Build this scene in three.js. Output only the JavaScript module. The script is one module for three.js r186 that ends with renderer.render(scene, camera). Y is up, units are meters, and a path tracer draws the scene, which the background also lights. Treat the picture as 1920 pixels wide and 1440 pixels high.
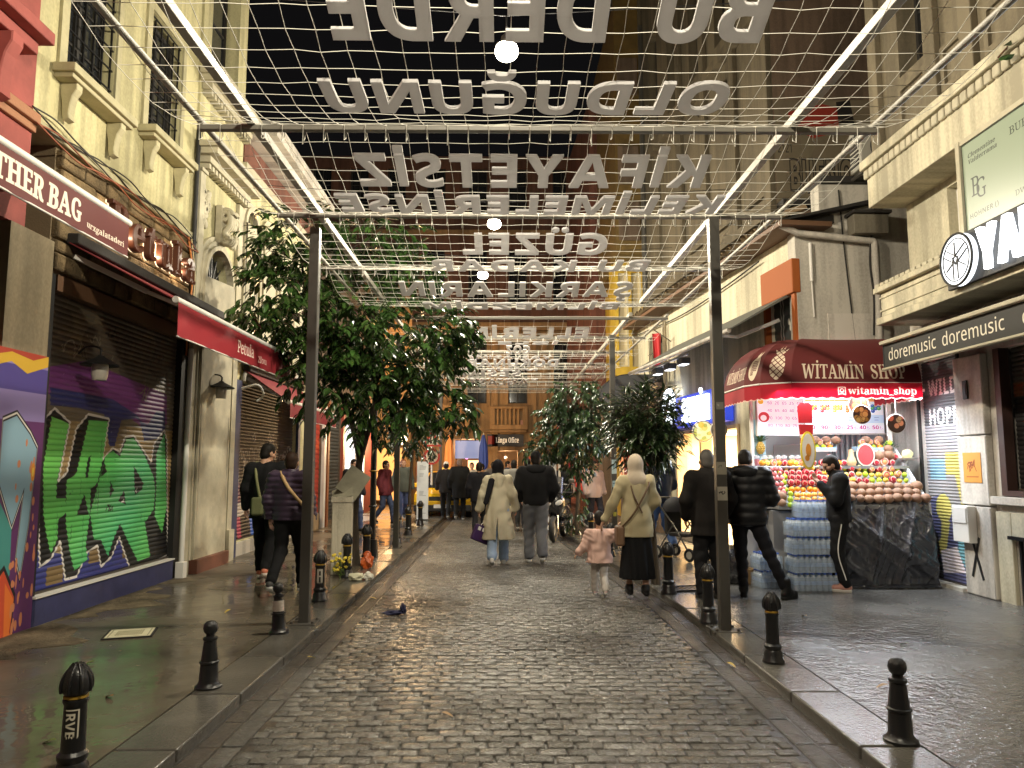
import * as THREE from 'three';
import { mergeGeometries, toCreasedNormals } from 'three/addons/utils/BufferGeometryUtils.js';
import { RoundedBoxGeometry } from 'three/addons/geometries/RoundedBoxGeometry.js';
import { TextGeometry } from 'three/addons/geometries/TextGeometry.js';
import { FontLoader } from 'three/addons/loaders/FontLoader.js';

// ---------- camera, sky, exposure ----------
const scene = new THREE.Scene();
const camera = new THREE.PerspectiveCamera(2 * Math.atan(720 / 1400) * 180 / Math.PI, 4 / 3, 0.1, 400);
camera.position.set(0, 1.65, 0);
camera.rotation.set(Math.atan(152 / 1400), -0.0115, 0, 'YXZ');
camera.updateMatrixWorld(true);
scene.background = new THREE.Color(0.0032, 0.003, 0.0032);        // night sky with a trace of city glow
const renderer = new THREE.WebGLRenderer({ antialias: true });
renderer.toneMapping = THREE.LinearToneMapping;
renderer.toneMappingExposure = 1.5;
renderer.shadowMap.enabled = true;

// ---------- helpers ----------
let seedN = 7;
const rnd = (a = 1, b) => { seedN = (seedN * 1664525 + 1013904223) >>> 0; const r = seedN / 4294967296; return b === undefined ? r * a : a + r * (b - a); };
const V = (x, y, z) => new THREE.Vector3(x, y, z);
const counts = {};
const numbered = (n) => { counts[n] = (counts[n] ?? -1) + 1; return counts[n] ? n + '_' + String(counts[n]).padStart(3, '0') : n; };
function uvm(g) {                                                 // uv in metres, by the dominant axis of the normal
  if (g.userData.uvm) return g;
  const p = g.attributes.position, n = g.attributes.normal, uv = new Float32Array(p.count * 2);
  for (let i = 0; i < p.count; i++) {
    const a = Math.abs(n.getX(i)), b = Math.abs(n.getY(i)), c = Math.abs(n.getZ(i)), x = p.getX(i), y = p.getY(i), z = p.getZ(i);
    if (b >= a && b >= c) { uv[i * 2] = x; uv[i * 2 + 1] = z; } else if (a >= c) { uv[i * 2] = z; uv[i * 2 + 1] = y; } else { uv[i * 2] = x; uv[i * 2 + 1] = y; }
  }
  g.setAttribute('uv', new THREE.BufferAttribute(uv, 2)); g.userData.uvm = true; return g;
}
const keep = (g) => { g.userData.uvm = true; return g; };
function M(name, g, m, parent, label) {                           // a named mesh under parent
  if (Array.isArray(g)) g = merge(g);
  uvm(g);
  const o = new THREE.Mesh(g, m); o.name = name; o.castShadow = o.receiveShadow = true;
  if (label) o.userData.label = label;
  parent.add(o); return o;
}
const MM = (name, list, m, parent) => list.map((g) => M(name, g, m, parent));      // separate pieces, each a part
function thing(name, label, category, pos = [0, 0, 0], turn = 0, group) {
  const o = new THREE.Group(); o.name = numbered(name); o.position.set(...pos); o.rotation.y = turn; scene.add(o);
  o.userData = { label, category }; if (group) o.userData.group = group;
  return o;
}
function struct(name, g, m) { const o = M(numbered(name), g, m, scene); o.userData = { kind: 'structure' }; return o; }
function copy(o, pos, turn, label, group) {
  const c = o.clone(); c.name = numbered(o.name.replace(/_\d{3}$/, '')); c.userData = { ...o.userData };
  if (pos) c.position.set(...pos); if (turn !== undefined) c.rotation.y = turn; if (label) c.userData.label = label; if (group) c.userData.group = group;
  scene.add(c); return c;
}
const merge = (a) => { const u = a.some((g) => !g.index); return mergeGeometries(a.map((g) => { uvm(g); let h = u && g.index ? g.toNonIndexed() : g.clone(); for (const k of Object.keys(h.attributes)) if (!['position', 'normal', 'uv', 'color'].includes(k)) h.deleteAttribute(k); return h; })); };
const mg = (a) => keep(merge(a));
const bx = (x0, x1, y0, y1, z0, z1) => new THREE.BoxGeometry(x1 - x0, y1 - y0, z1 - z0).translate((x0 + x1) / 2, (y0 + y1) / 2, (z0 + z1) / 2);
const rb = (x0, x1, y0, y1, z0, z1, r = 0.01) => new RoundedBoxGeometry(x1 - x0, y1 - y0, z1 - z0, 1, r).translate((x0 + x1) / 2, (y0 + y1) / 2, (z0 + z1) / 2);
const cy = (r0, r1, h, n = 14) => new THREE.CylinderGeometry(r1, r0, h, n).translate(0, h / 2, 0);
function bar(a, b, r, n = 6, r2 = r) {                            // round bar from a to b
  const d = b.clone().sub(a), g = new THREE.CylinderGeometry(r2, r, d.length(), n);
  return g.applyQuaternion(new THREE.Quaternion().setFromUnitVectors(V(0, 1, 0), d.normalize())).translate((a.x + b.x) / 2, (a.y + b.y) / 2, (a.z + b.z) / 2);
}
function sq(a, b, w, h) {                                         // square bar from a to b
  const d = b.clone().sub(a), L = d.length(), g = new THREE.BoxGeometry(w, h, L), m = new THREE.Matrix4().lookAt(a, b, Math.abs(d.y) > 0.95 * L ? V(0, 0, 1) : V(0, 1, 0));
  return g.applyMatrix4(m).translate((a.x + b.x) / 2, (a.y + b.y) / 2, (a.z + b.z) / 2);
}
const tube = (pts, r, n = 24, k = 6) => new THREE.TubeGeometry(new THREE.CatmullRomCurve3(pts), n, r, k, false);
const lathe = (pts, n = 20) => toCreasedNormals(new THREE.LatheGeometry(pts.map(([r, y]) => new THREE.Vector2(r, y)), n), 0.7);
function shape(pts) { const s = new THREE.Shape(); pts.forEach(([x, y], i) => i ? s.lineTo(x, y) : s.moveTo(x, y)); s.closePath(); return s; }
const rectPts = (x0, x1, y0, y1) => [[x0, y0], [x1, y0], [x1, y1], [x0, y1]];
function archPts(x0, x1, y0, y1, n = 12) {                        // rectangle closed by a round arch, y1 = crown
  const r = (x1 - x0) / 2, p = [[x0, y0], [x1, y0]];
  for (let i = 0; i <= n; i++) { const a = Math.PI * i / n; p.push([(x0 + x1) / 2 + r * Math.cos(a), y1 - r + r * Math.sin(a)]); }
  return p;
}
function ext(pts, z0, z1, holes = [], bevel = 0) {
  const s = shape(pts); for (const h of holes) s.holes.push(new THREE.Path(h.map(([x, y]) => new THREE.Vector2(x, y))));
  const g = new THREE.ExtrudeGeometry(s, { depth: z1 - z0 - 2 * bevel, bevelEnabled: bevel > 0, bevelThickness: bevel, bevelSize: bevel, bevelOffset: -bevel, bevelSegments: 1, curveSegments: 8 });
  return g.translate(0, 0, z0 + bevel);
}
const prof = (zy, x0, x1) => ext(zy.map(([z, y]) => [-z, y]), x0, x1).rotateY(Math.PI / 2);   // a (z, y) profile run along x
function canvasTex(w, h, draw, srgb = true) {
  const c = document.createElement('canvas'); c.width = w; c.height = h; const x = c.getContext('2d'); draw(x, w, h);
  const t = new THREE.CanvasTexture(c); if (srgb) t.colorSpace = THREE.SRGBColorSpace; return t;
}
// a flat print: a thin plate whose front face carries the canvas over its whole width
function plate(w, h, d = 0.012) { const g = new THREE.BoxGeometry(w, h, d); return keep(g); }
function printed(tex, o = {}) { return new THREE.MeshStandardMaterial({ map: tex, roughness: 0.55, ...o }); }

// ---------- noise textures (tileable value noise) ----------
function noiseTex(size, octaves, fn, seed = 1, color = false) {
  const hash = (x, y, s) => { let h = (x * 374761393 + y * 668265263 + s * 974634537) | 0; h = Math.imul(h ^ (h >>> 13), 1274126177); return ((h ^ (h >>> 16)) >>> 0) / 4294967296; };
  const data = new Uint8Array(size * size * 4);
  for (let y = 0; y < size; y++) for (let x = 0; x < size; x++) {
    const v = octaves.map(([f, k]) => {
      const fx = x / size * f, fy = y / size * (k || f), ix = Math.floor(fx), iy = Math.floor(fy), u = fx - ix, w = fy - iy, s = u * u * (3 - 2 * u), t = w * w * (3 - 2 * w), q = k || f;
      const a = hash(ix, iy, seed + f), b = hash((ix + 1) % f, iy, seed + f), c = hash(ix, (iy + 1) % q, seed + f), d = hash((ix + 1) % f, (iy + 1) % q, seed + f);
      return (a + (b - a) * s) * (1 - t) + (c + (d - c) * s) * t;
    });
    const r = fn(v), i = (y * size + x) * 4;
    if (Array.isArray(r)) { for (let c = 0; c < 3; c++) data[i + c] = Math.max(0, Math.min(255, r[c] * 255)); } else data[i] = data[i + 1] = data[i + 2] = Math.max(0, Math.min(255, r * 255));
    data[i + 3] = 255;
  }
  const t = new THREE.DataTexture(data, size, size); t.wrapS = t.wrapT = THREE.RepeatWrapping; t.magFilter = t.minFilter = THREE.LinearFilter;
  if (color) t.colorSpace = THREE.SRGBColorSpace; t.needsUpdate = true; return t;
}
const rep = (t, metres, my) => { const c = t.clone(); c.repeat.set(1 / metres, 1 / (my || metres)); return c; };
const T = {
  fine: noiseTex(512, [[32], [64], [128], [256]], (v) => 0.4 * v[0] + 0.3 * v[1] + 0.2 * v[2] + 0.1 * v[3], 3),
  coarse: noiseTex(256, [[4], [9], [18], [40]], (v) => 0.45 * v[0] + 0.28 * v[1] + 0.17 * v[2] + 0.1 * v[3], 11),
  mottle: noiseTex(512, [[5], [11], [29], [90]], (v) => 0.72 + 0.28 * (0.4 * v[0] + 0.3 * v[1] + 0.2 * v[2] + 0.1 * v[3]), 23, true),
  grime: noiseTex(512, [[3, 2], [24, 3], [60, 5], [160]], (v) => { const d = 0.3 * v[0] + 0.35 * v[1] + 0.2 * v[2] + 0.15 * v[3]; return 0.76 + 0.24 * Math.min(1, Math.max(0, (d - 0.25) * 2.6)); }, 31, true),
  wet: noiseTex(512, [[4], [8], [17], [60]], (v) => { const d = 0.5 * v[0] + 0.28 * v[1] + 0.14 * v[2] + 0.08 * v[3]; return 0.07 + 0.42 * Math.min(1, Math.max(0, (d - 0.36) * 3.2)); }, 47),
  setts: noiseTex(512, [[16], [40], [100], [220]], (v) => 0.35 * v[0] + 0.3 * v[1] + 0.2 * v[2] + 0.15 * v[3], 53),
  cracked: noiseTex(512, [[6], [14], [40], [120]], (v) => { const d = 0.45 * v[0] + 0.3 * v[1] + 0.15 * v[2] + 0.1 * v[3]; return [0.35 + 0.65 * d, 0.33 + 0.6 * d, 0.28 + 0.55 * d]; }, 71, true),
};
const lin = (r, g, b) => new THREE.Color().setRGB(r, g, b);
function mat(r, g, b, rough = 0.7, o = {}) {                      // plain material with fine relief
  const m = new THREE.MeshStandardMaterial({ color: lin(r, g, b), roughness: rough });
  const { bump, bs = 0.003, map, mr, ...rest } = o;
  if (bump) { m.bumpMap = bump; m.bumpScale = bs; } if (map) m.map = map; Object.assign(m, rest); return m;
}
function phys(r, g, b, rough, o = {}) { const m = new THREE.MeshPhysicalMaterial({ color: lin(r, g, b), roughness: rough }); Object.assign(m, o); return m; }
const glow = (r, g, b, k, o = {}) => { const m = new THREE.MeshStandardMaterial({ color: lin(r * 0.8, g * 0.8, b * 0.8), roughness: 0.5, emissive: lin(r, g, b), emissiveIntensity: k }); Object.assign(m, o); return m; };
const fineB = rep(T.fine, 0.5), coarseB = rep(T.coarse, 1.2), mott = rep(T.mottle, 1.7), grime = rep(T.grime, 2.6, 3.4);
const X = {
  yellow: mat(0.58, 0.53, 0.3, 0.85, { bump: coarseB, bs: 0.006, map: grime }),
  yellow2: mat(0.62, 0.57, 0.33, 0.85, { bump: coarseB, bs: 0.006, map: grime }),
  cream: mat(0.6, 0.55, 0.4, 0.85, { bump: coarseB, bs: 0.006, map: grime }),
  pink: mat(0.42, 0.1, 0.085, 0.8, { bump: coarseB, bs: 0.006, map: mott }),
  trim: mat(0.62, 0.57, 0.42, 0.75, { bump: fineB, bs: 0.002, map: mott }),
  trimY: mat(0.57, 0.52, 0.32, 0.8, { bump: fineB, bs: 0.002, map: mott }),
  beige: mat(0.27, 0.22, 0.14, 0.85, { bump: coarseB, bs: 0.006, map: grime }),
  brown: mat(0.16, 0.11, 0.075, 0.85, { bump: coarseB, bs: 0.006, map: grime }),
  redbrick: mat(0.16, 0.06, 0.04, 0.9, { bump: fineB, bs: 0.006, map: grime }),
  ochre: mat(0.3, 0.18, 0.08, 0.8, { bump: coarseB, bs: 0.005, map: grime }),
  grey: mat(0.5, 0.47, 0.41, 0.85, { bump: coarseB, bs: 0.006, map: grime }),
  plaster: mat(0.56, 0.52, 0.46, 0.8, { bump: coarseB, bs: 0.005, map: grime }),
  rock: mat(0.42, 0.32, 0.17, 0.95, { bump: rep(T.setts, 0.9), bs: 0.03, map: rep(T.cracked, 1.6) }),
  steel: mat(0.09, 0.085, 0.075, 0.42, { metalness: 0.35, bump: fineB, bs: 0.0006 }),
  steelB: mat(0.5, 0.48, 0.42, 0.38, { metalness: 0.25, bump: fineB, bs: 0.0006 }),
  iron: mat(0.012, 0.012, 0.013, 0.32, { bump: fineB, bs: 0.0015 }),
  black: mat(0.012, 0.012, 0.012, 0.6),
  dark: mat(0.02, 0.018, 0.016, 0.75, { bump: fineB, bs: 0.002 }),
  glass: phys(0.02, 0.022, 0.025, 0.06, { clearcoat: 0.6 }),
  pane: phys(0.96, 0.97, 0.97, 0.02, { transmission: 1, thickness: 0 }),
  shutter: mat(0.1, 0.085, 0.07, 0.45, { metalness: 0.5 }),
  white: mat(0.75, 0.73, 0.68, 0.5),
  wood: mat(0.12, 0.06, 0.03, 0.6, { bump: rep(T.grime, 0.6), bs: 0.003 }),
  rope: mat(0.7, 0.66, 0.52, 0.7),
  chrome: mat(0.75, 0.75, 0.78, 0.2, { metalness: 1 }),
  rubber: mat(0.012, 0.012, 0.013, 0.7),
};
// pointed leaf, folded along its midrib and drooping
function leafGeo(L, W) {
  const p = [], idx = [], n = 5;
  for (let i = 0; i <= n; i++) { const t = i / n, w = W / 2 * Math.pow(Math.sin(Math.PI * Math.pow(t, 0.8)), 0.9) * (i && i < n ? 1 : 0.05), y = -0.18 * L * t * t; p.push(-w, y + w * 0.35, L * t, 0, y, L * t, w, y + w * 0.35, L * t); }
  for (let i = 0; i < n; i++) { const a = i * 3; idx.push(a, a + 3, a + 1, a + 1, a + 3, a + 4, a + 1, a + 4, a + 2, a + 2, a + 4, a + 5); }
  const g = new THREE.BufferGeometry(); g.setAttribute('position', new THREE.Float32BufferAttribute(p, 3)); g.setIndex(idx); g.computeVertexNormals(); return uvm(g);
}
// ---------- ground ----------
const KL = -1.78;                                                   // left kerb line, straight
const kerbR = (d) => d < 8.5 ? 1.97 : Math.max(1.0, 1.97 - (d - 8.5) * 0.062);   // right kerb draws in
{
  const g = new THREE.PlaneGeometry(300, 300).rotateX(-Math.PI / 2).translate(0, -0.09, -60);
  struct('ground', g, mat(0.04, 0.037, 0.033, 0.6, { bump: coarseB, bs: 0.01 }));
}
const roadRoot = new THREE.Group(); roadRoot.name = 'road'; roadRoot.userData = { kind: 'structure' }; roadRoot.position.y = 0.045; scene.add(roadRoot);
const bedM = mat(0.035, 0.032, 0.027, 0.35, { bump: rep(T.setts, 0.5), bs: 0.006 });
M('road_bed', bx(-1.8, 2.0, -0.08, -0.014, -40, 6), bedM, roadRoot);
{ // basalt setts in courses across the road: each its own block, worn and wet
  const settM = [0, 1, 2, 3, 4, 5].map((k) => mat(0.09 + 0.018 * k, 0.087 + 0.017 * k, 0.079 + 0.015 * k, [0.28, 0.15, 0.22, 0.16, 0.24, 0.18][k], { bump: rep(T.setts, 0.55 + 0.07 * k), bs: 0.016, map: rep(T.mottle, 0.9) }));
  const cw = 0.168, cd = 0.1, gap = 0.008;
  const settGeo = [];
  for (let k = 0; k < 9; k++) {
    const w = cw - gap, l = cd - gap, g = new RoundedBoxGeometry(w, 0.07, l, 1, 0.01), p = g.attributes.position;
    const tx = rnd(-0.02, 0.02), tz = rnd(-0.02, 0.02), s = [rnd(-0.006, 0.006), rnd(-0.006, 0.006), rnd(-0.005, 0.005), rnd(-0.005, 0.005)];
    for (let i = 0; i < p.count; i++) { const x = p.getX(i), z = p.getZ(i); if (p.getY(i) > 0) p.setY(i, p.getY(i) + x * tx + z * tz); p.setX(i, x + (x > 0 ? s[0] : s[1])); p.setZ(i, z + (z > 0 ? s[2] : s[3])); }
    g.computeVertexNormals(); settGeo.push(toCreasedNormals(g, 0.9)); uvm(settGeo[k]); const uv = settGeo[k].attributes.uv, ox = rnd(), oy = rnd(); for (let i = 0; i < uv.count; i++) uv.setXY(i, uv.getX(i) + ox, uv.getY(i) + oy);
  }
  const tone = (x, z) => { const v = 2.5 + 1.5 * Math.sin(x * 1.3 + Math.sin(z * 0.9) * 2) * Math.sin(z * 1.1 + x * 0.7) + 1.0 * Math.sin(x * 3.1 - z * 2.3) + rnd(-1.3, 1.3); return Math.max(0, Math.min(5, Math.round(v))); };
  const far = settGeo.map(() => []); let nNear = 0;
  for (let r = 0; r < 390; r++) {
    const z = -3.4 - r * cd, d = -z, x1 = kerbR(d) - 0.3, x0 = KL + 0.29, off = (r % 2) * cw / 2 + rnd(-0.03, 0.03);
    for (let x = x0 + off - cw; x < x1; x += cw) {
      const xa = Math.max(x, x0), xb = Math.min(x + cw, x1); if (xb - xa < 0.07) continue;
      const k = Math.floor(rnd(9)), cx = (xa + xb) / 2, y = -0.035 + rnd(-0.0035, 0.0035), sx = (xb - xa - gap) / (cw - gap), dz = rnd(-0.006, 0.006);
      if (d > 3.95 && nNear < 298) {
        const o = M('sett', settGeo[k], settM[tone(cx, z)], roadRoot); o.position.set(cx, y + 0.006 * Math.sin(cx * 2.1 + z), z + dz); o.rotation.y = rnd(-0.02, 0.02); o.scale.x = sx; nNear++;
      } else { far[k].push([tone(cx, z), new THREE.Matrix4().compose(V(cx, y, z + dz), new THREE.Quaternion().setFromEuler(new THREE.Euler(0, rnd(-0.02, 0.02), 0)), V(sx, 1, 1))]); }
    }
  }
  far.forEach((list, k) => {
    const im = new THREE.InstancedMesh(settGeo[k], settM[4], list.length); list.forEach(([t, m], i) => { im.setMatrixAt(i, m); const q = (0.085 + 0.017 * t) / 0.153; im.setColorAt(i, new THREE.Color(q, q, q)); });
    im.name = 'distant_setts'; im.userData = { kind: 'stuff' }; im.receiveShadow = true; roadRoot.add(im);
  });
  // two runner courses of long stones along each kerb
  const wetM = mat(0.07, 0.063, 0.055, 0.09, { bump: rep(T.setts, 0.7), bs: 0.014 });
  const runG = new RoundedBoxGeometry(0.13, 0.07, 0.42, 1, 0.012); uvm(runG);
  for (let d = 3; d < 34; d += 0.43) for (const s of [0, 1]) for (const q of [0, 1]) {
    const x = s ? kerbR(d) - 0.075 - q * 0.14 : KL + 0.075 + q * 0.14, o = M('gutter_stone', runG, q ? settM[(Math.floor(d * 7) + q) % 3] : wetM, roadRoot);
    o.position.set(x, -0.04 - 0.006 * (1 - q) + rnd(-0.003, 0.003), -d - rnd(0.02)); o.rotation.y = s && d > 8.5 ? -0.062 * -1 : 0;
    if (nNear++ > 420) break;
  }
}
// pavements: a wet slab each, kerb stones as parts
const pavM = mat(0.14, 0.12, 0.088, 0.85, { roughnessMap: rep(T.wet, 5.5), bump: rep(T.coarse, 1.6), bs: 0.006, map: rep(T.mottle, 3.1) });
const pavR = mat(0.15, 0.146, 0.14, 0.6, { roughnessMap: rep(T.wet, 4.1), bump: rep(T.setts, 1.1), bs: 0.009, map: rep(T.mottle, 2.7) });
const kerbM = [0, 1].map((k) => mat(0.13 - 0.02 * k, 0.122 - 0.02 * k, 0.105 - 0.02 * k, 0.2 + 0.08 * k, { bump: fineB, bs: 0.002, map: mott }));
const pavL = new THREE.Group(); pavL.name = 'pavement'; pavL.userData = { kind: 'structure' }; scene.add(pavL);
M('paving', bx(-6, KL - 0.36, -0.08, 0.1, -36, 6), pavM, pavL);
{ // dry, worn mortar strip along the foot of the left wall
  const p = []; for (let i = 0; i <= 40; i++) { const d = 4.4 + i * 0.155; p.push([-4.0 + 0.28 * Math.sin(i * 0.5) + 0.14 * Math.sin(i * 1.7) + rnd(-0.07, 0.07) - 0.28 * Math.pow(i / 40, 2), d]); } p.push([-4.5, 10.6], [-4.5, 4.4]);
  M('mortar_strip', ext(p, 0, 0.004).rotateX(-Math.PI / 2).translate(0, 0.1, 0), mat(0.27, 0.25, 0.2, 0.85, { bump: rep(T.setts, 0.8), bs: 0.02, map: rep(T.cracked, 1.3) }), pavL);
}
const pavRg = new THREE.Group(); pavRg.name = 'pavement_001'; pavRg.userData = { kind: 'structure' }; scene.add(pavRg);
{
  const pts = [[0, 6]]; const prof = []; for (let d = -6; d <= 36; d += 1.5) prof.push([kerbR(d) + 0.36, d]);
  const g = ext([...prof, [8, 36], [8, -6]], 0, 0.18).rotateX(-Math.PI / 2).translate(0, -0.08, 0);
  M('paving', g, pavR, pavRg);
  const kg = new RoundedBoxGeometry(0.35, 0.2, 0.985, 1, 0.015);
  for (let d = 2.3; d < 30; d += 1) {
    const o = M('kerb_stone', kg, kerbM[Math.floor(rnd(2))], pavL); o.position.set(KL - 0.178, 0.005 + rnd(-0.004, 0.004), -d - 0.5);
    const x = (kerbR(d) + kerbR(d + 1)) / 2, p = M('kerb_stone', kg, kerbM[Math.floor(rnd(2))], pavRg); p.position.set(x + 0.178, 0.005 + rnd(-0.004, 0.004), -d - 0.5); p.rotation.y = Math.atan2(kerbR(d) - kerbR(d + 1), 1);
  }
}
// ---------- left side of the street: local x = distance down the street, y up, z out towards the road ----------
const LX = -4.58, LT = Math.PI / 2;
const left = (name, label, cat) => thing(name, label, cat, [LX, 0, 0], LT);
function windowIn(b, x0, x1, y0, y1, z, o = {}) {                 // a sash window set back in its opening
  const fw = o.fw || 0.06, fm = o.frame || X.dark, f = [bx(x0, x0 + fw, y0, y1, z - 0.06, z), bx(x1 - fw, x1, y0, y1, z - 0.06, z), bx(x0 + fw, x1 - fw, y1 - fw, y1, z - 0.06, z), bx(x0 + fw, x1 - fw, y0, y0 + fw, z - 0.06, z)];
  const nx = o.nx ?? 2, ny = o.ny ?? 3;
  for (let i = 1; i < nx; i++) { const x = x0 + (x1 - x0) * i / nx; f.push(bx(x - 0.022, x + 0.022, y0 + fw, y1 - fw, z - 0.055, z - 0.006)); }
  for (let i = 1; i < ny; i++) { const y = y0 + (y1 - y0) * i / ny; f.push(bx(x0 + fw, x1 - fw, y - 0.018, y + 0.018, z - 0.05, z - 0.009)); }
  const w = M('window', f, fm, b);
  M('pane', bx(x0 + 0.01, x1 - 0.01, y0 + 0.01, y1 - 0.01, z - 0.04, z - 0.03), o.glass || X.glass, w);
  return w;
}
function archWindow(b, x0, x1, y0, y1, z, o = {}) {
  const fw = o.fw || 0.05, fm = o.frame || X.dark, inner = archPts(x0 + fw, x1 - fw, y0 + fw, y1 - fw), w = M('window', mg([ext(archPts(x0, x1, y0, y1), z - 0.06, z, [inner]), ...[1, 2].slice(0, o.nx ?? 1).map((i) => { const x = x0 + (x1 - x0) * i / ((o.nx ?? 1) + 1); return bx(x - 0.015, x + 0.015, y0 + fw, y1 - fw - 0.03, z - 0.055, z - 0.01); }), ...[1, 2, 3].map((i) => bx(x0 + fw, x1 - fw, y0 + (y1 - y0 - (x1 - x0) / 2) * i / 3 - 0.015, y0 + (y1 - y0 - (x1 - x0) / 2) * i / 3 + 0.015, z - 0.052, z - 0.012))]), fm, b);
  M('pane', ext(archPts(x0 + 0.01, x1 - 0.01, y0 + 0.01, y1 - 0.01), z - 0.045, z - 0.035), o.glass || X.glass, w);
  return w;
}
function grille(b, x0, x1, y0, y1, z, nx, ny, m = X.iron) {
  const g = []; for (let i = 0; i <= nx; i++) { const x = x0 + (x1 - x0) * i / nx; g.push(bx(x - 0.009, x + 0.009, y0, y1, z - 0.018, z)); }
  for (let i = 0; i <= ny; i++) { const y = y0 + (y1 - y0) * i / ny; g.push(bx(x0 - 0.02, x1 + 0.02, y - 0.009, y + 0.009, z + 0.001, z + 0.014)); }
  return M('window_grille', g, m, b);
}
const bracketPts = [[0, 0], [0.17, 0], [0.17, -0.06], [0.13, -0.13], [0.11, -0.22], [0.1, -0.32], [0.11, -0.38], [0.05, -0.4], [0.03, -0.33], [0.02, -0.2], [0, -0.1]];
const bracketG = ext(bracketPts, -0.055, 0.055, [], 0.008).rotateY(-Math.PI / 2);           // profile stands out along +z
function sillWithBrackets(b, x0, x1, y, m) {
  M('window_sill', mg([rb(x0, x1, y - 0.09, y, 0.003, 0.24), rb(x0 + 0.04, x1 - 0.04, y - 0.14, y - 0.092, 0.003, 0.2)]), m, b);
  for (const x of [x0 + 0.22, x1 - 0.2]) M('sill_bracket', bracketG, m, b).position.set(x, y - 0.143, 0.002);
}
function shutterThing(parent, name, x0, x1, y0, y1, z, n, tex, opt = {}) {                  // roller shutter of curved slats, the print runs over them
  const g = parent ? new THREE.Group() : null; const w = x1 - x0, h = (y1 - y0) / n, m = new THREE.MeshStandardMaterial({ map: tex, roughness: 0.5 });
  g.name = name; parent.add(g);
  for (let i = 0; i < n; i++) {
    const s = new THREE.PlaneGeometry(w, h, 1, 6), p = s.attributes.position, uv = s.attributes.uv;
    for (let k = 0; k < p.count; k++) { const t = p.getY(k) / h + 0.5; p.setZ(k, (opt.bulge || 0.011) * Math.pow(Math.max(0, Math.sin(Math.PI * Math.max(0, Math.min(1, t * 1.12)))), 0.7) * (t < 0.9 ? 1 : 0)); uv.setY(k, (i + uv.getY(k)) / n); }
    s.computeVertexNormals(); const o = M('slat', keep(s), m, g); o.position.set((x0 + x1) / 2, y0 + (i + 0.5) * h, z);
  }
  M('bottom_rail', bx(x0, x1, y0 - 0.03, y0 + 0.002, z - 0.01, z + 0.035), X.shutter, g);
  return g;
}
const poly = (c, s) => { c.beginPath(); s.split(' ').forEach((q, i) => { const [x, y] = q.split(',').map(Number); i ? c.lineTo(x, y) : c.moveTo(x, y); }); c.closePath(); };
function speckle(c, w, h, n, cols, r0, r1, a = 0.3) { for (let i = 0; i < n; i++) { c.globalAlpha = rnd(0.3, 1) * a; c.fillStyle = cols[Math.floor(rnd(cols.length))]; c.beginPath(); c.ellipse(rnd(w), rnd(h), rnd(r0, r1), rnd(r0, r1), rnd(3), 0, 7); c.fill(); } c.globalAlpha = 1; }
function scrawl(c, x, y, s, n, col, lw) { c.strokeStyle = col; c.lineWidth = lw; c.lineJoin = c.lineCap = 'round'; c.beginPath(); c.moveTo(x, y); for (let i = 0; i < n; i++) c.bezierCurveTo(x + rnd(s), y - rnd(-s, s), x + rnd(-0.3 * s, s), y + rnd(-s, s), x += rnd(0.2 * s, 0.5 * s), y + rnd(-0.6 * s, 0.6 * s)); c.stroke(); }

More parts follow.
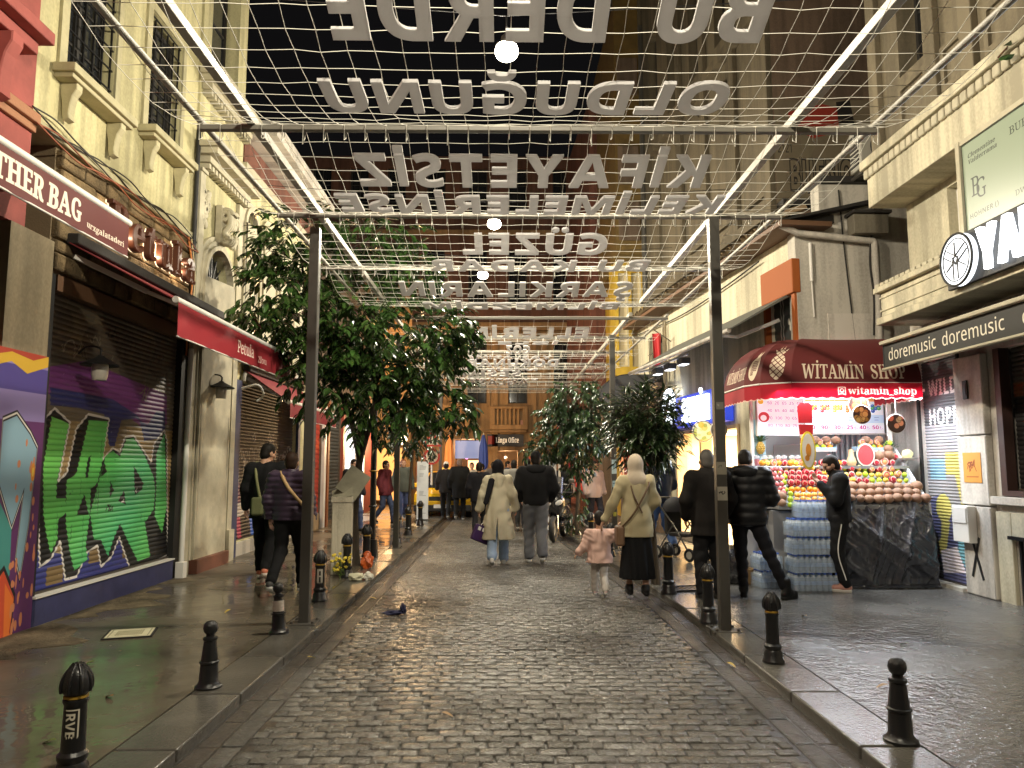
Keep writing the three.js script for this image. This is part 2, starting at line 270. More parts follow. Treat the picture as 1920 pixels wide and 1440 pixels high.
const gGreen = canvasTex(936, 1000, (c, w, h) => {
  c.fillStyle = '#6a5f50'; c.fillRect(0, 0, w, h); speckle(c, w, 300, 60, ['#2c2824', '#5d5344', '#3a3733'], 20, 90, 0.5);
  c.fillStyle = '#9a8258'; c.fillRect(0, 430, w, 570); speckle(c, w, h, 40, ['#6b5840', '#584a38'], 20, 70, 0.4);
  c.save(); c.translate(91, 0);
  c.fillStyle = '#6e3574'; poly(c, '-88,264 148,204 773,268 788,401 588,435 389,362 141,337 -78,350'); c.fill(); c.fillStyle = '#7c3f82'; poly(c, '100,250 400,230 770,290 780,350 400,310'); c.fill();
  c.fillStyle = '#2b2f66'; poly(c, '-45,324 140,325 335,329 539,383 594,484 778,461 765,343 685,350 615,413 512,392 406,407 368,512 331,514 281,391 115,381 -39,384'); c.fill();
  c.restore();
  for (let k = 0; k < 14; k++) scrawl(c, rnd(80, 850), rnd(40, 300), 60, 4, ['#1e1c1c', '#8b8272', '#33302d'][k % 3], rnd(3, 8));
  c.fillStyle = '#30367c'; c.fillRect(0, 905, w, 95); poly(c, '0,850 190,900 300,860 420,900 520,830 640,890 936,860 936,1000 0,1000'); c.fill(); speckle(c, w, h, 0, ['#000'], 1, 2);
  c.fillStyle = '#7a6440'; for (const [x, y] of [[330, 890], [560, 900], [90, 930]]) { c.fillRect(x, y, 90, 60); }
  c.save(); c.translate(91, 0);
  poly(c, '-69,436 -15,393 75,437 30,641 75,613 113,457 180,399 319,407 289,565 356,519 408,534 440,474 506,464 663,573 678,494 766,429 796,475 854,994 742,1008 555,1030 532,1007 439,873 390,943 322,971 290,889 226,905 169,985 104,985 62,848 17,902 -37,921 -65,745');
  c.fillStyle = '#0b0b0c'; c.fill(); c.strokeStyle = '#cfcac4'; c.lineWidth = 9; c.lineJoin = 'round'; c.stroke();
  const g = c.createLinearGradient(0, 420, 800, 1000); g.addColorStop(0, '#72c058'); g.addColorStop(0.35, '#57b257'); g.addColorStop(0.6, '#46b070'); g.addColorStop(1, '#68c058'); c.fillStyle = g;
  c.strokeStyle = g; c.lineWidth = 5; for (const s of ['-25,424 66,443 21,641 23,702 75,704 85,749 40,774 43,840 15,880 -14,813 -35,747 -52,592', '189,423 308,420 289,565 264,651 222,674 226,764 212,880 228,929 155,960 119,882 90,789 78,642 131,619', '311,552 357,532 410,556 454,483 508,477 601,546 686,637 708,694 702,779 632,830 694,980 594,985 514,900 439,815 395,875 365,934 311,867 265,862 232,764 275,651', '706,537 768,447 821,771 792,886 720,808 723,695']) { poly(c, s); c.fill(); c.stroke(); }
  c.fillStyle = '#0b0b0c'; for (const s of ['213,548 201,632 185,632 194,566', '352,646 380,685 353,712', '520,588 606,664 595,691 540,709', '457,687 473,746 416,727', '186,691 221,769 147,764', '301,571 324,614 284,630']) { poly(c, s); c.fill(); }
  c.fillStyle = '#dcd8d0'; poly(c, '455,720 466,735 440,736'); c.fill(); poly(c, '545,690 556,678 552,706'); c.fill();
  speckle(c, 900, 1000, 260, ['#0b0b0c', '#8fd080', '#2a6a3a', '#d8d4cc'], 1, 5, 0.35); for (let i = 0; i < 26; i++) { const x = rnd(0, 780), y = rnd(450, 900); c.fillStyle = ['rgba(20,60,30,0.35)', 'rgba(10,10,12,0.4)', 'rgba(170,220,150,0.25)'][i % 3]; c.fillRect(x, y, rnd(2, 5), rnd(20, 90)); } scrawl(c, 330, 760, 36, 4, '#0b0b0c', 4); scrawl(c, 640, 830, 34, 4, '#0b0b0c', 4); c.restore();
});
const gPurple = canvasTex(700, 760, (c, w, h) => {
  c.fillStyle = '#5b2a62'; c.fillRect(0, 0, w, h); speckle(c, w, h, 50, ['#6d3474', '#4a2050', '#783a70'], 20, 90, 0.5);
  c.fillStyle = '#8a7bb0'; c.fillRect(300, 0, 400, 190); c.fillStyle = '#4a3f86'; c.fillRect(300, 40, 400, 70); c.fillStyle = '#c8a030'; poly(c, '300,0 700,0 700,30 620,60 560,34 470,64 400,30 300,50'); c.fill(); c.fillStyle = '#a03a28'; poly(c, '380,0 700,0 640,20 560,8 480,30'); c.fill();
  c.save(); c.translate(545, 60); c.scale(0.24, 1); c.fillStyle = '#85a8bb'; c.strokeStyle = '#141318'; c.lineWidth = 16; poly(c, '0,130 200,110 430,160 560,200 500,420 420,560 330,500 380,330 240,420 0,300'); c.fill(); c.stroke(); c.strokeStyle = '#d9d4cc'; c.lineWidth = 6; c.stroke();
  c.fillStyle = '#3f8a86'; poly(c, '0,330 240,420 260,540 120,600 0,560'); c.fill();
  c.fillStyle = '#c2482c'; c.strokeStyle = '#141318'; c.lineWidth = 14; poly(c, '0,560 170,520 360,600 330,690 520,760 0,760'); c.fill(); c.stroke(); c.fillStyle = '#d9702c'; poly(c, '200,560 350,610 310,690 400,740 240,740'); c.fill();
  c.restore(); c.fillStyle = '#c87f58'; for (let i = 0; i < 34; i++) { c.beginPath(); c.ellipse(rnd(600, 695), rnd(230, 750), rnd(2, 6), rnd(8, 20), 0, 0, 7); c.fill(); }
  c.fillStyle = '#d98b2a'; c.beginPath(); c.ellipse(668, 330, 8, 26, 0, 0, 7); c.fill(); c.fillStyle = '#e8c44a'; c.beginPath(); c.ellipse(668, 330, 4, 13, 0, 0, 7); c.fill();
});
const gDark = canvasTex(900, 800, (c, w, h) => {
  c.fillStyle = '#231c1c'; c.fillRect(0, 0, w, h); speckle(c, w, h, 90, ['#2f2522', '#171416', '#3a2a3c', '#2a2020'], 20, 90, 0.6);
  c.fillStyle = '#2b3f86'; poly(c, '0,0 60,0 50,420 20,560 0,560'); c.fill(); c.fillStyle = '#5a2440'; poly(c, '0,420 110,520 140,700 60,800 0,800'); c.fill();
  speckle(c, w, 300, 30, ['#6a5570', '#4b3c50'], 6, 40, 0.4);
  c.strokeStyle = '#a7a09c'; c.lineWidth = 7; for (let i = 0; i < 12; i++) { const x = 90 + i * 66, y = 330 + rnd(60); c.setLineDash([14, 8]); c.beginPath(); c.moveTo(x, y); c.quadraticCurveTo(x + rnd(-20, 20), y + 140, x + rnd(-20, 14), 600 + rnd(60)); c.stroke(); c.beginPath(); c.arc(x + 20, y, 26, 3.1, 6.2); c.stroke(); }
  c.setLineDash([]); for (let i = 0; i < 10; i++) scrawl(c, rnd(60, 760), rnd(260, 420), 50, 4, '#b0a8a4', 5);
  c.fillStyle = '#a8a39c'; poly(c, '80,620 300,600 520,640 880,600 880,650 520,700 300,660 90,690'); c.fill();
  c.fillStyle = '#17130f'; c.fillRect(0, 690, w, 110); [['#9a2c50', 80], ['#2c5ab0', 250], ['#cfc9a0', 420], ['#2c5ab0', 620], ['#9a2c50', 790]].forEach(([q, x]) => { c.fillStyle = q; poly(c, `${x},690 ${x + 50},690 ${x + 76},800 ${x + 30},800`); c.fill(); });
});

{ // pink house at the left edge
  const b = left('pink_house', 'pink plastered house with a heavy moulded sill at the left edge', 'house');
  M('wall', ext([[-3, 3.9], [6.96, 3.9], [6.96, 13], [-3, 13]], -0.5, 0.02, [rectPts(4.6, 5.7, 5.9, 7.9)]), X.pink, b);
  M('lower_wall', mg([bx(-3, 6.0, 0.1, 3.898, -0.5, -0.1), bx(6.75, 7.42, 2.72, 3.9, -0.4, 0.03)]), X.beige, b);
  windowIn(b, 4.6, 5.7, 5.9, 7.9, -0.15, { frame: X.wood });
  M('window_sill', mg([rb(3.9, 6.75, 5.6, 5.72, 0.022, 0.32), rb(4.0, 6.7, 5.48, 5.598, 0.022, 0.2)]), X.pink, b);
  for (const x of [4.5, 6.35]) { const k = M('sill_bracket', bracketG, X.pink, b); k.position.set(x, 5.475, 0.022); k.scale.set(1.5, 1.5, 1.3); }
  M('cornice', mg([rb(-3, 6.97, 4.92, 5.02, 0.022, 0.1), rb(-3, 6.97, 4.84, 4.918, 0.022, 0.06)]), mat(0.36, 0.17, 0.09, 0.8, { bump: fineB }), b);
  M('muralled_wall', keep((() => { const g = bx(4.65, 7.42, 0.1, 2.718, -0.1, 0.05); const p = g.attributes.position, uv = g.attributes.uv; for (let i = 0; i < p.count; i++) uv.setXY(i, (p.getX(i) - 4.65) / 2.77, (p.getY(i) - 0.1) / 2.62); return g; })()), printed(gPurple, { roughness: 0.6, bumpMap: coarseB, bumpScale: 0.004 }), b);
  // dark shop recess
  M('shop_recess', mg([bx(2, 6.0, 2.72, 3.9, -0.098, -0.02)]), X.dark, b);
}
{ // yellow house with two barred windows
  const b = left('yellow_house', 'pale yellow house with two barred windows on bracketed sills above a stone band', 'house');
  const W = [[7.42, 8.38, 5.72, 7.75], [9.18, 10.12, 5.9, 7.55]];
  M('wall', ext([[6.98, 5.02], [10.72, 5.02], [10.72, 12.5], [6.98, 12.5]], -0.5, 0, W.map((w) => rectPts(...w))), X.yellow, b);
  W.forEach(([a, c, d, e], i) => {
    windowIn(b, a, c, d, e, -0.14, { nx: 2, ny: 4, frame: X.dark }); grille(b, a + 0.03, c - 0.02, d + 0.03, e - 0.03, -0.03, 5, 8);
    M('window_surround', mg([bx(a - 0.13, a - 0.004, d, e + 0.1, 0.002, 0.035), bx(c + 0.004, c + 0.1, d, e + 0.1, 0.002, 0.03), bx(a - 0.004, c + 0.004, e + 0.003, e + 0.1, 0.002, 0.03)]), X.trimY, b);
    sillWithBrackets(b, a - 0.2, c + 0.16, d - 0.002, X.trimY);
  });
  M('string_course', mg([rb(6.99, 10.72, 4.93, 5.018, -0.3, 0.05)]), X.trimY, b);
  // rubble stone band: stones of uneven size with recessed joints
  M('stone_backing', bx(7.44, 10.72, 3.6, 4.925, -0.5, -0.035), mat(0.16, 0.12, 0.07, 0.95, { bump: fineB, bs: 0.004 }), b);
  const sm = [0.52, 0.42, 0.3].map((k) => mat(k * 1.05, k * 0.86, k * 0.56, 0.95, { bump: rep(T.setts, 0.5), bs: 0.02, map: rep(T.cracked, 1.1) }));
  for (let r = 0, y = 3.62; y < 4.85; r++) {
    const h = [0.2, 0.14, 0.24, 0.17, 0.13, 0.2, 0.2][r] || 0.15; let x = 7.45;
    while (x < 10.65) { const w = Math.min(rnd(0.3, 0.75), 10.71 - x); if (w > 0.08) { const g = new RoundedBoxGeometry(w - 0.018, Math.min(h, 4.92 - y) - 0.016, 0.16, 1, 0.025); const o = M('stone', g, sm[Math.floor(rnd(3))], b); o.position.set(x + w / 2, y + h / 2, -0.06 + rnd(0.03)); o.rotation.set(rnd(-0.04, 0.04), rnd(-0.03, 0.03), rnd(-0.02, 0.02)); } x += w; }
    y += h;
  }
  // shop front: jambs, plinth, lintel
  MM('shop_jamb', [bx(7.422, 7.5, 0.36, 3.58, -0.35, 0.02), bx(10.52, 10.72, 0.1, 3.58, -0.35, 0.03)], X.black, b);
  M('shop_lintel', bx(7.5, 10.52, 3.42, 3.58, -0.35, 0.04), X.wood, b);
  M('plinth', rb(7.43, 10.5, 0.08, 0.36, -0.35, 0.06, 0.02), mat(0.05, 0.055, 0.16, 0.6, { bump: coarseB, bs: 0.006, map: mott }), b);
  M('plinth_cap', bx(7.43, 10.5, 0.362, 0.38, -0.3, 0.075), X.white, b);
  shutterThing(b, 'roller_shutter', 7.5, 10.52, 0.4, 3.42, -0.06, 52, gGreen);
  // bundle of cables along the string course
  const cb = []; for (let k = 0; k < 5; k++) { const pts = []; for (let i = 0; i <= 10; i++) pts.push(V(6.9 + i * 0.385, 5.08 - 0.05 * k + 0.045 * Math.sin(i * 1.7 + k * 2) - 0.12 * Math.pow(i / 10, 3) - 0.03 * Math.sin(i / 10 * 3.1), 0.05 + 0.012 * k)); cb.push(tube(pts, 0.009, 40, 5)); }
  M('cable', cb.slice(0, 3), mat(0.03, 0.025, 0.02, 0.6), b); M('cable', cb.slice(3), mat(0.3, 0.09, 0.04, 0.6), b);
  M('drain_pipe', mg([bar(V(10.66, 3.4, 0.06), V(10.66, 6.6, 0.06), 0.035, 8)]), X.black, b);
  for (let k = 0; k < 3; k++) M('cable', tube([V(10.45 + 0.05 * k, 4.9, 0.07), V(10.6 + 0.03 * k, 4.4, 0.09), V(10.55 + 0.05 * k, 3.7, 0.08), V(10.58 + 0.04 * k, 3.2, 0.06)], 0.014, 16, 5), [mat(0.5, 0.18, 0.04, 0.5), X.dark, mat(0.5, 0.4, 0.2, 0.5)][k], b);
}
// awnings: sloping cloth on a roller, arms, front bar and printed valance
function slopeAwning(name, label, x0, x1, yw, yf, depth, val, tex, cloth, o = {}) {
  const b = left(name, label, 'awning'), z0 = 0.06;
  M('cloth', prof([[z0, yw], [depth, yf], [depth, yf - 0.012], [z0, yw - 0.012]], x0, x1), cloth, b);
  M('valance', (() => { const g = new THREE.PlaneGeometry(x1 - x0, val, 48, 2), p = g.attributes.position; for (let i = 0; i < p.count; i++) p.setZ(i, 0.012 * Math.sin(p.getX(i) * 9) * (0.5 - p.getY(i) / val)); g.computeVertexNormals(); return keep(g.translate((x0 + x1) / 2, yf - 0.02 - val / 2, depth + 0.02)); })(), printed(tex, { roughness: 0.75, side: THREE.DoubleSide }), b);
  M('front_bar', mg([bar(V(x0 - 0.03, yf, depth), V(x1 + 0.03, yf, depth), 0.035, 12)]), X.white, b);
  M('hem', bar(V(x0, yf - 0.02 - val, depth + 0.02), V(x1, yf - 0.02 - val, depth + 0.02), 0.009, 6), X.white, b);
  M('roller_box', mg([rb(x0, x1, yw - 0.02, yw + 0.1, 0.02, 0.16, 0.02)]), o.box || X.dark, b);
  for (const x of [x0 + 0.12, x1 - 0.12]) M('arm', mg([sq(V(x, yw - 0.12, 0.05), V(x + (x < (x0 + x1) / 2 ? 0.5 : -0.5), (yw + yf) / 2 - 0.08, depth * 0.5), 0.04, 0.05), sq(V(x + (x < (x0 + x1) / 2 ? 0.5 : -0.5), (yw + yf) / 2 - 0.08, depth * 0.5), V(x, yf - 0.03, depth - 0.02), 0.035, 0.04)]), X.white, b);
  return b;
}
const redCloth = mat(0.2, 0.022, 0.028, 0.8, { bump: fineB, bs: 0.001, side: THREE.DoubleSide });
const maroonCloth = mat(0.09, 0.018, 0.018, 0.8, { bump: fineB, bs: 0.001, side: THREE.DoubleSide });
const tBag = canvasTex(2048, 160, (c, w, h) => { c.fillStyle = '#5c1f1d'; c.fillRect(0, 0, w, h); c.fillStyle = '#e8e0cf'; c.font = 'bold 128px serif'; c.textAlign = 'left'; c.lineWidth = 5; c.strokeStyle = '#e8e0cf'; c.save(); c.translate(1722, 124); c.scale(0.66, 1); c.textAlign = 'right'; c.fillText('LEATHER BAG', 0, 0); c.strokeText('LEATHER BAG', 0, 0); c.restore(); c.textAlign = 'left'; c.font = 'bold 36px serif'; c.fillText('urxgalataderi', 1760, 124); });
slopeAwning('shop_awning', 'maroon awning lettered HER BAG at the left edge', 1.9, 6.78, 4.28, 3.89, 1.08, 0.31, tBag, maroonCloth);
const tPet = canvasTex(1024, 120, (c, w, h) => { c.fillStyle = '#93222c'; c.fillRect(0, 0, w, h); c.fillStyle = '#e9d9cc'; c.font = '70px serif'; c.save(); c.translate(440, 84); c.scale(0.72, 1); c.fillText('Petula', 0, 0); c.strokeStyle = '#e9d9cc'; c.lineWidth = 2; c.strokeText('Petula', 0, 0); c.restore(); c.font = '40px serif'; c.fillText('2lou', 640, 92); });
slopeAwning('shop_awning', 'red awning lettered Petula above the green graffiti shutter', 7.62, 11.72, 3.96, 3.35, 1.2, 0.36, tPet, redCloth);
{ // raised shop letters on the stone band, lit from behind
  const font = await new FontLoader().loadAsync('fonts/droid/droid_serif_bold.typeface.json');
  const b = left('shop_letters', 'brown raised letters spelling Petula on the stone band above the red awning', 'sign');
  const base = bx(8.1, 10.3, 3.97, 4.0, 0.0, 0.05); let x = 8.15;
  const bm = mat(0.1, 0.035, 0.02, 0.4), halo = glow(1, 0.72, 0.45, 1.6);
  for (const ch of 'Petula') { const g = new TextGeometry(ch, { font, size: 0.42, depth: 0.07, curveSegments: 5, bevelEnabled: true, bevelThickness: 0.01, bevelSize: 0.008, bevelSegments: 1 }); g.computeBoundingBox(); const w = g.boundingBox.max.x; g.translate(x, 4.2, 0.13); M('letter', g, bm, b); const h = new TextGeometry(ch, { font, size: 0.42, depth: 0.012, curveSegments: 4 }); M('letter_glow', h.translate(x, 4.2, 0.108), halo, b); x += w + 0.09; }
  for (const q of [8.5, 9.3, 10.1]) { const l = new THREE.PointLight(lin(1, 0.75, 0.5), 0.25); l.name = 'letter_lamp'; l.position.set(q, 4.3, 0.11); b.add(l); }
}
function underLamp(x, y, z, label) {                              // small lamp with dark flared shade, switched off
  const b = thing('wall_lamp', label, 'lamp', [LX + z, y, -x]);
  M('lamp_shade', lathe([[0.03, 0.1], [0.05, 0.08], [0.2, 0.0], [0.19, -0.012], [0.05, 0.06]]), X.black, b);
  M('bulb', lathe([[0.001, -0.17], [0.07, -0.165], [0.082, -0.1], [0.082, 0.0], [0.05, 0.05]]), phys(0.62, 0.58, 0.5, 0.3, { transmission: 0.2 }), b);
  M('bracket', [tube([V(0, 0.1, 0), V(0, 0.17, 0), V(-z * 0.6, 0.2, 0), V(-z + 0.01, 0.12, 0)], 0.012, 12, 6)], X.black, b);
}
underLamp(8.0, 2.72, 0.25, 'dark lamp with white globe before the green graffiti shutter');
underLamp(11.45, 2.83, 0.25, 'dark lamp with white globe above the beige door');
{ // ornate entrance house
  const b = left('entrance_house', 'narrow pale house with arched doorway, carved keystone and deep cornices', 'house');
  const arch = archPts(11.02, 12.1, 0.3, 5.0, 18);
  M('wall', ext([[10.73, 0.08], [12.58, 0.08], [12.58, 12.5], [10.73, 12.5]], -0.6, 0.03, [arch, rectPts(11.05, 12.2, 7.6, 10.2)]), X.yellow2, b);
  windowIn(b, 11.05, 12.2, 7.6, 10.2, -0.2, { nx: 2, ny: 4 });
  // stepped archivolt
  for (let k = 0; k < 3; k++) M('archivolt', ext(archPts(11.02 - 0.07 * (k + 1), 12.1 + 0.07 * (k + 1), 0.3, 5.0 + 0.07 * (k + 1), 18), 0.032, 0.14 - 0.032 * k, [archPts(11.02 - 0.07 * k - 0.001, 12.1 + 0.07 * k + 0.001, 0.29, 5.0 + 0.07 * k + 0.001, 18)]), X.trim, b);
  // keystone scroll
  const ks = []; const spiral = (cy0, cz, r, d) => { const p = []; for (let i = 0; i <= 22; i++) { const a = d * i * 0.5; const q = r * (1 - i / 26); p.push(V(11.56, cy0 + q * Math.sin(a), cz + q * Math.cos(a))); } return p; };
  for (const o of [-0.09, 0, 0.09]) { ks.push(tube(spiral(5.62, 0.2, 0.16, 1).map((p) => p.add(V(o, 0, 0))), 0.055, 44, 6)); ks.push(tube(spiral(5.05, 0.24, 0.11, -1).map((p) => p.add(V(o, 0, 0))), 0.045, 44, 6)); ks.push(tube([V(11.56 + o, 5.72, 0.28), V(11.56 + o, 5.4, 0.3), V(11.56 + o, 5.2, 0.2), V(11.56 + o, 5.02, 0.3)], 0.06, 16, 6)); }
  M('keystone', mg(ks.concat(rb(11.38, 11.74, 4.95, 5.85, 0.03, 0.16))).translate(-11.56, -5.4, 0).scale(0.7, 0.68, 0.75).translate(11.56, 5.42, 0.03), X.trim, b);
  for (const c of [11.0, 12.22]) { const leaf = []; for (let i = 0; i < 16; i++) leaf.push(new THREE.SphereGeometry(0.07, 6, 5).scale(1, 1.4, 0.6).rotateZ(rnd(3)).translate(c + rnd(-0.13, 0.13), 5.55 + rnd(-0.28, 0.28), 0.06)); M('carved_panel', leaf, X.trim, b); }
  const corn = (y, out, x0 = 10.76, x1 = 12.56) => M('cornice', mg([rb(x0 - out * 0.3, x1 + out * 0.3, y, y + 0.09, 0.032, out), rb(x0 - out * 0.2, x1 + out * 0.2, y - 0.1, y - 0.002, 0.032, out * 0.82), rb(x0, x1, y - 0.2, y - 0.102, 0.032, out * 0.5), ...Array.from({ length: 14 }, (_, i) => bx(x0 + 0.05 + i * 0.13, x0 + 0.12 + i * 0.13, y - 0.28, y - 0.204, 0.032, out * 0.42))]), X.trim, b);
  corn(6.35, 0.42); corn(7.5, 0.38);
  M('pilaster', mg([bx(10.74, 10.92, 0.1, 6.06, 0.032, 0.09), rb(10.72, 10.95, 6.0, 6.06, 0.092, 0.12)]), X.trim, b); M('pilaster', mg([bx(12.36, 12.56, 0.1, 6.06, 0.032, 0.09), bx(12.34, 12.57, 0.1, 0.6, 0.092, 0.14)]), X.trim, b);
  // fanlight and bars
  const fan = []; for (let i = 0; i <= 8; i++) { const a = Math.PI * i / 8; fan.push(bar(V(11.56 + 0.14 * Math.cos(a), 4.42 + 0.14 * Math.sin(a), -0.03), V(11.56 + 0.52 * Math.cos(a), 4.42 + 0.52 * Math.sin(a), -0.03), 0.014, 6)); }
  fan.push(new THREE.TorusGeometry(0.14, 0.016, 6, 18, Math.PI).translate(11.56, 4.42, -0.03), bx(11.02, 12.1, 4.38, 4.43, -0.06, -0.0));
  for (let i = 1; i < 9; i++) fan.push(bar(V(11.02 + i * 0.12, 3.3, -0.03), V(11.02 + i * 0.12, 4.38, -0.03), 0.012, 6));
  M('fanlight', fan, X.iron, b); M('fanlight_pane', ext(archPts(11.03, 12.09, 3.3, 4.99), -0.1, -0.09), X.black, b);
  M('mailbox', rb(11.7, 11.92, 3.62, 4.1, 0.0, 0.1), mat(0.6, 0.57, 0.5, 0.5), b);
  const dr = M('door', mg([bx(11.4, 12.08, 0.32, 3.0, -0.12, -0.05), rb(11.5, 12.0, 0.5, 1.5, -0.05, -0.025), rb(11.5, 12.0, 1.65, 2.85, -0.05, -0.025)]), mat(0.36, 0.32, 0.23, 0.55, { map: grime }), b);
  M('door_handle', bar(V(11.46, 1.35, -0.02), V(11.46, 1.5, -0.02), 0.015), X.chrome, dr);
  M('transom', bx(11.02, 12.1, 3.002, 3.298, -0.4, -0.02), X.dark, b); M('dark_hall', mg([bx(11.03, 12.09, 0.31, 3.0, -0.6, -0.5)]), X.black, b);
  M('side_panel', bx(11.03, 11.39, 0.31, 3.0, -0.12, -0.06), X.glass, b);
  M('step', mg([rb(10.95, 12.2, 0.08, 0.3, -0.58, 0.2, 0.01)]), mat(0.2, 0.07, 0.04, 0.6, { bump: fineB, map: mott }), b);
  const n31 = canvasTex(64, 64, (c) => { c.fillStyle = '#8c1d1d'; c.fillRect(0, 0, 64, 64); c.fillStyle = '#f0e8e0'; c.font = 'bold 38px sans-serif'; c.textAlign = 'center'; c.fillText('31', 32, 46); });
  M('house_number', plate(0.16, 0.13).translate(11.8, 2.62, -0.015), printed(n31), b);
  M('white_post', mg([bar(V(10.6, 0.1, 0.12), V(10.6, 3.3, 0.12), 0.035, 10), rb(10.54, 10.66, 0.09, 0.32, 0.06, 0.18)]), X.white, b);
}
{ // yellow house with arched windows
  const b = left('yellow_house', 'yellow house with a row of tall arched windows under a deep eave', 'house');
  const W = [[12.8, 13.35], [13.85, 14.4], [14.9, 15.45], [15.95, 16.5]];
  M('wall', ext([[12.6, 0.08], [17.2, 0.08], [17.2, 7.5], [12.6, 7.5]], -0.5, 0.0, [...W.map(([a, c]) => archPts(a, c, 3.75, 6.15)), rectPts(12.9, 16.55, 0.35, 3.1)]), X.yellow2, b);
  for (const [a, c] of W) {
    archWindow(b, a, c, 3.75, 6.15, -0.05, { nx: 1 });
    for (const k of [0, 1]) M('window_surround', ext(archPts(a - 0.09 * (k + 1), c + 0.09 * (k + 1), 3.75, 6.15 + 0.09 * (k + 1)), 0.002, 0.09 - 0.035 * k, [archPts(a - 0.09 * k - 0.001, c + 0.09 * k + 0.001, 3.74, 6.15 + 0.09 * k + 0.001)]), X.trim, b);
  }
  M('string_course', rb(12.6, 17.2, 6.75, 6.92, 0.002, 0.1), X.trim, b);
  M('parapet', bx(12.6, 17.2, 7.5, 7.9, -0.5, -0.1), X.redbrick, b);
  M('brick_frieze', bx(12.6, 17.2, 6.93, 7.36, 0.002, 0.05), X.redbrick, b);
  M('eave', mg([rb(12.55, 16.9, 7.38, 7.5, -0.1, 0.62), bx(12.55, 16.9, 7.5, 7.62, 0.5, 0.64)]), X.plaster, b);
  M('balcony_ledge', mg([rb(12.7, 16.7, 3.42, 3.55, 0.002, 0.32)]), X.grey, b);
  M('ledge_ornament', mg(Array.from({ length: 7 }, (_, i) => new THREE.TorusGeometry(0.16, 0.04, 6, 14, Math.PI).translate(13.1 + i * 0.52, 3.1, 0.06))), X.grey, b);
  MM('shop_frame', [bx(12.62, 12.9, 0.1, 3.1, 0.002, 0.06), bx(16.55, 16.7, 0.1, 3.1, 0.002, 0.06)], mat(0.05, 0.06, 0.14, 0.6, { map: mott }), b);
  shutterThing(b, 'roller_shutter', 12.9, 16.55, 0.36, 3.1, -0.08, 44, gDark);
  M('plinth', rb(12.9, 16.55, 0.08, 0.33, -0.3, 0.03, 0.01), X.grey, b);
  M('bracket', tube([V(12.75, 2.95, 0.1), V(12.85, 3.02, 0.35), V(13.0, 2.85, 0.4), V(12.95, 2.75, 0.3)], 0.02, 14, 6), X.white, b);
}
slopeAwning('shop_awning', 'dull red awning over the dark scrawled shutter behind the tree', 13.0, 16.6, 3.3, 2.75, 0.85, 0.26, canvasTex(64, 16, (c) => { c.fillStyle = '#7c2429'; c.fillRect(0, 0, 64, 16); }), redCloth);
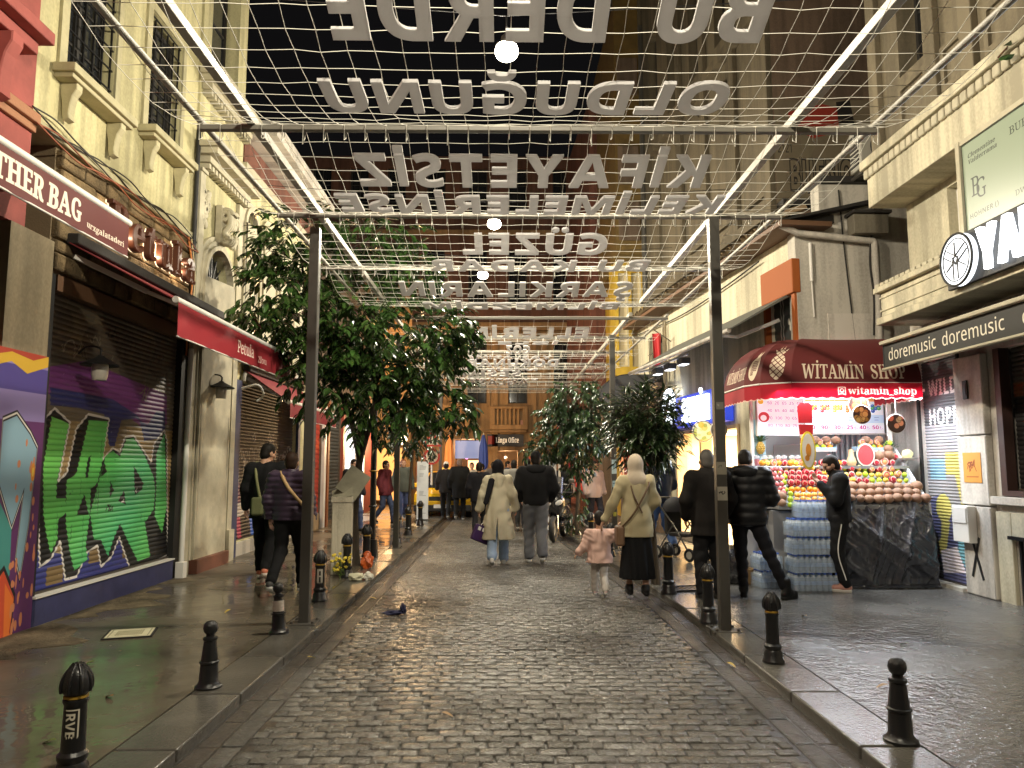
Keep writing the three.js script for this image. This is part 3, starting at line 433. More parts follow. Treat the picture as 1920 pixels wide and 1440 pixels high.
{ // shops further down
  const b = left('shop_house', 'dim brown house with shuttered and bright shops behind the tree', 'house');
  M('wall', ext([[17.21, 0.08], [27, 0.08], [27, 7.4], [17.21, 7.4]], -0.4, 0, [rectPts(17.4, 18.9, 0.3, 3.0), rectPts(19.5, 21.1, 0.2, 3.0), rectPts(21.5, 24.6, 0.2, 3.0), ...[18, 20.2, 22.4, 24.6].map((x) => rectPts(x, x + 1, 4.6, 6.6))]), X.brown, b);
  for (const x of [18, 20.2, 22.4, 24.6]) windowIn(b, x, x + 1, 4.6, 6.6, -0.15);
  const warmArt = canvasTex(256, 512, (c, w, h) => { c.fillStyle = '#d8962a'; c.fillRect(0, 0, w, h); c.fillStyle = '#a8321e'; c.fillRect(120, 0, 136, h); for (let i = 0; i < 9; i++) scrawl(c, rnd(20, 180), rnd(60, 460), 60, 4, ['#5a1410', '#f2c440', '#e6dcc0', '#c84a22'][i % 4], 12); });
  shutterThing(b, 'painted_shutter', 17.4, 18.9, 0.32, 3.0, -0.06, 22, warmArt);
  M('pilaster', mg([bx(18.92, 19.12, 0.1, 3.3, 0.002, 0.08)]), X.white, b); M('pilaster', bx(19.3, 19.48, 0.1, 3.3, 0.002, 0.08), mat(0.35, 0.1, 0.03, 0.6, { map: mott }), b); M('pilaster', bx(21.12, 21.3, 0.1, 3.3, 0.002, 0.08), mat(0.4, 0.08, 0.05, 0.5), b);
  const lat = [bx(19.5, 21.1, 0.2, 3.0, -0.2, -0.15)]; M('shop_glass', lat, X.glass, b);
  const dia = []; for (let i = -14; i < 16; i++) for (const s of [1, -1]) { const x0 = 19.5 + i * 0.11; const a = V(Math.max(19.5, Math.min(21.1, x0)), 0.2, -0.05), q = V(x0 + 1.6 * 1, 3.0, -0.05); if (x0 >= 19.5 && q.x <= 21.1 + 1.6) { const t = Math.min(1, (21.1 - x0) / 1.6); const e = V(x0 + 1.6 * t, 0.2 + 2.8 * t, -0.05); dia.push(bar(s > 0 ? a : V(40.6 - a.x, a.y, a.z), s > 0 ? e : V(40.6 - e.x, e.y, e.z), 0.014, 4)); } else if (x0 < 19.5) { const t = (19.5 - x0) / 1.6; if (t < 1) { const a2 = V(19.5, 0.2 + 2.8 * t, -0.05), e2 = V(x0 + 1.6, 3.0, -0.05); dia.push(bar(s > 0 ? a2 : V(40.6 - a2.x, a2.y, a2.z), s > 0 ? e2 : V(40.6 - e2.x, e2.y, e2.z), 0.014, 4)); } } }
  M('lattice_gate', dia, X.steel, b);
  // bright shop
  M('shop_interior', mg([bx(21.5, 24.6, 0.2, 0.24, -3, -0.4), bx(21.5, 24.6, 2.96, 3.0, -3, -0.4), bx(21.5, 21.54, 0.24, 2.96, -3, -0.4), bx(24.56, 24.6, 0.24, 2.96, -3, -0.4), bx(21.54, 24.56, 0.24, 2.96, -3, -2.95)]), mat(0.7, 0.7, 0.7, 0.6), b);
  M('ceiling_panel', bx(21.9, 24.2, 2.9, 2.95, -2.4, -0.6), glow(0.85, 0.93, 1, 5), b);
  const l = new THREE.RectAreaLight(lin(0.85, 0.93, 1), 14, 2.2, 1.7); l.name = 'ceiling_panel_light'; l.position.set(23, 2.89, -1.5); l.rotation.x = -Math.PI / 2; b.add(l);
  M('display_goods', mg(Array.from({ length: 26 }, () => { const x = rnd(21.7, 24.3), y = rnd(0.4, 2.2), w = rnd(0.12, 0.35); return rb(x, x + w, y, y + rnd(0.2, 0.6), -2.6, -2.2); })), mat(0.5, 0.09, 0.07, 0.5), b);
  M('door_frame', mg([bx(21.5, 21.6, 0.2, 3, -0.1, 0.04), bx(24.5, 24.6, 0.2, 3, -0.1, 0.04), bx(23.05, 23.13, 0.2, 3, -0.1, 0.03)]), X.white, b);
  M('red_door', bx(24.62, 26.4, 0.1, 3.0, 0.002, 0.05), mat(0.12, 0.02, 0.02, 0.5), b);
}
// ---------- right side: local x = -distance, y up, z out towards the road ----------
const RX = 5.75, RT = -Math.PI / 2;
const right = (name, label, cat, x = RX) => thing(name, label, cat, [x, 0, 0], RT);
const gHope = canvasTex(512, 1400, (c, w, h) => {
  c.fillStyle = '#8f8d90'; c.fillRect(0, 0, w, h); c.fillStyle = '#4a4a4c'; c.fillRect(0, 0, w, 420); speckle(c, w, h, 40, ['#9a98a0', '#77757c'], 30, 90, 0.3);
  c.fillStyle = '#d8d4d0'; c.font = 'bold 150px sans-serif'; c.textAlign = 'center'; c.fillText('WILD', w / 2 + 10, 230); c.fillText('HOPE', w / 2, 420);
  c.fillStyle = '#7a9cae'; c.fillRect(40, 640, 200, 130); c.fillStyle = '#5a5c80'; poly(c, '0,900 200,850 300,960 512,900 512,1400 0,1400'); c.fill();
  c.fillStyle = '#bcb060'; c.fillRect(250, 600, 262, 140); poly(c, '360,740 440,740 512,1000 512,1160 440,1000'); c.fill(); c.beginPath(); c.ellipse(190, 950, 100, 90, 0, 0, 7); c.fill(); poly(c, '150,1020 260,1030 200,1200 90,1260 20,1230 130,1140'); c.fill();
  c.fillStyle = '#6a9ca4'; poly(c, '360,1080 460,1060 512,1120 512,1330 420,1300 340,1220'); c.fill(); c.fillStyle = '#dcd4dc'; poly(c, '120,1220 330,1180 420,1330 140,1360'); c.fill(); c.fillStyle = '#141418'; poly(c, '0,1060 90,1120 140,1400 0,1400'); c.fill();
});
const gWin = canvasTex(700, 512, (c, w, h) => { c.fillStyle = '#4a4540'; c.fillRect(0, 0, w, h); c.fillStyle = '#1c1a1a'; c.fillRect(0, 170, w, 340); c.fillStyle = '#6a3d24'; c.fillRect(0, 130, w, 50); c.fillStyle = '#255048'; poly(c, '100,250 700,210 700,440 160,470'); c.fill(); speckle(c, w, h, 30, ['#3a4a4c', '#57504a', '#203634'], 10, 50, 0.5); scrawl(c, 60, 70, 60, 5, '#121214', 9); scrawl(c, 300, 80, 60, 5, '#121214', 9); c.fillStyle = '#a07a24'; c.beginPath(); c.arc(110, 380, 24, 0, 7); c.fill(); c.fillStyle = '#8a3a3a'; c.fillRect(60, 430, 200, 50); });
{
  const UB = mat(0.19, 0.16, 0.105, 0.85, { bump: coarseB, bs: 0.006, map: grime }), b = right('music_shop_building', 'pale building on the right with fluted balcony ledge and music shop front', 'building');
  // ground floor
  M('wall', ext([[-10.35, 0.0], [2, 0.0], [2, 3.6], [-10.35, 3.6]], -0.4, 0, [rectPts(-10.2, -9.32, 0.12, 3.05), rectPts(-8.6, -5.4, 1.3, 3.0), rectPts(-8.42, -6.6, 0.14, 0.82)]), X.plaster, b);
  shutterThing(b, 'roller_shutter', -10.2, -9.32, 0.16, 3.05, -0.05, 70, gHope);
  M('shutter_rail', mg([bx(-10.25, -10.201, 0.1, 3.05, -0.06, 0.03), bx(-9.319, -9.27, 0.1, 3.05, -0.06, 0.02)]), X.dark, b);
  M('door_step', rb(-10.2, -9.3, 0.09, 0.15, -0.2, 0.12), X.grey, b);
  for (const [y0, y1] of [[0.1, 1.16], [1.17, 2.0], [2.01, 2.98]]) M('quoin', rb(-9.28, -8.72, y0, y1, 0.001, 0.09, 0.02), X.plaster, b);
  M('window_frame', mg([bx(-8.6, -8.5, 1.3, 3.0, -0.1, 0.02), bx(-8.5, -5.4, 1.3, 1.36, -0.1, 0.03)]), mat(0.05, 0.025, 0.02, 0.5), b);
  shutterThing(b, 'roller_shutter', -8.5, -5.4, 1.38, 3.0, -0.14, 30, gWin);
  M('window_sill', rb(-8.7, -5.4, 1.2, 1.29, 0.001, 0.1), X.plaster, b);
  M('base_course', mg([rb(-8.7, -8.44, 0.05, 1.12, 0.001, 0.05), rb(-8.44, 2, 0.84, 1.12, 0.001, 0.05)]), X.cream, b);
  M('basement_bars', mg([...Array.from({ length: 9 }, (_, i) => bx(-8.36 + i * 0.22, -8.33 + i * 0.22, 0.1, 0.84, 0.0, 0.03)), bx(-8.46, -6.5, 0.82, 0.86, 0.051, 0.09)]), X.iron, b);
  M('basement_glass', bx(-8.42, -6.6, 0.14, 0.82, -0.3, -0.26), X.glass, b);
  const ub = M('meter_box', mg([rb(-9.3, -8.98, 0.72, 1.16, 0.091, 0.2, 0.012)]), X.white, b); M('meter_lid', rb(-9.28, -9.0, 0.95, 1.14, 0.2, 0.212), X.white, ub);
  M('spray_mark', mg([bx(-0.02, 0.02, 0, 0.52, 0, 0.004).rotateZ(0.36).translate(-8.92, 0.3, 0.092), bx(-0.018, 0.018, 0, 0.5, 0, 0.004).rotateZ(-0.34).translate(-9.12, 0.32, 0.0965)]), X.black, b);
  M('speaker_plate', mg([rb(-9.08, -8.98, 2.45, 2.68, 0.091, 0.11), bx(-9.05, -9.01, 2.5, 2.63, 0.111, 0.114)]), X.dark, b);
  const poster = canvasTex(128, 128, (c) => { c.fillStyle = '#c98a3c'; c.fillRect(0, 0, 128, 128); scrawl(c, 34, 50, 40, 4, '#7a3a14', 7); scrawl(c, 30, 70, 40, 4, '#8a4a1a', 5); c.fillStyle = '#a0602a'; c.fillRect(20, 100, 88, 6); });
  M('poster', plate(0.34, 0.36, 0.004).translate(-9.0, 1.62, 0.095), printed(poster), b);
  // first storey bay: soffit, fluted ledge, recessed window, board band
  M('ledge', mg([rb(-10.1, 2, 3.56, 3.66, -0.35, 0.6), rb(-10.05, 2, 3.661, 4.0, -0.35, 0.55), rb(-10.12, 2, 4.001, 4.08, -0.35, 0.62), bx(-10.06, 2, 3.74, 3.76, 0.551, 0.565), bx(-10.06, 2, 3.92, 3.94, 0.551, 0.565)]), X.cream, b);
  M('ledge_moulding', mg(Array.from({ length: 40 }, (_, i) => rb(-10.1 + i * 0.13, -9.995 + i * 0.13, 4.081, 4.13, 0.3, 0.6, 0.012))), X.trim, b);
  M('bay_wall', ext([[-10.05, 4.08], [2, 4.08], [2, 5.25], [-10.05, 5.25]], -0.4, 0.12, [rectPts(-9.1, -8.3, 4.2, 5.15)]), X.cream, b);
  windowIn(b, -9.1, -8.3, 4.2, 5.15, 0.0, { frame: X.white, nx: 1, ny: 1, glass: mat(0.2, 0.21, 0.18, 0.2) });
  M('blind_pole', mg([bar(V(-8.42, 4.22, 0.16), V(-8.42, 5.1, 0.16), 0.02), bar(V(-8.34, 4.22, 0.16), V(-8.34, 5.1, 0.16), 0.016)]), X.white, b);
  M('frieze', mg([rb(-10.15, 2, 5.25, 5.8, -0.4, 0.6), rb(-10.2, 2, 5.801, 5.93, -0.4, 0.68)]), X.cream, b);
  M('frieze_moulding', mg(Array.from({ length: 62 }, (_, i) => rb(-10.16 + i * 0.14, -10.04 + i * 0.14, 5.66, 5.79, 0.601, 0.65, 0.02))), X.trim, b);
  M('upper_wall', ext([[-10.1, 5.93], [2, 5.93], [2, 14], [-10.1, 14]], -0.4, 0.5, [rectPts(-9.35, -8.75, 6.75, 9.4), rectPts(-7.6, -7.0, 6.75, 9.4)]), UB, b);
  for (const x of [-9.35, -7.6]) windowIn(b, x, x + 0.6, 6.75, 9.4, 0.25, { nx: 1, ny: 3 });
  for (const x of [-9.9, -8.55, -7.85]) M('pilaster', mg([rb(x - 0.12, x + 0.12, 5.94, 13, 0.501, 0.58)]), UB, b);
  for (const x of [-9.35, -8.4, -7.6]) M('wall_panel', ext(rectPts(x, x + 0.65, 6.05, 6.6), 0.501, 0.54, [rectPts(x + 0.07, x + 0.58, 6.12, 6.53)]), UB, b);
}
const font = await new FontLoader().loadAsync('fonts/droid/droid_sans_bold.typeface.json');
const fontR = await new FontLoader().loadAsync('fonts/droid/droid_sans_regular.typeface.json');
function word(parent, text, f, size, depth, x, y, z, m, sx = 1, gap = 0, name = 'letter') {       // each letter a part
  for (const ch of text) {
    if (ch === ' ') { x += size * 0.5; continue; }
    const g = new TextGeometry(ch, { font: f, size, depth, curveSegments: 5, bevelEnabled: depth > 0.02, bevelThickness: 0.004, bevelSize: 0.003, bevelSegments: 1 }); g.scale(sx, 1, 1); g.computeBoundingBox(); const w = g.boundingBox.max.x - g.boundingBox.min.x;
    M(name, g.translate(x - g.boundingBox.min.x, y, z), m, parent); x += w + size * 0.13 * sx + gap;
  }
  return x;
}
{ // illuminated instrument maker's sign
  const b = right('shop_sign', 'illuminated sign with crossed tuning forks roundel and white letters on the right', 'sign');
  M('backing', rb(-8.3, -3.8, 3.62, 4.2, 0.63, 0.68), X.black, b);
  M('roundel', new THREE.CylinderGeometry(0.29, 0.29, 0.06, 40).rotateX(Math.PI / 2).translate(-7.98, 3.9, 0.73), glow(0.9, 0.95, 1, 1.4), b);
  M('roundel_rim', mg([new THREE.TorusGeometry(0.285, 0.014, 8, 44).translate(-7.98, 3.9, 0.765), new THREE.TorusGeometry(0.235, 0.007, 6, 44).translate(-7.98, 3.9, 0.765)]), X.black, b);
  const fk = []; for (let k = 0; k < 3; k++) { const a = Math.PI / 6 + k * Math.PI / 3 * 2; const d = V(Math.cos(a), Math.sin(a), 0), n = V(-d.y, d.x, 0), c = V(-7.98, 3.9, 0.768 + 0.003 * k); const P = (s, t) => c.clone().addScaledVector(d, s).addScaledVector(n, t); fk.push(sq(P(-0.2, 0), P(-0.03, 0), 0.02, 0.008), sq(P(-0.03, -0.045), P(-0.03, 0.045), 0.016, 0.008), sq(P(-0.03, 0.04), P(0.22, 0.04), 0.017, 0.008), sq(P(-0.03, -0.04), P(0.22, -0.04), 0.017, 0.008)); }
  M('tuning_forks', fk, X.black, b);
  word(b, 'YAMAHA', font, 0.46, 0.05, -7.64, 3.68, 0.7, glow(0.9, 0.95, 1, 3.2), 0.72);
  const l = new THREE.RectAreaLight(lin(0.9, 0.95, 1), 2.2, 2.6, 0.42); l.name = 'sign_light'; l.position.set(-6.7, 3.9, 0.79); l.rotation.y = Math.PI; b.add(l);
}
{ // brand board above the ledge
  const tex = canvasTex(1024, 512, (c, w, h) => { c.fillStyle = '#93a08c'; c.fillRect(0, 0, w, h); c.strokeStyle = '#3c453c'; c.lineWidth = 10; c.strokeRect(0, 0, w, h); c.fillStyle = '#2c332c'; c.font = 'bold italic 34px serif'; c.fillText('Clementine', 40, 90); c.fillText('Valderrama', 40, 126); c.font = '150px serif'; c.save(); c.translate(50, 320); c.scale(0.7, 1); c.fillText('B', 0, 0); c.fillText('G', 50, 24); c.restore(); c.font = 'bold 40px sans-serif'; c.fillText('HOHNER ()', 30, 440); c.font = '56px serif'; c.fillText('BUFFET', 330, 110); c.font = '120px serif'; c.fillText('D', 420, 320); c.font = '40px serif'; c.fillText('DW DRUMS', 340, 440); });
  const b = right('shop_sign', 'pale green board listing music makers above the lit sign', 'sign');
  M('board', plate(2.4, 1.0, 0.04).translate(-6.75, 4.68, 0.62), printed(tex, { roughness: 0.3 }), b);
  M('board_frame', mg([bx(-8.02, -7.952, 4.12, 5.24, 0.5, 0.67), bx(-7.95, -5.5, 5.185, 5.24, 0.5, 0.66), bx(-7.95, -5.5, 4.12, 4.175, 0.5, 0.66)]), X.trim, b);
}
{ // dark awning of the music shop
  const tex = canvasTex(2048, 150, (c, w, h) => { c.fillStyle = '#2c2c2a'; c.fillRect(0, 0, w, h); c.fillStyle = '#d9d2c0'; c.strokeStyle = '#d9d2c0'; c.lineWidth = 2.5; c.font = '104px sans-serif'; for (const x of [26, 345, 700, 1060, 1420, 1760]) { c.save(); c.translate(x, 108); c.scale(290 / c.measureText('doremusic').width, 1); c.fillText('doremusic', 0, 0); c.restore(); } });
  const b = right('shop_awning', 'dark grey awning lettered doremusic along the right shop front', 'awning'), cl = mat(0.03, 0.032, 0.036, 0.75, { bump: fineB, bs: 0.001 });
  M('cloth', prof([[-0.0, 3.5], [0.81, 3.22], [0.81, 3.205], [-0.0, 3.485]], -9.56, -2), cl, b);
  M('valance', plate(7.56, 0.3, 0.012).translate(-5.78, 3.05, 0.79), printed(tex, { roughness: 0.7 }), b);
  M('front_bar', mg([rb(-9.59, -2, 3.2, 3.25, 0.77, 0.85, 0.015), rb(-9.59, -2, 2.87, 2.9, 0.77, 0.83, 0.01)]), X.trim, b);
  M('side_cloth', mg([ext([[-0.8, 3.22], [-0.8, 2.9], [0, 2.9 + 0.45], [0, 3.5]], -9.585, -9.57).rotateY(Math.PI / 2)]), cl, b);
}
{ // leafy sprig that hangs into the picture at the right edge
  const b = thing('hanging_plant', 'sprig of broad green leaves hanging at the right edge', 'plant', [5.02, 5.75, -7.1]);
  const m = mat(0.03, 0.075, 0.018, 0.4, {}), lg = leafGeo(0.16, 0.07);
  M('stem', tube([V(0.3, 0.35, 0.3), V(0.15, 0.2, 0.12), V(-0.02, 0.0, 0)], 0.01, 12, 5), X.wood, b);
  for (const [x, y, z, a, q] of [[0, 0, 0, 0.6, 2.4], [0.03, 0.1, 0.05, -0.3, 3.2], [0.1, 0.12, 0.1, 0.9, 2.2], [-0.03, -0.02, 0.02, 0.2, 3.9]]) { const o = M('leaf', lg, m, b); o.position.set(x, y, z); o.rotation.set(0.4, a, q); }
}
// ---------- cream corner house with the fruit shop ----------
const CA = Math.atan2(0.994, 0.11), CP = [4.56, 0, -11.2];            // facade turns slightly towards the road as it recedes
const ang = (name, label, cat) => thing(name, label, cat, CP, -CA);
{
  const b = ang('cream_house', 'low cream corner house with an orange shopfront box and tiled eave', 'house');   // local x: 0 at the corner, negative down the street
  M('wall', ext([[-8.6, 0.08], [0, 0.08], [0, 5.25], [-8.6, 5.25]], -0.35, 0, [rectPts(-5.75, -2.35, 0.1, 2.4), rectPts(-1.9, -0.25, 0.1, 2.5), rectPts(-7.35, -6.55, 3.2, 4.75), rectPts(-0.98, -0.1, 3.35, 4.5)]), X.cream, b);
  windowIn(b, -7.35, -6.55, 3.2, 4.75, -0.12); grille(b, -7.4, -6.5, 3.15, 4.8, 0.09, 8, 4);
  const bel = []; for (let i = 0; i < 9; i++) { const x = -7.38 + i * 0.108; bel.push(tube([V(x, 3.75, 0.09), V(x, 3.5, 0.22), V(x, 3.25, 0.2), V(x, 3.15, 0.09)], 0.009, 10, 5)); } M('window_grille', bel, X.iron, b);
  M('window_sill', rb(-7.5, -6.4, 3.03, 3.1, 0.001, 0.16), X.white, b);
  M('orange_fascia', mg([rb(-1.05, 0.03, 4.28, 4.82, 0.001, 0.14, 0.02), bx(-1.05, -0.98, 3.3, 4.278, 0.001, 0.1), bx(-0.1, 0.0, 3.3, 4.278, 0.001, 0.1)]), mat(0.3, 0.075, 0.01, 0.75), b);
  const gs = canvasTex(128, 128, (c) => { c.fillStyle = '#3c3f3c'; c.fillRect(0, 0, 128, 128); c.strokeStyle = '#b8b4aa'; c.lineWidth = 4; for (const x of [34, 46]) { c.beginPath(); c.moveTo(x, 10); c.lineTo(x - 4, 128); c.stroke(); } scrawl(c, 70, 60, 30, 4, '#d8d2c4', 8); });
  shutterThing(b, 'painted_shutter', -0.98, -0.1, 3.35, 4.4, -0.06, 6, gs);
  M('eave', mg([rb(-8.6, 0.3, 5.25, 5.33, -0.4, 0.42)]), X.wood, b);
  const tg = new THREE.CylinderGeometry(0.085, 0.1, 0.42, 8, 1, true, 0, Math.PI).rotateZ(Math.PI / 2).rotateY(Math.PI / 2).rotateX(0.3); const tg2 = keep(uvm(tg));
  const tm = [mat(0.36, 0.26, 0.14, 0.9, { side: THREE.DoubleSide, map: mott }), mat(0.28, 0.2, 0.12, 0.9, { side: THREE.DoubleSide, map: mott })];
  for (let i = 0; i < 52; i++) { const o = M('roof_tile', tg2, tm[i % 2], b); o.position.set(-8.5 + i * 0.172, 5.42 + rnd(0.015), 0.24 + rnd(-0.02, 0.02)); o.rotation.y = rnd(-0.05, 0.05); o.rotation.z = Math.PI * 0; }
  M('roof', prof([[0.42, 5.335], [-3, 6.2], [-3, 6.1], [0.3, 5.334]], -8.6, 0.3), X.dark, b);
  M('cable', tube([V(-8.5, 5.1, 0.05), V(-5, 4.95, 0.06), V(-2.6, 5.02, 0.06), V(-1.2, 5.1, 0.08)], 0.015, 30, 5), X.dark, b);
  M('drain_pipe', mg([bar(V(-6.15, 3.2, 0.08), V(-6.15, 5.2, 0.08), 0.03, 8), bar(V(-6.3, 2.6, 0.08), V(-6.3, 5.2, 0.08), 0.02, 8)]), X.beige, b);
  // clothes shop interior
  const im = mat(0.75, 0.62, 0.42, 0.6);
  M('shop_interior', mg([bx(-5.75, -2.35, 0.1, 0.2, -3.2, -0.352), bx(-5.75, -2.35, 2.36, 2.42, -3.2, -0.352), bx(-5.8, -5.752, 0.1, 2.42, -3.2, -0.352), bx(-2.348, -2.3, 0.1, 2.42, -3.2, -0.352), bx(-5.75, -2.35, 0.2, 2.36, -3.25, -3.2)]), im, b);
  M('ceiling_panel', bx(-5.2, -2.9, 2.31, 2.355, -2.6, -0.7), glow(1, 0.84, 0.55, 6), b);
  const l = new THREE.RectAreaLight(lin(1, 0.84, 0.58), 26, 2.2, 1.8); l.name = 'ceiling_panel_light'; l.position.set(-4.05, 2.3, -1.65); l.rotation.x = -Math.PI / 2; b.add(l);
  M('door_frame', mg([bx(-5.75, -5.66, 0.1, 2.4, -0.2, 0.03), bx(-4.3, -4.2, 0.1, 2.4, -0.2, 0.03), bx(-2.44, -2.35, 0.1, 2.4, -0.2, 0.03), bx(-5.66, -2.44, 2.32, 2.4, -0.2, 0.03)]), mat(0.5, 0.36, 0.2, 0.4), b);
  for (let i = 0; i < 12; i++) M('hanging_garment', rb(-5.2 + i * 0.22, -5.1 + i * 0.22, 0.9 + rnd(0.3), 1.75, -3.1, -2.7, 0.03), [mat(0.6, 0.2, 0.1, 0.8), mat(0.65, 0.5, 0.3, 0.8), mat(0.3, 0.32, 0.2, 0.8), mat(0.7, 0.65, 0.55, 0.8)][i % 4], b);
  M('door_step', rb(-5.8, -2.3, 0.1, 0.24, -0.35, 0.28, 0.01), mat(0.42, 0.36, 0.28, 0.35, { map: mott }), b);
  M('dark_shopfront', mg([bx(-1.9, -0.25, 0.1, 2.5, -0.3, -0.26)]), X.glass, b); M('shopfront_bars', mg([bx(-1.9, -1.82, 0.1, 2.5, -0.2, 0.02), bx(-0.33, -0.25, 0.1, 2.5, -0.2, 0.02), bx(-1.1, -1.04, 0.1, 2.5, -0.2, 0.0), bx(-1.82, -0.33, 2.42, 2.5, -0.2, 0.0)]), X.steel, b);
  M('cloth_drop', rb(-1.7, -0.9, 2.05, 2.5, 0.02, 0.05), X.cream, b); M('red_cloth', ext([[-0.85, 1.95], [-0.35, 2.05], [-0.3, 2.6], [-0.8, 2.6]], 0.06, 0.07), mat(0.3, 0.02, 0.025, 0.8), b);
}
{
  const b = thing('end_wall_house', 'weathered grey end wall above the fruit shop awning', 'house', [0, 0, -11.18]);      // local axes are the world's
  M('wall', mg([bx(4.5, 6.4, 3.0, 5.35, -0.3, 0.0), bx(4.9, 6.4, 5.35, 6.0, -0.3, 0.0)]), X.grey, b);
  M('wall_return', mg([bx(5.76, 6.4, 0.1, 3.0, -0.2, 0.9)]), X.plaster, b);
  M('shop_back', mg([bx(3.9, 5.75, 0.1, 3.0, -0.4, -0.02)]), mat(0.6, 0.62, 0.66, 0.5), b);
  M('wall_patch', bx(4.95, 5.72, 3.45, 3.95, 0.001, 0.03), X.plaster, b);
  M('drain_pipe', mg([bar(V(5.68, 3.4, 0.1), V(5.68, 5.05, 0.1), 0.055, 10), bar(V(4.5, 5.18, 0.12), V(5.68, 5.06, 0.1), 0.05, 10), bar(V(4.2, 5.3, 0.16), V(4.5, 5.18, 0.12), 0.05, 10)]), X.plaster, b);
  M('cable', [tube([V(5.2, 5.9, 0.03), V(5.25, 5.0, 0.02), V(5.35, 3.5, 0.02)], 0.012, 20, 5), tube([V(5.8, 6.0, 0.08), V(5.6, 4.8, 0.1), V(5.62, 4.2, 0.12), V(5.6, 3.6, 0.1)], 0.016, 20, 5)], X.dark, b);
  M('conduit', mg([bar(V(4.72, 4.45, 0.03), V(4.72, 5.05, 0.03), 0.028, 8), bar(V(4.74, 3.9, 0.02), V(4.72, 4.45, 0.03), 0.012, 6)]), X.white, b);
  const bx2 = M('junction_box', rb(5.32, 5.85, 5.15, 5.45, 0.002, 0.24), mat(0.18, 0.16, 0.12, 0.7, { map: grime }), b); M('box_hood', rb(5.28, 5.88, 5.45, 5.5, 0.002, 0.3), X.dark, bx2);
  M('roof_edge', mg([rb(4.4, 5.1, 5.36, 5.5, -0.3, 0.06), bx(4.9, 6.4, 6.0, 6.1, -0.4, 0.1)]), X.dark, b);
}
{ // big dim house above and behind
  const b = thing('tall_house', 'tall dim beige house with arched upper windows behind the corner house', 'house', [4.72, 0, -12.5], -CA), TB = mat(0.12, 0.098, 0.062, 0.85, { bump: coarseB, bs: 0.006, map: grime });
  const W = [-6.9, -5.4, -3.9, -2.4, -0.95];
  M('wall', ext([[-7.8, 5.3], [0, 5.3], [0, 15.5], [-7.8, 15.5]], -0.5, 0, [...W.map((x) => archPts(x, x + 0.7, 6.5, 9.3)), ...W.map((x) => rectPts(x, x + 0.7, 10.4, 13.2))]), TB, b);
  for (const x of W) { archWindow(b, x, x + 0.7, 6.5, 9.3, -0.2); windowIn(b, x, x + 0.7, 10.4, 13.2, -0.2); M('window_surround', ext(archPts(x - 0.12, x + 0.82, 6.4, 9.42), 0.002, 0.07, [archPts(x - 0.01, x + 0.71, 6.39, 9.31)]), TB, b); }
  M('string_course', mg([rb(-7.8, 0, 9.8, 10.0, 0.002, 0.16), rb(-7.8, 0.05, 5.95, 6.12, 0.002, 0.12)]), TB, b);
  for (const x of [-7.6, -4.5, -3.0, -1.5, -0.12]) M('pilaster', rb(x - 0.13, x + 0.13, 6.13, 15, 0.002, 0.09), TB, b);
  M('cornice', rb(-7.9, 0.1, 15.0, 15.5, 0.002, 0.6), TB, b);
}
{
  const b = thing('tall_end_wall', 'dark end wall painted BUENO with a faded red mural above the roofs', 'wall', [0, 0, -12.5]);
  const mural = canvasTex(1024, 512, (c, w, h) => { c.fillStyle = '#6d6350'; c.fillRect(0, 0, w, h); speckle(c, w, h, 60, ['#776c58', '#5f5546'], 20, 80, 0.4); c.fillStyle = '#8a2a1c'; poly(c, '120,60 420,20 640,50 600,150 330,190 150,140'); c.fill(); c.fillStyle = '#181412'; poly(c, '540,10 660,0 700,150 560,160'); c.fill(); c.fillStyle = '#1c1a17'; c.font = '60px sans-serif'; c.fillText('2121', 20, 260); c.font = 'bold 200px sans-serif'; c.save(); c.translate(110, 440); c.scale(0.8, 1); c.lineWidth = 22; c.strokeStyle = '#1c1a17'; c.strokeText('BUENO', 0, 0); c.fillStyle = '#6d6350'; c.fillText('BUENO', 0, 0); c.restore(); });
  M('wall', bx(4.74, 9, 5.3, 15.5, -0.4, 0), X.brown, b);
  M('mural', (() => { const g = plate(2.1, 1.9, 0.01); return g.translate(5.8, 7.1, 0.006); })(), printed(mural, { roughness: 0.85 }), b);
  M('tile_capping', mg([rb(4.74, 6.6, 6.05, 6.16, 0.001, 0.3)]), X.dark, b);
}
{ // air conditioner
  const b = thing('air_conditioner', 'grey outdoor air conditioner on brackets below the dark end wall', 'air conditioner', [5.62, 6.05, -10.75]);
  M('casing', rb(-0.32, 0.32, 0, 0.62, -0.2, 0.16, 0.025), mat(0.32, 0.31, 0.27, 0.5), b);
  M('fan_grille', mg([...[0.05, 0.11, 0.17, 0.22].map((r) => new THREE.TorusGeometry(r, 0.006, 5, 26).translate(0.06, 0.31, 0.17)), ...[0, 1, 2, 3].map((k) => bx(-0.22, 0.22, -0.005, 0.005, -0.004, 0.004).rotateZ(k * Math.PI / 4).translate(0.06, 0.31, 0.17))]), X.black, b);
  M('fan_shroud', new THREE.CircleGeometry(0.235, 26).translate(0.06, 0.31, 0.1625), X.black, b);
  M('side_louvre', mg(Array.from({ length: 8 }, (_, i) => bx(-0.335, -0.321, 0.06 + i * 0.065, 0.09 + i * 0.065, -0.16, 0.1))), X.dark, b);
  M('bracket', mg([bx(-0.25, -0.21, -0.04, -0.002, -0.6, 0.2), bx(0.21, 0.25, -0.04, -0.002, -0.6, 0.2)]), X.steel, b);
}
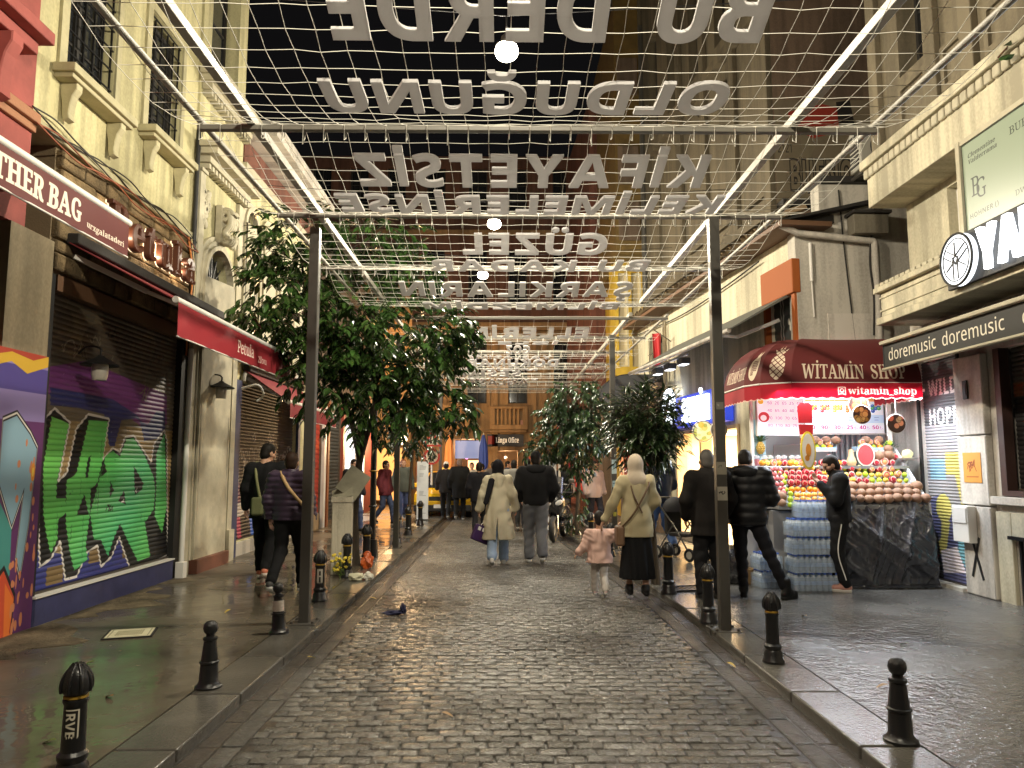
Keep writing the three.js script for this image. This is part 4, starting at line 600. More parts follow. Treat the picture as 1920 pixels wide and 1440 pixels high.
{ // yellow house further on, with a bay that looks up the street
  const b = thing('bay_house', 'mustard yellow house with a bay of pale windows beyond the cream house', 'house', [0, 0, -20]);
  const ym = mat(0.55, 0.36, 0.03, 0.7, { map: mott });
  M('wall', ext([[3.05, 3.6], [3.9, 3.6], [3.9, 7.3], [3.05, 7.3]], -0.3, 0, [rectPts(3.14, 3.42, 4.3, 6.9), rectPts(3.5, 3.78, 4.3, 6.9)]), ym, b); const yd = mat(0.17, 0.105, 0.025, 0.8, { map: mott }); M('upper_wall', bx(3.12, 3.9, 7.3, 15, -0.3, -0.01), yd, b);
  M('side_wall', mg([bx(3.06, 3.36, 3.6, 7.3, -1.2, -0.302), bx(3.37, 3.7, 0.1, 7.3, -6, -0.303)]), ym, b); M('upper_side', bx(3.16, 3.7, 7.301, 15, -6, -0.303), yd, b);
  for (const x of [3.14, 3.5]) windowIn(b, x, x + 0.28, 4.3, 6.9, -0.08, { frame: X.cream, nx: 1, ny: 3, fw: 0.04, glass: mat(0.5, 0.42, 0.26, 0.4) });
  M('bay_moulding', mg([rb(3.0, 3.95, 3.5, 3.62, -0.3, 0.1), rb(3.0, 3.95, 7.2, 7.35, -0.3, 0.12), rb(3.0, 3.95, 11, 11.3, -0.3, 0.16)]), yd, b);
  for (const y of [7.8, 9.4, 12]) M('window_panel', rb(3.18, 3.76, y, y + 1.1, 0.002, 0.05), X.brown, b);
  M('drain_pipe', bar(V(3.86, 0.2, 0.12), V(3.86, 14, 0.12), 0.07, 10), X.steel, b);
}
{ // grey rounded canopy
  const b = thing('shop_canopy', 'dark grey rounded canopy over the shop behind the bushy tree', 'awning', [3.1, 0, -18.2]), pts = [];
  for (let i = 0; i <= 10; i++) { const a = Math.PI / 2 * i / 10; pts.push([0.75 * Math.cos(a), 3.25 + 0.62 * Math.sin(a)]); }
  const cm = mat(0.05, 0.05, 0.05, 0.7, { bump: fineB, bs: 0.001 });
  M('cloth', ext([...pts.map(([a, y]) => [-a, y]), [0.7, 3.87], [0.7, 3.1], [-0.75, 3.1]], -1.4, 0).translate(0, 0, 0), cm, b);
  M('frame_rib', mg([0, -0.35, -0.7, -1.05].map((z) => tube(pts.map(([a, y]) => V(-a - 0.005, y, z)), 0.012, 16, 5))), X.dark, b);
}
{ // red flag on a bracket
  const b = thing('flag', 'small red flag hanging from a pole under the barred window', 'flag', [3.72, 4.3, -17.2]);
  M('pole', bar(V(0.3, 0.15, 0), V(-0.25, 0.45, 0.25), 0.012), X.steel, b);
  const g = new THREE.PlaneGeometry(0.3, 0.95, 8, 10), p = g.attributes.position; for (let i = 0; i < p.count; i++) { p.setZ(i, 0.05 * Math.sin(p.getX(i) * 22 + p.getY(i))); p.setX(i, p.getX(i) * (0.4 + 0.3 * (0.5 + p.getY(i)))); } g.computeVertexNormals();
  M('cloth', g.translate(-0.18, -0.1, 0.2), mat(0.45, 0.015, 0.02, 0.7, { side: THREE.DoubleSide }), b);
}
{ // clothes shop sign and its lamps
  const b = ang('shop_sign', 'blue lightbox lettered SOWIN over the bright clothes shop', 'sign');
  M('box', rb(-5.95, -2.5, 2.46, 3.12, 0.04, 0.2, 0.02), glow(0.02, 0.05, 0.5, 0.7), b);
  word(b, 'SOWİN', font, 0.5, 0.04, -4.7, 2.54, 0.205, glow(0.85, 0.9, 1, 4), 0.62);
  M('emblem', new THREE.CylinderGeometry(0.36, 0.36, 0.07, 28).rotateX(Math.PI / 2).scale(1, 1.15, 1).translate(-5.5, 2.94, 0.25), glow(0.8, 0.9, 1, 3.4), b);
  M('emblem_mark', mg([new THREE.SphereGeometry(0.12, 12, 8).scale(1, 1, 0.15).translate(-5.5, 3.0, 0.29), new THREE.SphereGeometry(0.09, 12, 8).scale(1, 1.5, 0.15).translate(-5.6, 2.85, 0.29)]), mat(0.1, 0.12, 0.2, 0.5), b);
  const l = new THREE.RectAreaLight(lin(0.55, 0.65, 1), 2.4, 3.2, 0.6); l.name = 'sign_light'; l.position.set(-4.2, 2.8, 0.33); l.rotation.y = Math.PI; b.add(l);
}
{
  const food = canvasTex(128, 128, (c) => { c.fillStyle = '#2b3550'; c.fillRect(0, 0, 128, 128); c.fillStyle = '#d8d0a0'; c.beginPath(); c.ellipse(64, 64, 60, 58, 0, 0, 7); c.fill(); speckle(c, 128, 128, 26, ['#c8a030', '#e8e0c0', '#8a9a40', '#d0b060'], 6, 20, 0.9); });
  for (const [i, px, pz, lab] of [[0, 3.86, -14.4, 'round plate sign with a food picture hanging under the blue lightbox'], [1, 3.98, -13.75, 'small dark round sign hanging beside the food plate sign']]) {
    const b = thing('round_sign', lab, 'sign', [px, 2.3, pz]);
    M('disc', keep(new THREE.CylinderGeometry(i ? 0.15 : 0.2, i ? 0.15 : 0.2, 0.05, 28).rotateX(Math.PI / 2)), i ? mat(0.2, 0.18, 0.14, 0.4) : printed(food, { emissive: lin(1, 1, 0.9), emissiveMap: food, emissiveIntensity: 0.5 }), b);
    M('rim', new THREE.TorusGeometry(i ? 0.15 : 0.2, 0.014, 6, 32), X.white, b);
    M('arm', bar(V(0, 0.3, 0), V(0.35, 0.45, -0.1), 0.012), X.steel, b);
  }
  const b = ang('floodlight', 'row of small floodlights on arms under the grey awning edge', 'lamp');
  M('rail', bar(V(-5.2, 3.75, 0.75), V(-2.9, 3.75, 0.75), 0.025), X.white, b);
  for (const x of [-4.9, -4.1, -3.3]) { const h = M('lamp_head', rb(x - 0.16, x + 0.16, 3.6, 3.72, 0.6, 0.78, 0.02), X.steel, b); M('lens', bx(x - 0.13, x + 0.13, 3.59, 3.598, 0.62, 0.76), glow(0.9, 0.95, 1, 2), h); }
}
{ // grey awning between the lightbox and the fruit shop
  const b = ang('shop_awning', 'grey folded awning sloping over the bright clothes shop', 'awning'), cl = mat(0.1, 0.1, 0.085, 0.75, { bump: fineB, bs: 0.001 });
  M('cloth', prof([[0.02, 4.35], [1.1, 3.72], [1.1, 3.7], [0.02, 4.3]], -5.6, -0.2), cl, b);
  M('front_bar', bar(V(-5.65, 3.7, 1.1), V(-0.15, 3.7, 1.1), 0.04, 10), X.plaster, b);
  M('arm', mg([sq(V(-5.4, 3.9, 0.1), V(-4.8, 3.75, 0.6), 0.05, 0.05), sq(V(-4.8, 3.75, 0.6), V(-5.4, 3.68, 1.05), 0.04, 0.04)]), X.white, b); M('arm', mg([sq(V(-0.5, 3.95, 0.1), V(-1.0, 3.75, 0.6), 0.05, 0.05), sq(V(-1.0, 3.75, 0.6), V(-0.5, 3.68, 1.05), 0.04, 0.04)]), X.white, b);
}
// ---------- far side of the cross street ----------
{
  const b = thing('corner_palace', 'ornate ochre building with balconies closing the far end of the street', 'building', [0, 0, -31]);
  const W = []; for (const x of [-8.2, -6.6, -5.0, -3.3, -1.5, 0.2, 2.1, 3.6, 5.4]) W.push([x, x + 0.8]);
  const shop = [[-4.6, -3.2, 0.1, 2.4], [-2.1, -0.85, 0.1, 2.75], [-0.45, 0.6, 0.1, 2.25], [2.2, 4.2, 0.1, 2.6], [-7.8, -5.4, 0.1, 2.6]];
  M('wall', ext([[-14, 0], [11, 0], [11, 7.6], [-14, 7.6]], -0.5, 0, [...shop.map((s) => rectPts(...s)), ...W.map(([a, c]) => rectPts(a, c, 4.2, 6.8))]), X.ochre, b);
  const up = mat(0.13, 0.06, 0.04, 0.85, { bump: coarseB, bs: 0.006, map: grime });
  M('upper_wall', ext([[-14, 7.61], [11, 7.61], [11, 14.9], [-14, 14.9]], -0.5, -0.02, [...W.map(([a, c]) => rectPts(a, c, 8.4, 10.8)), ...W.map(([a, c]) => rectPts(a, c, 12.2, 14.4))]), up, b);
  for (const [a, c] of W) { windowIn(b, a, c, 4.2, 6.8, -0.15); windowIn(b, a, c, 8.4, 10.8, -0.2); windowIn(b, a, c, 12.2, 14.4, -0.2); M('window_surround', mg([bx(a - 0.14, a - 0.002, 4.1, 6.95, 0.002, 0.07), bx(c + 0.002, c + 0.14, 4.1, 6.95, 0.002, 0.07), rb(a - 0.2, c + 0.2, 6.97, 7.12, 0.002, 0.16)]), X.ochre, b); }
  for (const x of [-9, -5.6, -3.75, -2.2, -0.35, 1.25, 1.7, 4.7, 6.6]) M('pilaster', mg([rb(x - 0.12, x + 0.12, 3.1, 7.2, 0.002, 0.12), rb(x - 0.16, x + 0.16, 6.9, 7.2, 0.121, 0.17), rb(x - 0.13, x + 0.13, 0.1, 3.0, 0.002, 0.14)]), X.ochre, b);
  M('string_course', mg([rb(-14, 11, 7.25, 7.58, 0.002, 0.3), rb(-14, 11, 3.0, 3.08, 0.002, 0.1), rb(-14, 11, 11.4, 11.6, 0.002, 0.14)]), X.ochre, b);
  const bal = (x0, x1, out) => {
    const g = new THREE.Group(); g.name = 'balcony'; b.add(g);
    M('balcony_slab', mg([rb(x0, x1, 3.1, 3.3, 0.003, out), rb(x0 + 0.05, x1 - 0.05, 2.98, 3.099, 0.003, out * 0.7)]), X.ochre, g); M('rail', mg([rb(x0, x1, 3.95, 4.05, out - 0.16, out), rb(x0, x0 + 0.2, 3.3, 3.95, out - 0.16, out), rb(x1 - 0.2, x1, 3.3, 3.95, out - 0.16, out)]), X.ochre, g);
    const bg = lathe([[0.03, 0], [0.05, 0.05], [0.03, 0.12], [0.065, 0.28], [0.03, 0.5], [0.05, 0.6], [0.04, 0.65]], 8);
    for (let x = x0 + 0.32; x < x1 - 0.25; x += 0.17) M('baluster', bg, X.ochre, g).position.set(x, 3.3, out - 0.08);
  };
  bal(-3.4, -1.35, 0.95); bal(-0.55, 1.0, 0.4); bal(-7, -5, 0.9);
  // shop fronts
  const inter = mat(0.3, 0.2, 0.12, 0.7); MM('shop_interior', shop.map(([a, c, d, e]) => mg( [bx(a, c, d, e, -3.0, -2.95), bx(a, c, 0.1, 0.12, -2.94, -0.51), bx(a - 0.05, a, d, e, -3, -0.51), bx(c, c + 0.05, d, e, -3, -0.51), bx(a, c, e, e + 0.05, -3, -0.51)])), inter, b);
  M('blue_screen', plate(1.1, 0.75, 0.03).translate(-1.47, 2.3, -0.45), glow(0.3, 0.34, 0.55, 0.5), b);
  M('lightbox', mg([rb(-1.5, -1.0, 1.35, 1.85, -0.9, -0.8)]), glow(1, 0.45, 0.2, 2.2), b);
  M('display_lamp', rb(-1.6, -1.5, 1.9, 1.97, -0.8, -0.7), glow(1, 0.3, 0.7, 2), b);
  const office = canvasTex(512, 160, (c, w, h) => { c.fillStyle = '#15100c'; c.fillRect(0, 0, w, h); c.fillStyle = '#6a1c12'; c.fillRect(10, 20, 90, 110); c.fillStyle = '#e8dcc4'; c.font = 'bold 92px serif'; c.save(); c.translate(120, 108); c.scale(0.62, 1); c.fillText('Linga Ofice', 0, 0); c.restore(); });
  M('sign_board', plate(1.5, 0.5, 0.08).translate(0.08, 2.66, 0.1), printed(office, { emissive: lin(1, 1, 1), emissiveMap: office, emissiveIntensity: 0.35 }), b);
  M('display_goods', mg(Array.from({ length: 16 }, () => { const x = rnd(-0.4, 0.5), y = rnd(0.4, 1.7); return bar(V(x, y, -0.4), V(x + rnd(-0.1, 0.1), y + rnd(0.3, 0.7), -0.35), rnd(0.02, 0.07), 6); })), mat(0.6, 0.32, 0.16, 0.5), b);
  M('display_goods', mg(Array.from({ length: 14 }, () => { const x = rnd(-4.5, -3.4), y = rnd(0.3, 1.9); return rb(x, x + rnd(0.1, 0.3), y, y + rnd(0.1, 0.4), -0.8, -0.6); })), mat(0.55, 0.2, 0.08, 0.5), b);
  M('wall_notice', rb(0.95, 1.2, 1.6, 2.0, 0.002, 0.03), mat(0.5, 0.06, 0.03, 0.5), b);
  M('red_sign', rb(0.7, 1.0, 3.1, 3.5, 0.1, 0.16), mat(0.5, 0.2, 0.12, 0.5), b);
  for (const [x, y] of [[-1.5, 2.6], [-3.9, 2.2], [0.1, 2.1], [3.1, 2.4]]) { const l = new THREE.PointLight(lin(1, 0.66, 0.36), 2.2); l.name = 'shop_lamp'; l.position.set(x, y - 0.12, -1.3); b.add(l); M('bulb', new THREE.SphereGeometry(0.06, 10, 8).translate(x, y - 0.12, -1.3), glow(1, 0.75, 0.45, 6), b); }
}
{ // building on the far left that turns into the cross street
  const b = thing('corner_house', 'orange lit corner house with a bright shop beside the road signs', 'house', [-4.2, 0, -29]);
  M('wall', ext([[-6, 0], [0.6, 0], [0.6, 9], [-6, 9]], -0.4, 0, [rectPts(-1.2, 0.3, 0.1, 2.5)]), X.ochre, b);
  M('lit_panel', rb(-1.15, 0.25, 0.3, 2.3, -0.3, -0.25), glow(1, 0.5, 0.16, 0.5), b);
  M('cornice', rb(-6, 0.7, 3.1, 3.3, 0.002, 0.4), X.ochre, b);
}
{ // globe lamp on a bracket
  const b = thing('street_lamp', 'glowing globe lamp on a wall bracket beyond the big tree', 'lamp', [-3.45, 2.5, -25.6]);
  const o = M('globe', new THREE.SphereGeometry(0.16, 18, 12), glow(1, 0.78, 0.45, 9), b); M('bracket', tube([V(0, 0.16, 0), V(-0.2, 0.4, 0), V(-0.7, 0.35, 0), V(-1.1, 0.1, 0)], 0.025, 14, 6), X.iron, b);
  const l = new THREE.PointLight(lin(1, 0.64, 0.3), 34); l.name = 'globe_light'; l.shadow.radius = 6; l.castShadow = true; b.add(l);
}
{ // sodium lamp above the cross street
  const b = thing('street_lamp', 'orange street lamp head high over the far crossing', 'lamp', [-4.6, 6.4, -26.6]);
  M('lamp_head', rb(-0.1, 0.25, 0.05, 0.15, -0.1, 0.1, 0.02), X.steel, b); M('lens', new THREE.SphereGeometry(0.1, 12, 8).scale(1.4, 0.5, 1).translate(0.08, 0.03, 0), glow(1, 0.55, 0.2, 10), b); M('arm', bar(V(-0.1, 0.1, 0), V(-1, 0.0, 0), 0.03), X.steel, b);
  const l = new THREE.PointLight(lin(1, 0.56, 0.22), 36); l.name = 'sodium_light'; l.position.set(0.08, 0.02, 0); l.shadow.radius = 4; b.add(l);
}
{ // brown house on the right beyond the yellow bay, and the row of shops under the trees
  const b = thing('brick_house', 'dark red brick house on the right beyond the yellow bay', 'house', [2.9, 0, -24.2], -Math.PI / 2 + 0.05);
  M('wall', ext([[-6, 0.1], [-0.1, 0.1], [-0.1, 14], [-6, 14]], -0.5, 0, [rectPts(-5.4, -3.4, 0.2, 2.6), rectPts(-2.6, -0.5, 0.2, 2.6), rectPts(-5, -4.1, 4, 6), rectPts(-2.2, -1.3, 4, 6)]), X.redbrick, b);
  for (const x of [-5, -2.2]) windowIn(b, x, x + 0.9, 4, 6, -0.15);
  MM('shop_back_wall', [bx(-5.4, -3.4, 0.2, 2.6, -1.6, -1.55), bx(-2.6, -0.5, 0.2, 2.6, -1.6, -1.55)], mat(0.6, 0.4, 0.26, 0.6), b);
  for (const x of [-4.4, -1.5]) { M('ceiling_lamp', rb(x - 0.3, x + 0.3, 2.5, 2.56, -1.2, -0.7), glow(1, 0.7, 0.42, 6), b); const l = new THREE.PointLight(lin(1, 0.68, 0.4), 4); l.name = 'shop_lamp'; l.position.set(x, 2.4, -0.95); b.add(l); }
}
{ // shops under the canopy and yellow bay
  const b = thing('shop_row', 'red framed shopfront under the grey canopy by the bushy tree', 'shop', [3.62, 0, -17.4], -Math.PI / 2 + 0.09);
  M('wall', ext([[-6.6, 0.1], [-0.1, 0.1], [-0.1, 3.6], [-6.6, 3.6]], -0.3, 0, [rectPts(-2.9, -0.7, 0.2, 2.8), rectPts(-5.9, -3.7, 0.2, 2.7)]), X.brown, b);
  M('shop_frame', mg([bx(-2.98, -2.7, 0.1, 2.9, 0.002, 0.08), bx(-0.9, -0.62, 0.1, 2.9, 0.002, 0.08), bx(-2.7, -0.9, 2.7, 2.9, 0.002, 0.08)]), mat(0.45, 0.04, 0.02, 0.45), b);
  M('shop_glass', bx(-2.7, -0.9, 0.2, 2.7, -0.2, -0.17), X.glass, b);
  M('shop_interior', mg([bx(-5.9, -3.7, 0.2, 2.7, -1.6, -1.55)]), mat(0.6, 0.42, 0.28, 0.6), b);
  M('ceiling_lamp', rb(-5.2, -4.4, 2.55, 2.62, -1.2, -0.7), glow(1, 0.75, 0.5, 7), b); const l = new THREE.PointLight(lin(1, 0.7, 0.42), 9); l.name = 'shop_lamp'; l.position.set(-4.8, 2.4, -0.9); b.add(l);
  M('entrance_step', ext([[0, 0], [0.6, 0], [0.6, 0.04], [0, 0.22]], -3.6, -0.4).rotateY(0).translate(-3, 0.1, 0.4).scale(1, 1, 1), X.plaster, b).visible = false;
  const fl = canvasTex(128, 256, (c, w, h) => { c.fillStyle = '#e8c8a0'; c.fillRect(0, 0, w, h); c.fillStyle = '#d85a24'; for (let k = 0; k < 7; k++) { const a = Math.PI + k * Math.PI / 6; poly(c, `64,70 ${64 + 60 * Math.cos(a)},${70 + 60 * Math.sin(a)} ${64 + 60 * Math.cos(a + 0.3)},${70 + 60 * Math.sin(a + 0.3)}`); c.fill(); } scrawl(c, 30, 150, 40, 4, '#b84a20', 10); c.fillStyle = '#6a4a3a'; c.fillRect(44, 215, 40, 14); });
  M('poster', plate(0.5, 0.95, 0.02).translate(-3.3, 1.5, 0.05), printed(fl, { emissive: lin(1, 0.9, 0.7), emissiveMap: fl, emissiveIntensity: 0.4 }), b);
}
// ---------- pergola, net, letters, hanging lamps ----------
const PH = 4.2, RAIL = [-1.88, 2.17], OUT = [-2.26, 2.8];
const barsA = [1.45, 3.4, 5.36, 7.32, 9.36, 11.5], barsB = [12.6, 14.55, 16.5, 18.5, 20.5, 22.5, 24.5];
const netY = (x, d) => { for (const B of [barsA, barsB]) for (let i = 0; i < B.length - 1; i++) if (d >= B[i] && d <= B[i + 1]) { const t = (d - B[i]) / (B[i + 1] - B[i]); return PH - 0.02 - 1.0 * t * (1 - t) * (1 - 0.12 * Math.pow((x - 0.3) / 2.4, 2)); } return PH; };
function pergola(name, label, B, posts) {
  const b = thing(name, label, 'pergola'), d0 = B[0] - 0.1, d1 = B[B.length - 1] + 0.05, rm = mat(0.42, 0.4, 0.34, 0.5, { bump: fineB, bs: 0.001, map: mott }), cm = mat(0.15, 0.14, 0.115, 0.5, { bump: fineB, bs: 0.001 });
  for (const x of RAIL) M('rail', rb(x - 0.03, x + 0.03, PH - 0.03, PH + 0.04, -d1, -d0, 0.006), rm, b);
  for (const x of OUT) M('outer_rail', bar(V(x, PH, -d0), V(x, PH, -d1), 0.024, 10), rm, b);
  for (const d of B) M('cross_bar', rb(OUT[0] - 0.02, OUT[1] + 0.02, PH - 0.07, PH - 0.032, -d - 0.027, -d + 0.027, 0.006), cm, b);
  for (const [x, d] of posts) { const o = M('post', mg([rb(x - 0.05, x + 0.05, 0.1, PH - 0.09, -d - 0.05, -d + 0.05, 0.008)]), X.steel, b); M('base_plate', mg([rb(x - 0.13, x + 0.13, 0.1, 0.112, -d - 0.12, -d + 0.12, 0.004), ...[[-1, -1], [1, -1], [-1, 1], [1, 1]].map(([u, w]) => cy(0.014, 0.014, 0.02, 6).translate(x + u * 0.1, 0.112, -d + w * 0.09))]), X.steel, o); M('knee_brace', sq(V(x + (x < 0 ? 0.04 : -0.04), PH - 0.5, -d), V(x + (x < 0 ? 0.3 : -0.3), PH - 0.09, -d), 0.03, 0.03), X.steel, o).visible = false; }
  return b;
}
const pgA = pergola('pergola', 'nearer dark steel pergola frame spanning the street on two posts', barsA, [[-1.96, 7.6], [2.09, 7.22]]);
const pgB = pergola('pergola', 'farther dark steel pergola frame beginning past the big tree', barsB, [[-2.02, 14.3], [2.06, 14.0], [-2.05, 24.45], [1.9, 24.45]]);
{ // stickers on the right-hand posts
  const st = (c1, c2, n) => printed(canvasTex(64, 96, (c) => { c.fillStyle = c1; c.fillRect(0, 0, 64, 96); scrawl(c, 10, 40, 26, n, c2, 6); }));
  for (const [y, w, h, m] of [[1.62, 0.095, 0.12, st('#8f897a', '#6a6558', 2)], [1.38, 0.095, 0.13, st('#b0ab9c', '#3a3833', 4)], [2.22, 0.07, 0.07, st('#77746a', '#9a968a', 2)]]) M('sticker', plate(w, h, 0.003).translate(2.09, y, -7.168), m, pgA);
  for (const [y, w, h, m] of [[1.62, 0.09, 0.26, st('#b9cfd4', '#7aa6b4', 3)], [1.3, 0.07, 0.12, st('#a8c4cc', '#405060', 3)], [1.08, 0.06, 0.09, st('#cdd8d8', '#303840', 3)], [0.75, 0.06, 0.08, st('#b8b04a', '#8a8430', 2)]]) M('sticker', plate(w, h, 0.003).translate(2.06, y, -13.948), m, pgB);
}
{ // knotted rope net
  const b = thing('overhead_net', 'pale rope net hung in sagging bays under the pergola bars', 'net'), nm = mat(0.74, 0.72, 0.64, 0.8);
  const strand = (pts, r) => { const g = new THREE.BufferGeometry(), P = [], N = [], I = []; pts.forEach((p, i) => { const a = pts[Math.max(0, i - 1)], c = pts[Math.min(pts.length - 1, i + 1)], t = c.clone().sub(a).normalize(), u = V(0, 1, 0).cross(t).normalize(), w = t.clone().cross(u); for (let k = 0; k < 3; k++) { const q = 2 * Math.PI * k / 3, n = u.clone().multiplyScalar(Math.cos(q)).addScaledVector(w, Math.sin(q)); P.push(p.x + n.x * r, p.y + n.y * r, p.z + n.z * r); N.push(n.x, n.y, n.z); if (i) { const e = i * 3 + k, f = i * 3 + (k + 1) % 3; I.push(e, e - 3, f, f, e - 3, f - 3); } } }); g.setAttribute('position', new THREE.Float32BufferAttribute(P, 3)); g.setAttribute('normal', new THREE.Float32BufferAttribute(N, 3)); g.setIndex(I); return g; };
  for (const B of [barsA, barsB]) for (let i = 0; i < B.length - 1; i++) {
    const G = [], a = B[i], c = B[i + 1], nx = B === barsA ? 33 : 20, nz = B === barsA ? 13 : 7, jit = [];
    for (let u = 0; u <= nx; u++) { jit.push([]); for (let w = 0; w <= nz; w++) jit[u].push([rnd(-0.007, 0.007), rnd(-0.006, 0.006), w % nz ? rnd(-0.008, 0.008) : 0]); }
    const P = (u, w) => { const x = OUT[0] + (OUT[1] - OUT[0]) * u / nx, d = a + (c - a) * w / nz, j = jit[u][w]; return V(x + j[0], netY(x, d) + j[1], -d + j[2]); };
    for (let u = 0; u <= nx; u++) G.push(strand(Array.from({ length: nz + 1 }, (_, w) => P(u, w)), 0.0024));
    for (let w = 0; w <= nz; w++) G.push(strand(Array.from({ length: nx + 1 }, (_, u) => P(u, w)), w % nz ? 0.0024 : 0.004));
    if (i) for (let u = 0; u <= nx; u++) { const x = OUT[0] + (OUT[1] - OUT[0]) * u / nx; G.push(strand([V(x, PH - 0.02, -a - 0.03), V(x, PH - 0.11, -a - 0.034), V(x, PH - 0.13 - rnd(0.06), -a + 0.03), V(x + 0.004, PH - 0.03, -a + 0.035)], 0.004)); }
    M('net_bay', mg(G), nm, b);
  }
}
{ // words in white foam letters lying on the net, read from above
  const lm = phys(0.64, 0.63, 0.63, 0.8, { transmission: 0.46 }); lm.bumpMap = fineB; lm.bumpScale = 0.001;
  const rows = [['BU DERDE', barsA, 1, 0.14, -0.93, 1.4], ['OLDUĞUNU', barsA, 1, 0.5, -1.1, 1.38], ['KİFAYETSİZ', barsA, 2, 0.2, -1.17, 1.62], ['KELİMELERİNSE', barsA, 2, 0.47, -1.43, 1.88], ['GÜZEL', barsA, 3, 0.2, -0.44, 1.1], ['BU KADAR', barsA, 3, 0.47, -0.84, 1.64], ['ŞARKILARIN', barsA, 4, 0.2, -1.38, 1.72], ['BİLMEZDİM', barsA, 4, 0.5, -1.13, 1.64],
    ['ELLERİN', barsB, 0, 0.22, -0.62, 1.5], ['İZLE', barsB, 0, 0.55, -0.1, 1.0], ['GÖZ', barsB, 1, 0.22, 0.05, 0.54], ['YAŞLARIMA', barsB, 1, 0.5, -0.8, 1.0], ['DOKUNABİLİR', barsB, 2, 0.22, -1.6, 1.25], ['MİSİNİZ', barsB, 2, 0.52, -1.0, 0.8], ['SESİMİ', barsB, 3, 0.22, -1.2, 0.45], ['DUYAR MISINIZ', barsB, 3, 0.52, -1.5, 0.9], ['AĞLASAM', barsB, 4, 0.22, -1.4, 0.7]];
  for (const [txt, B, i, t, x0, x1] of rows) {
    const d = B[i] + (B[i + 1] - B[i]) * t, b = thing('hanging_letters', `row of flat white letters spelling ${txt} on the overhead net`, 'lettering');
    const glyphs = [...txt].map((ch) => { if (ch === ' ') return null; const I0 = () => ext(rectPts(0, 0.082, 0, 0.38), 0, 0.026, [], 0.003); const g = ch === 'I' ? I0() : ch === 'İ' ? mg([I0(), ext(rectPts(0, 0.082, 0.405, 0.475), 0, 0.026, [], 0.003)]) : new TextGeometry(ch, { font, size: 0.385, depth: 0.02, curveSegments: 6, bevelEnabled: true, bevelThickness: 0.003, bevelSize: 0.003, bevelSegments: 1 }); g.computeBoundingBox(); return g; });
    const W0 = glyphs.reduce((s, g) => s + (g ? g.boundingBox.max.x - g.boundingBox.min.x + 0.07 : 0.22), -0.07), sx = (x1 - x0) / W0; let x = x1;
    for (const g of glyphs) {
      if (!g) { x -= 0.22 * sx; continue; }
      const w = (g.boundingBox.max.x - g.boundingBox.min.x) * sx; g.translate(-(g.boundingBox.min.x + g.boundingBox.max.x) / 2, -0.19, 0).scale(sx, 1, 1);
      const cx = x - w / 2, h0 = netY(cx, d - 0.15), h1 = netY(cx, d + 0.15), slope = Math.atan2(h0 - h1, 0.3);   // near edge minus far edge
      const o = M('letter', g, lm, b); o.matrixAutoUpdate = true; const q = new THREE.Quaternion().setFromRotationMatrix(new THREE.Matrix4().makeBasis(V(-1, 0, 0), V(0, Math.sin(slope), Math.cos(slope)), V(0, Math.cos(slope), -Math.sin(slope)).normalize()));
      o.quaternion.copy(q); o.position.set(cx, netY(cx, d) - 0.045, -d); x -= w + 0.07 * sx;
    }
  }
}
{ // catenary street lamps down the middle of the street
  const lampAt = [[0.03, 6.2, -7.82, 'nearest glowing street lamp hung on wires over the street'], [-0.18, 6.2, -13.77, 'second glowing street lamp hung on wires over the street'], [-0.5, 6.2, -17.6, 'farthest glowing street lamp hung on wires over the street'], [0.05, 6.2, -1.8, 'street lamp hung on wires overhead, out of sight above the net']];
  for (const [x, y, z, lab] of lampAt) {
    const b = thing('hanging_lamp', lab, 'lamp', [x, y, z]);
    M('globe', new THREE.SphereGeometry(0.13, 20, 14).scale(1, 0.8, 1), glow(1, 0.92, 0.72, 30), b);
    M('lamp_cap', lathe([[0.03, 0.2], [0.06, 0.17], [0.07, 0.08], [0.12, 0.066], [0.118, 0.056]], 18), X.steel, b);
    M('hanger', mg([bar(V(0, 0.2, 0), V(0, 0.42, 0), 0.012), bar(V(-4.6 - x, 0.75, 0), V(0, 0.42, 0), 0.006, 5), bar(V(0, 0.42, 0), V(5.0 - x, 0.75, 0), 0.006, 5)]), X.iron, b);
    const l = new THREE.PointLight(lin(1, 0.9, 0.7), 60); l.name = 'street_light'; l.shadow.radius = 6; l.castShadow = true; b.add(l);
  }
}
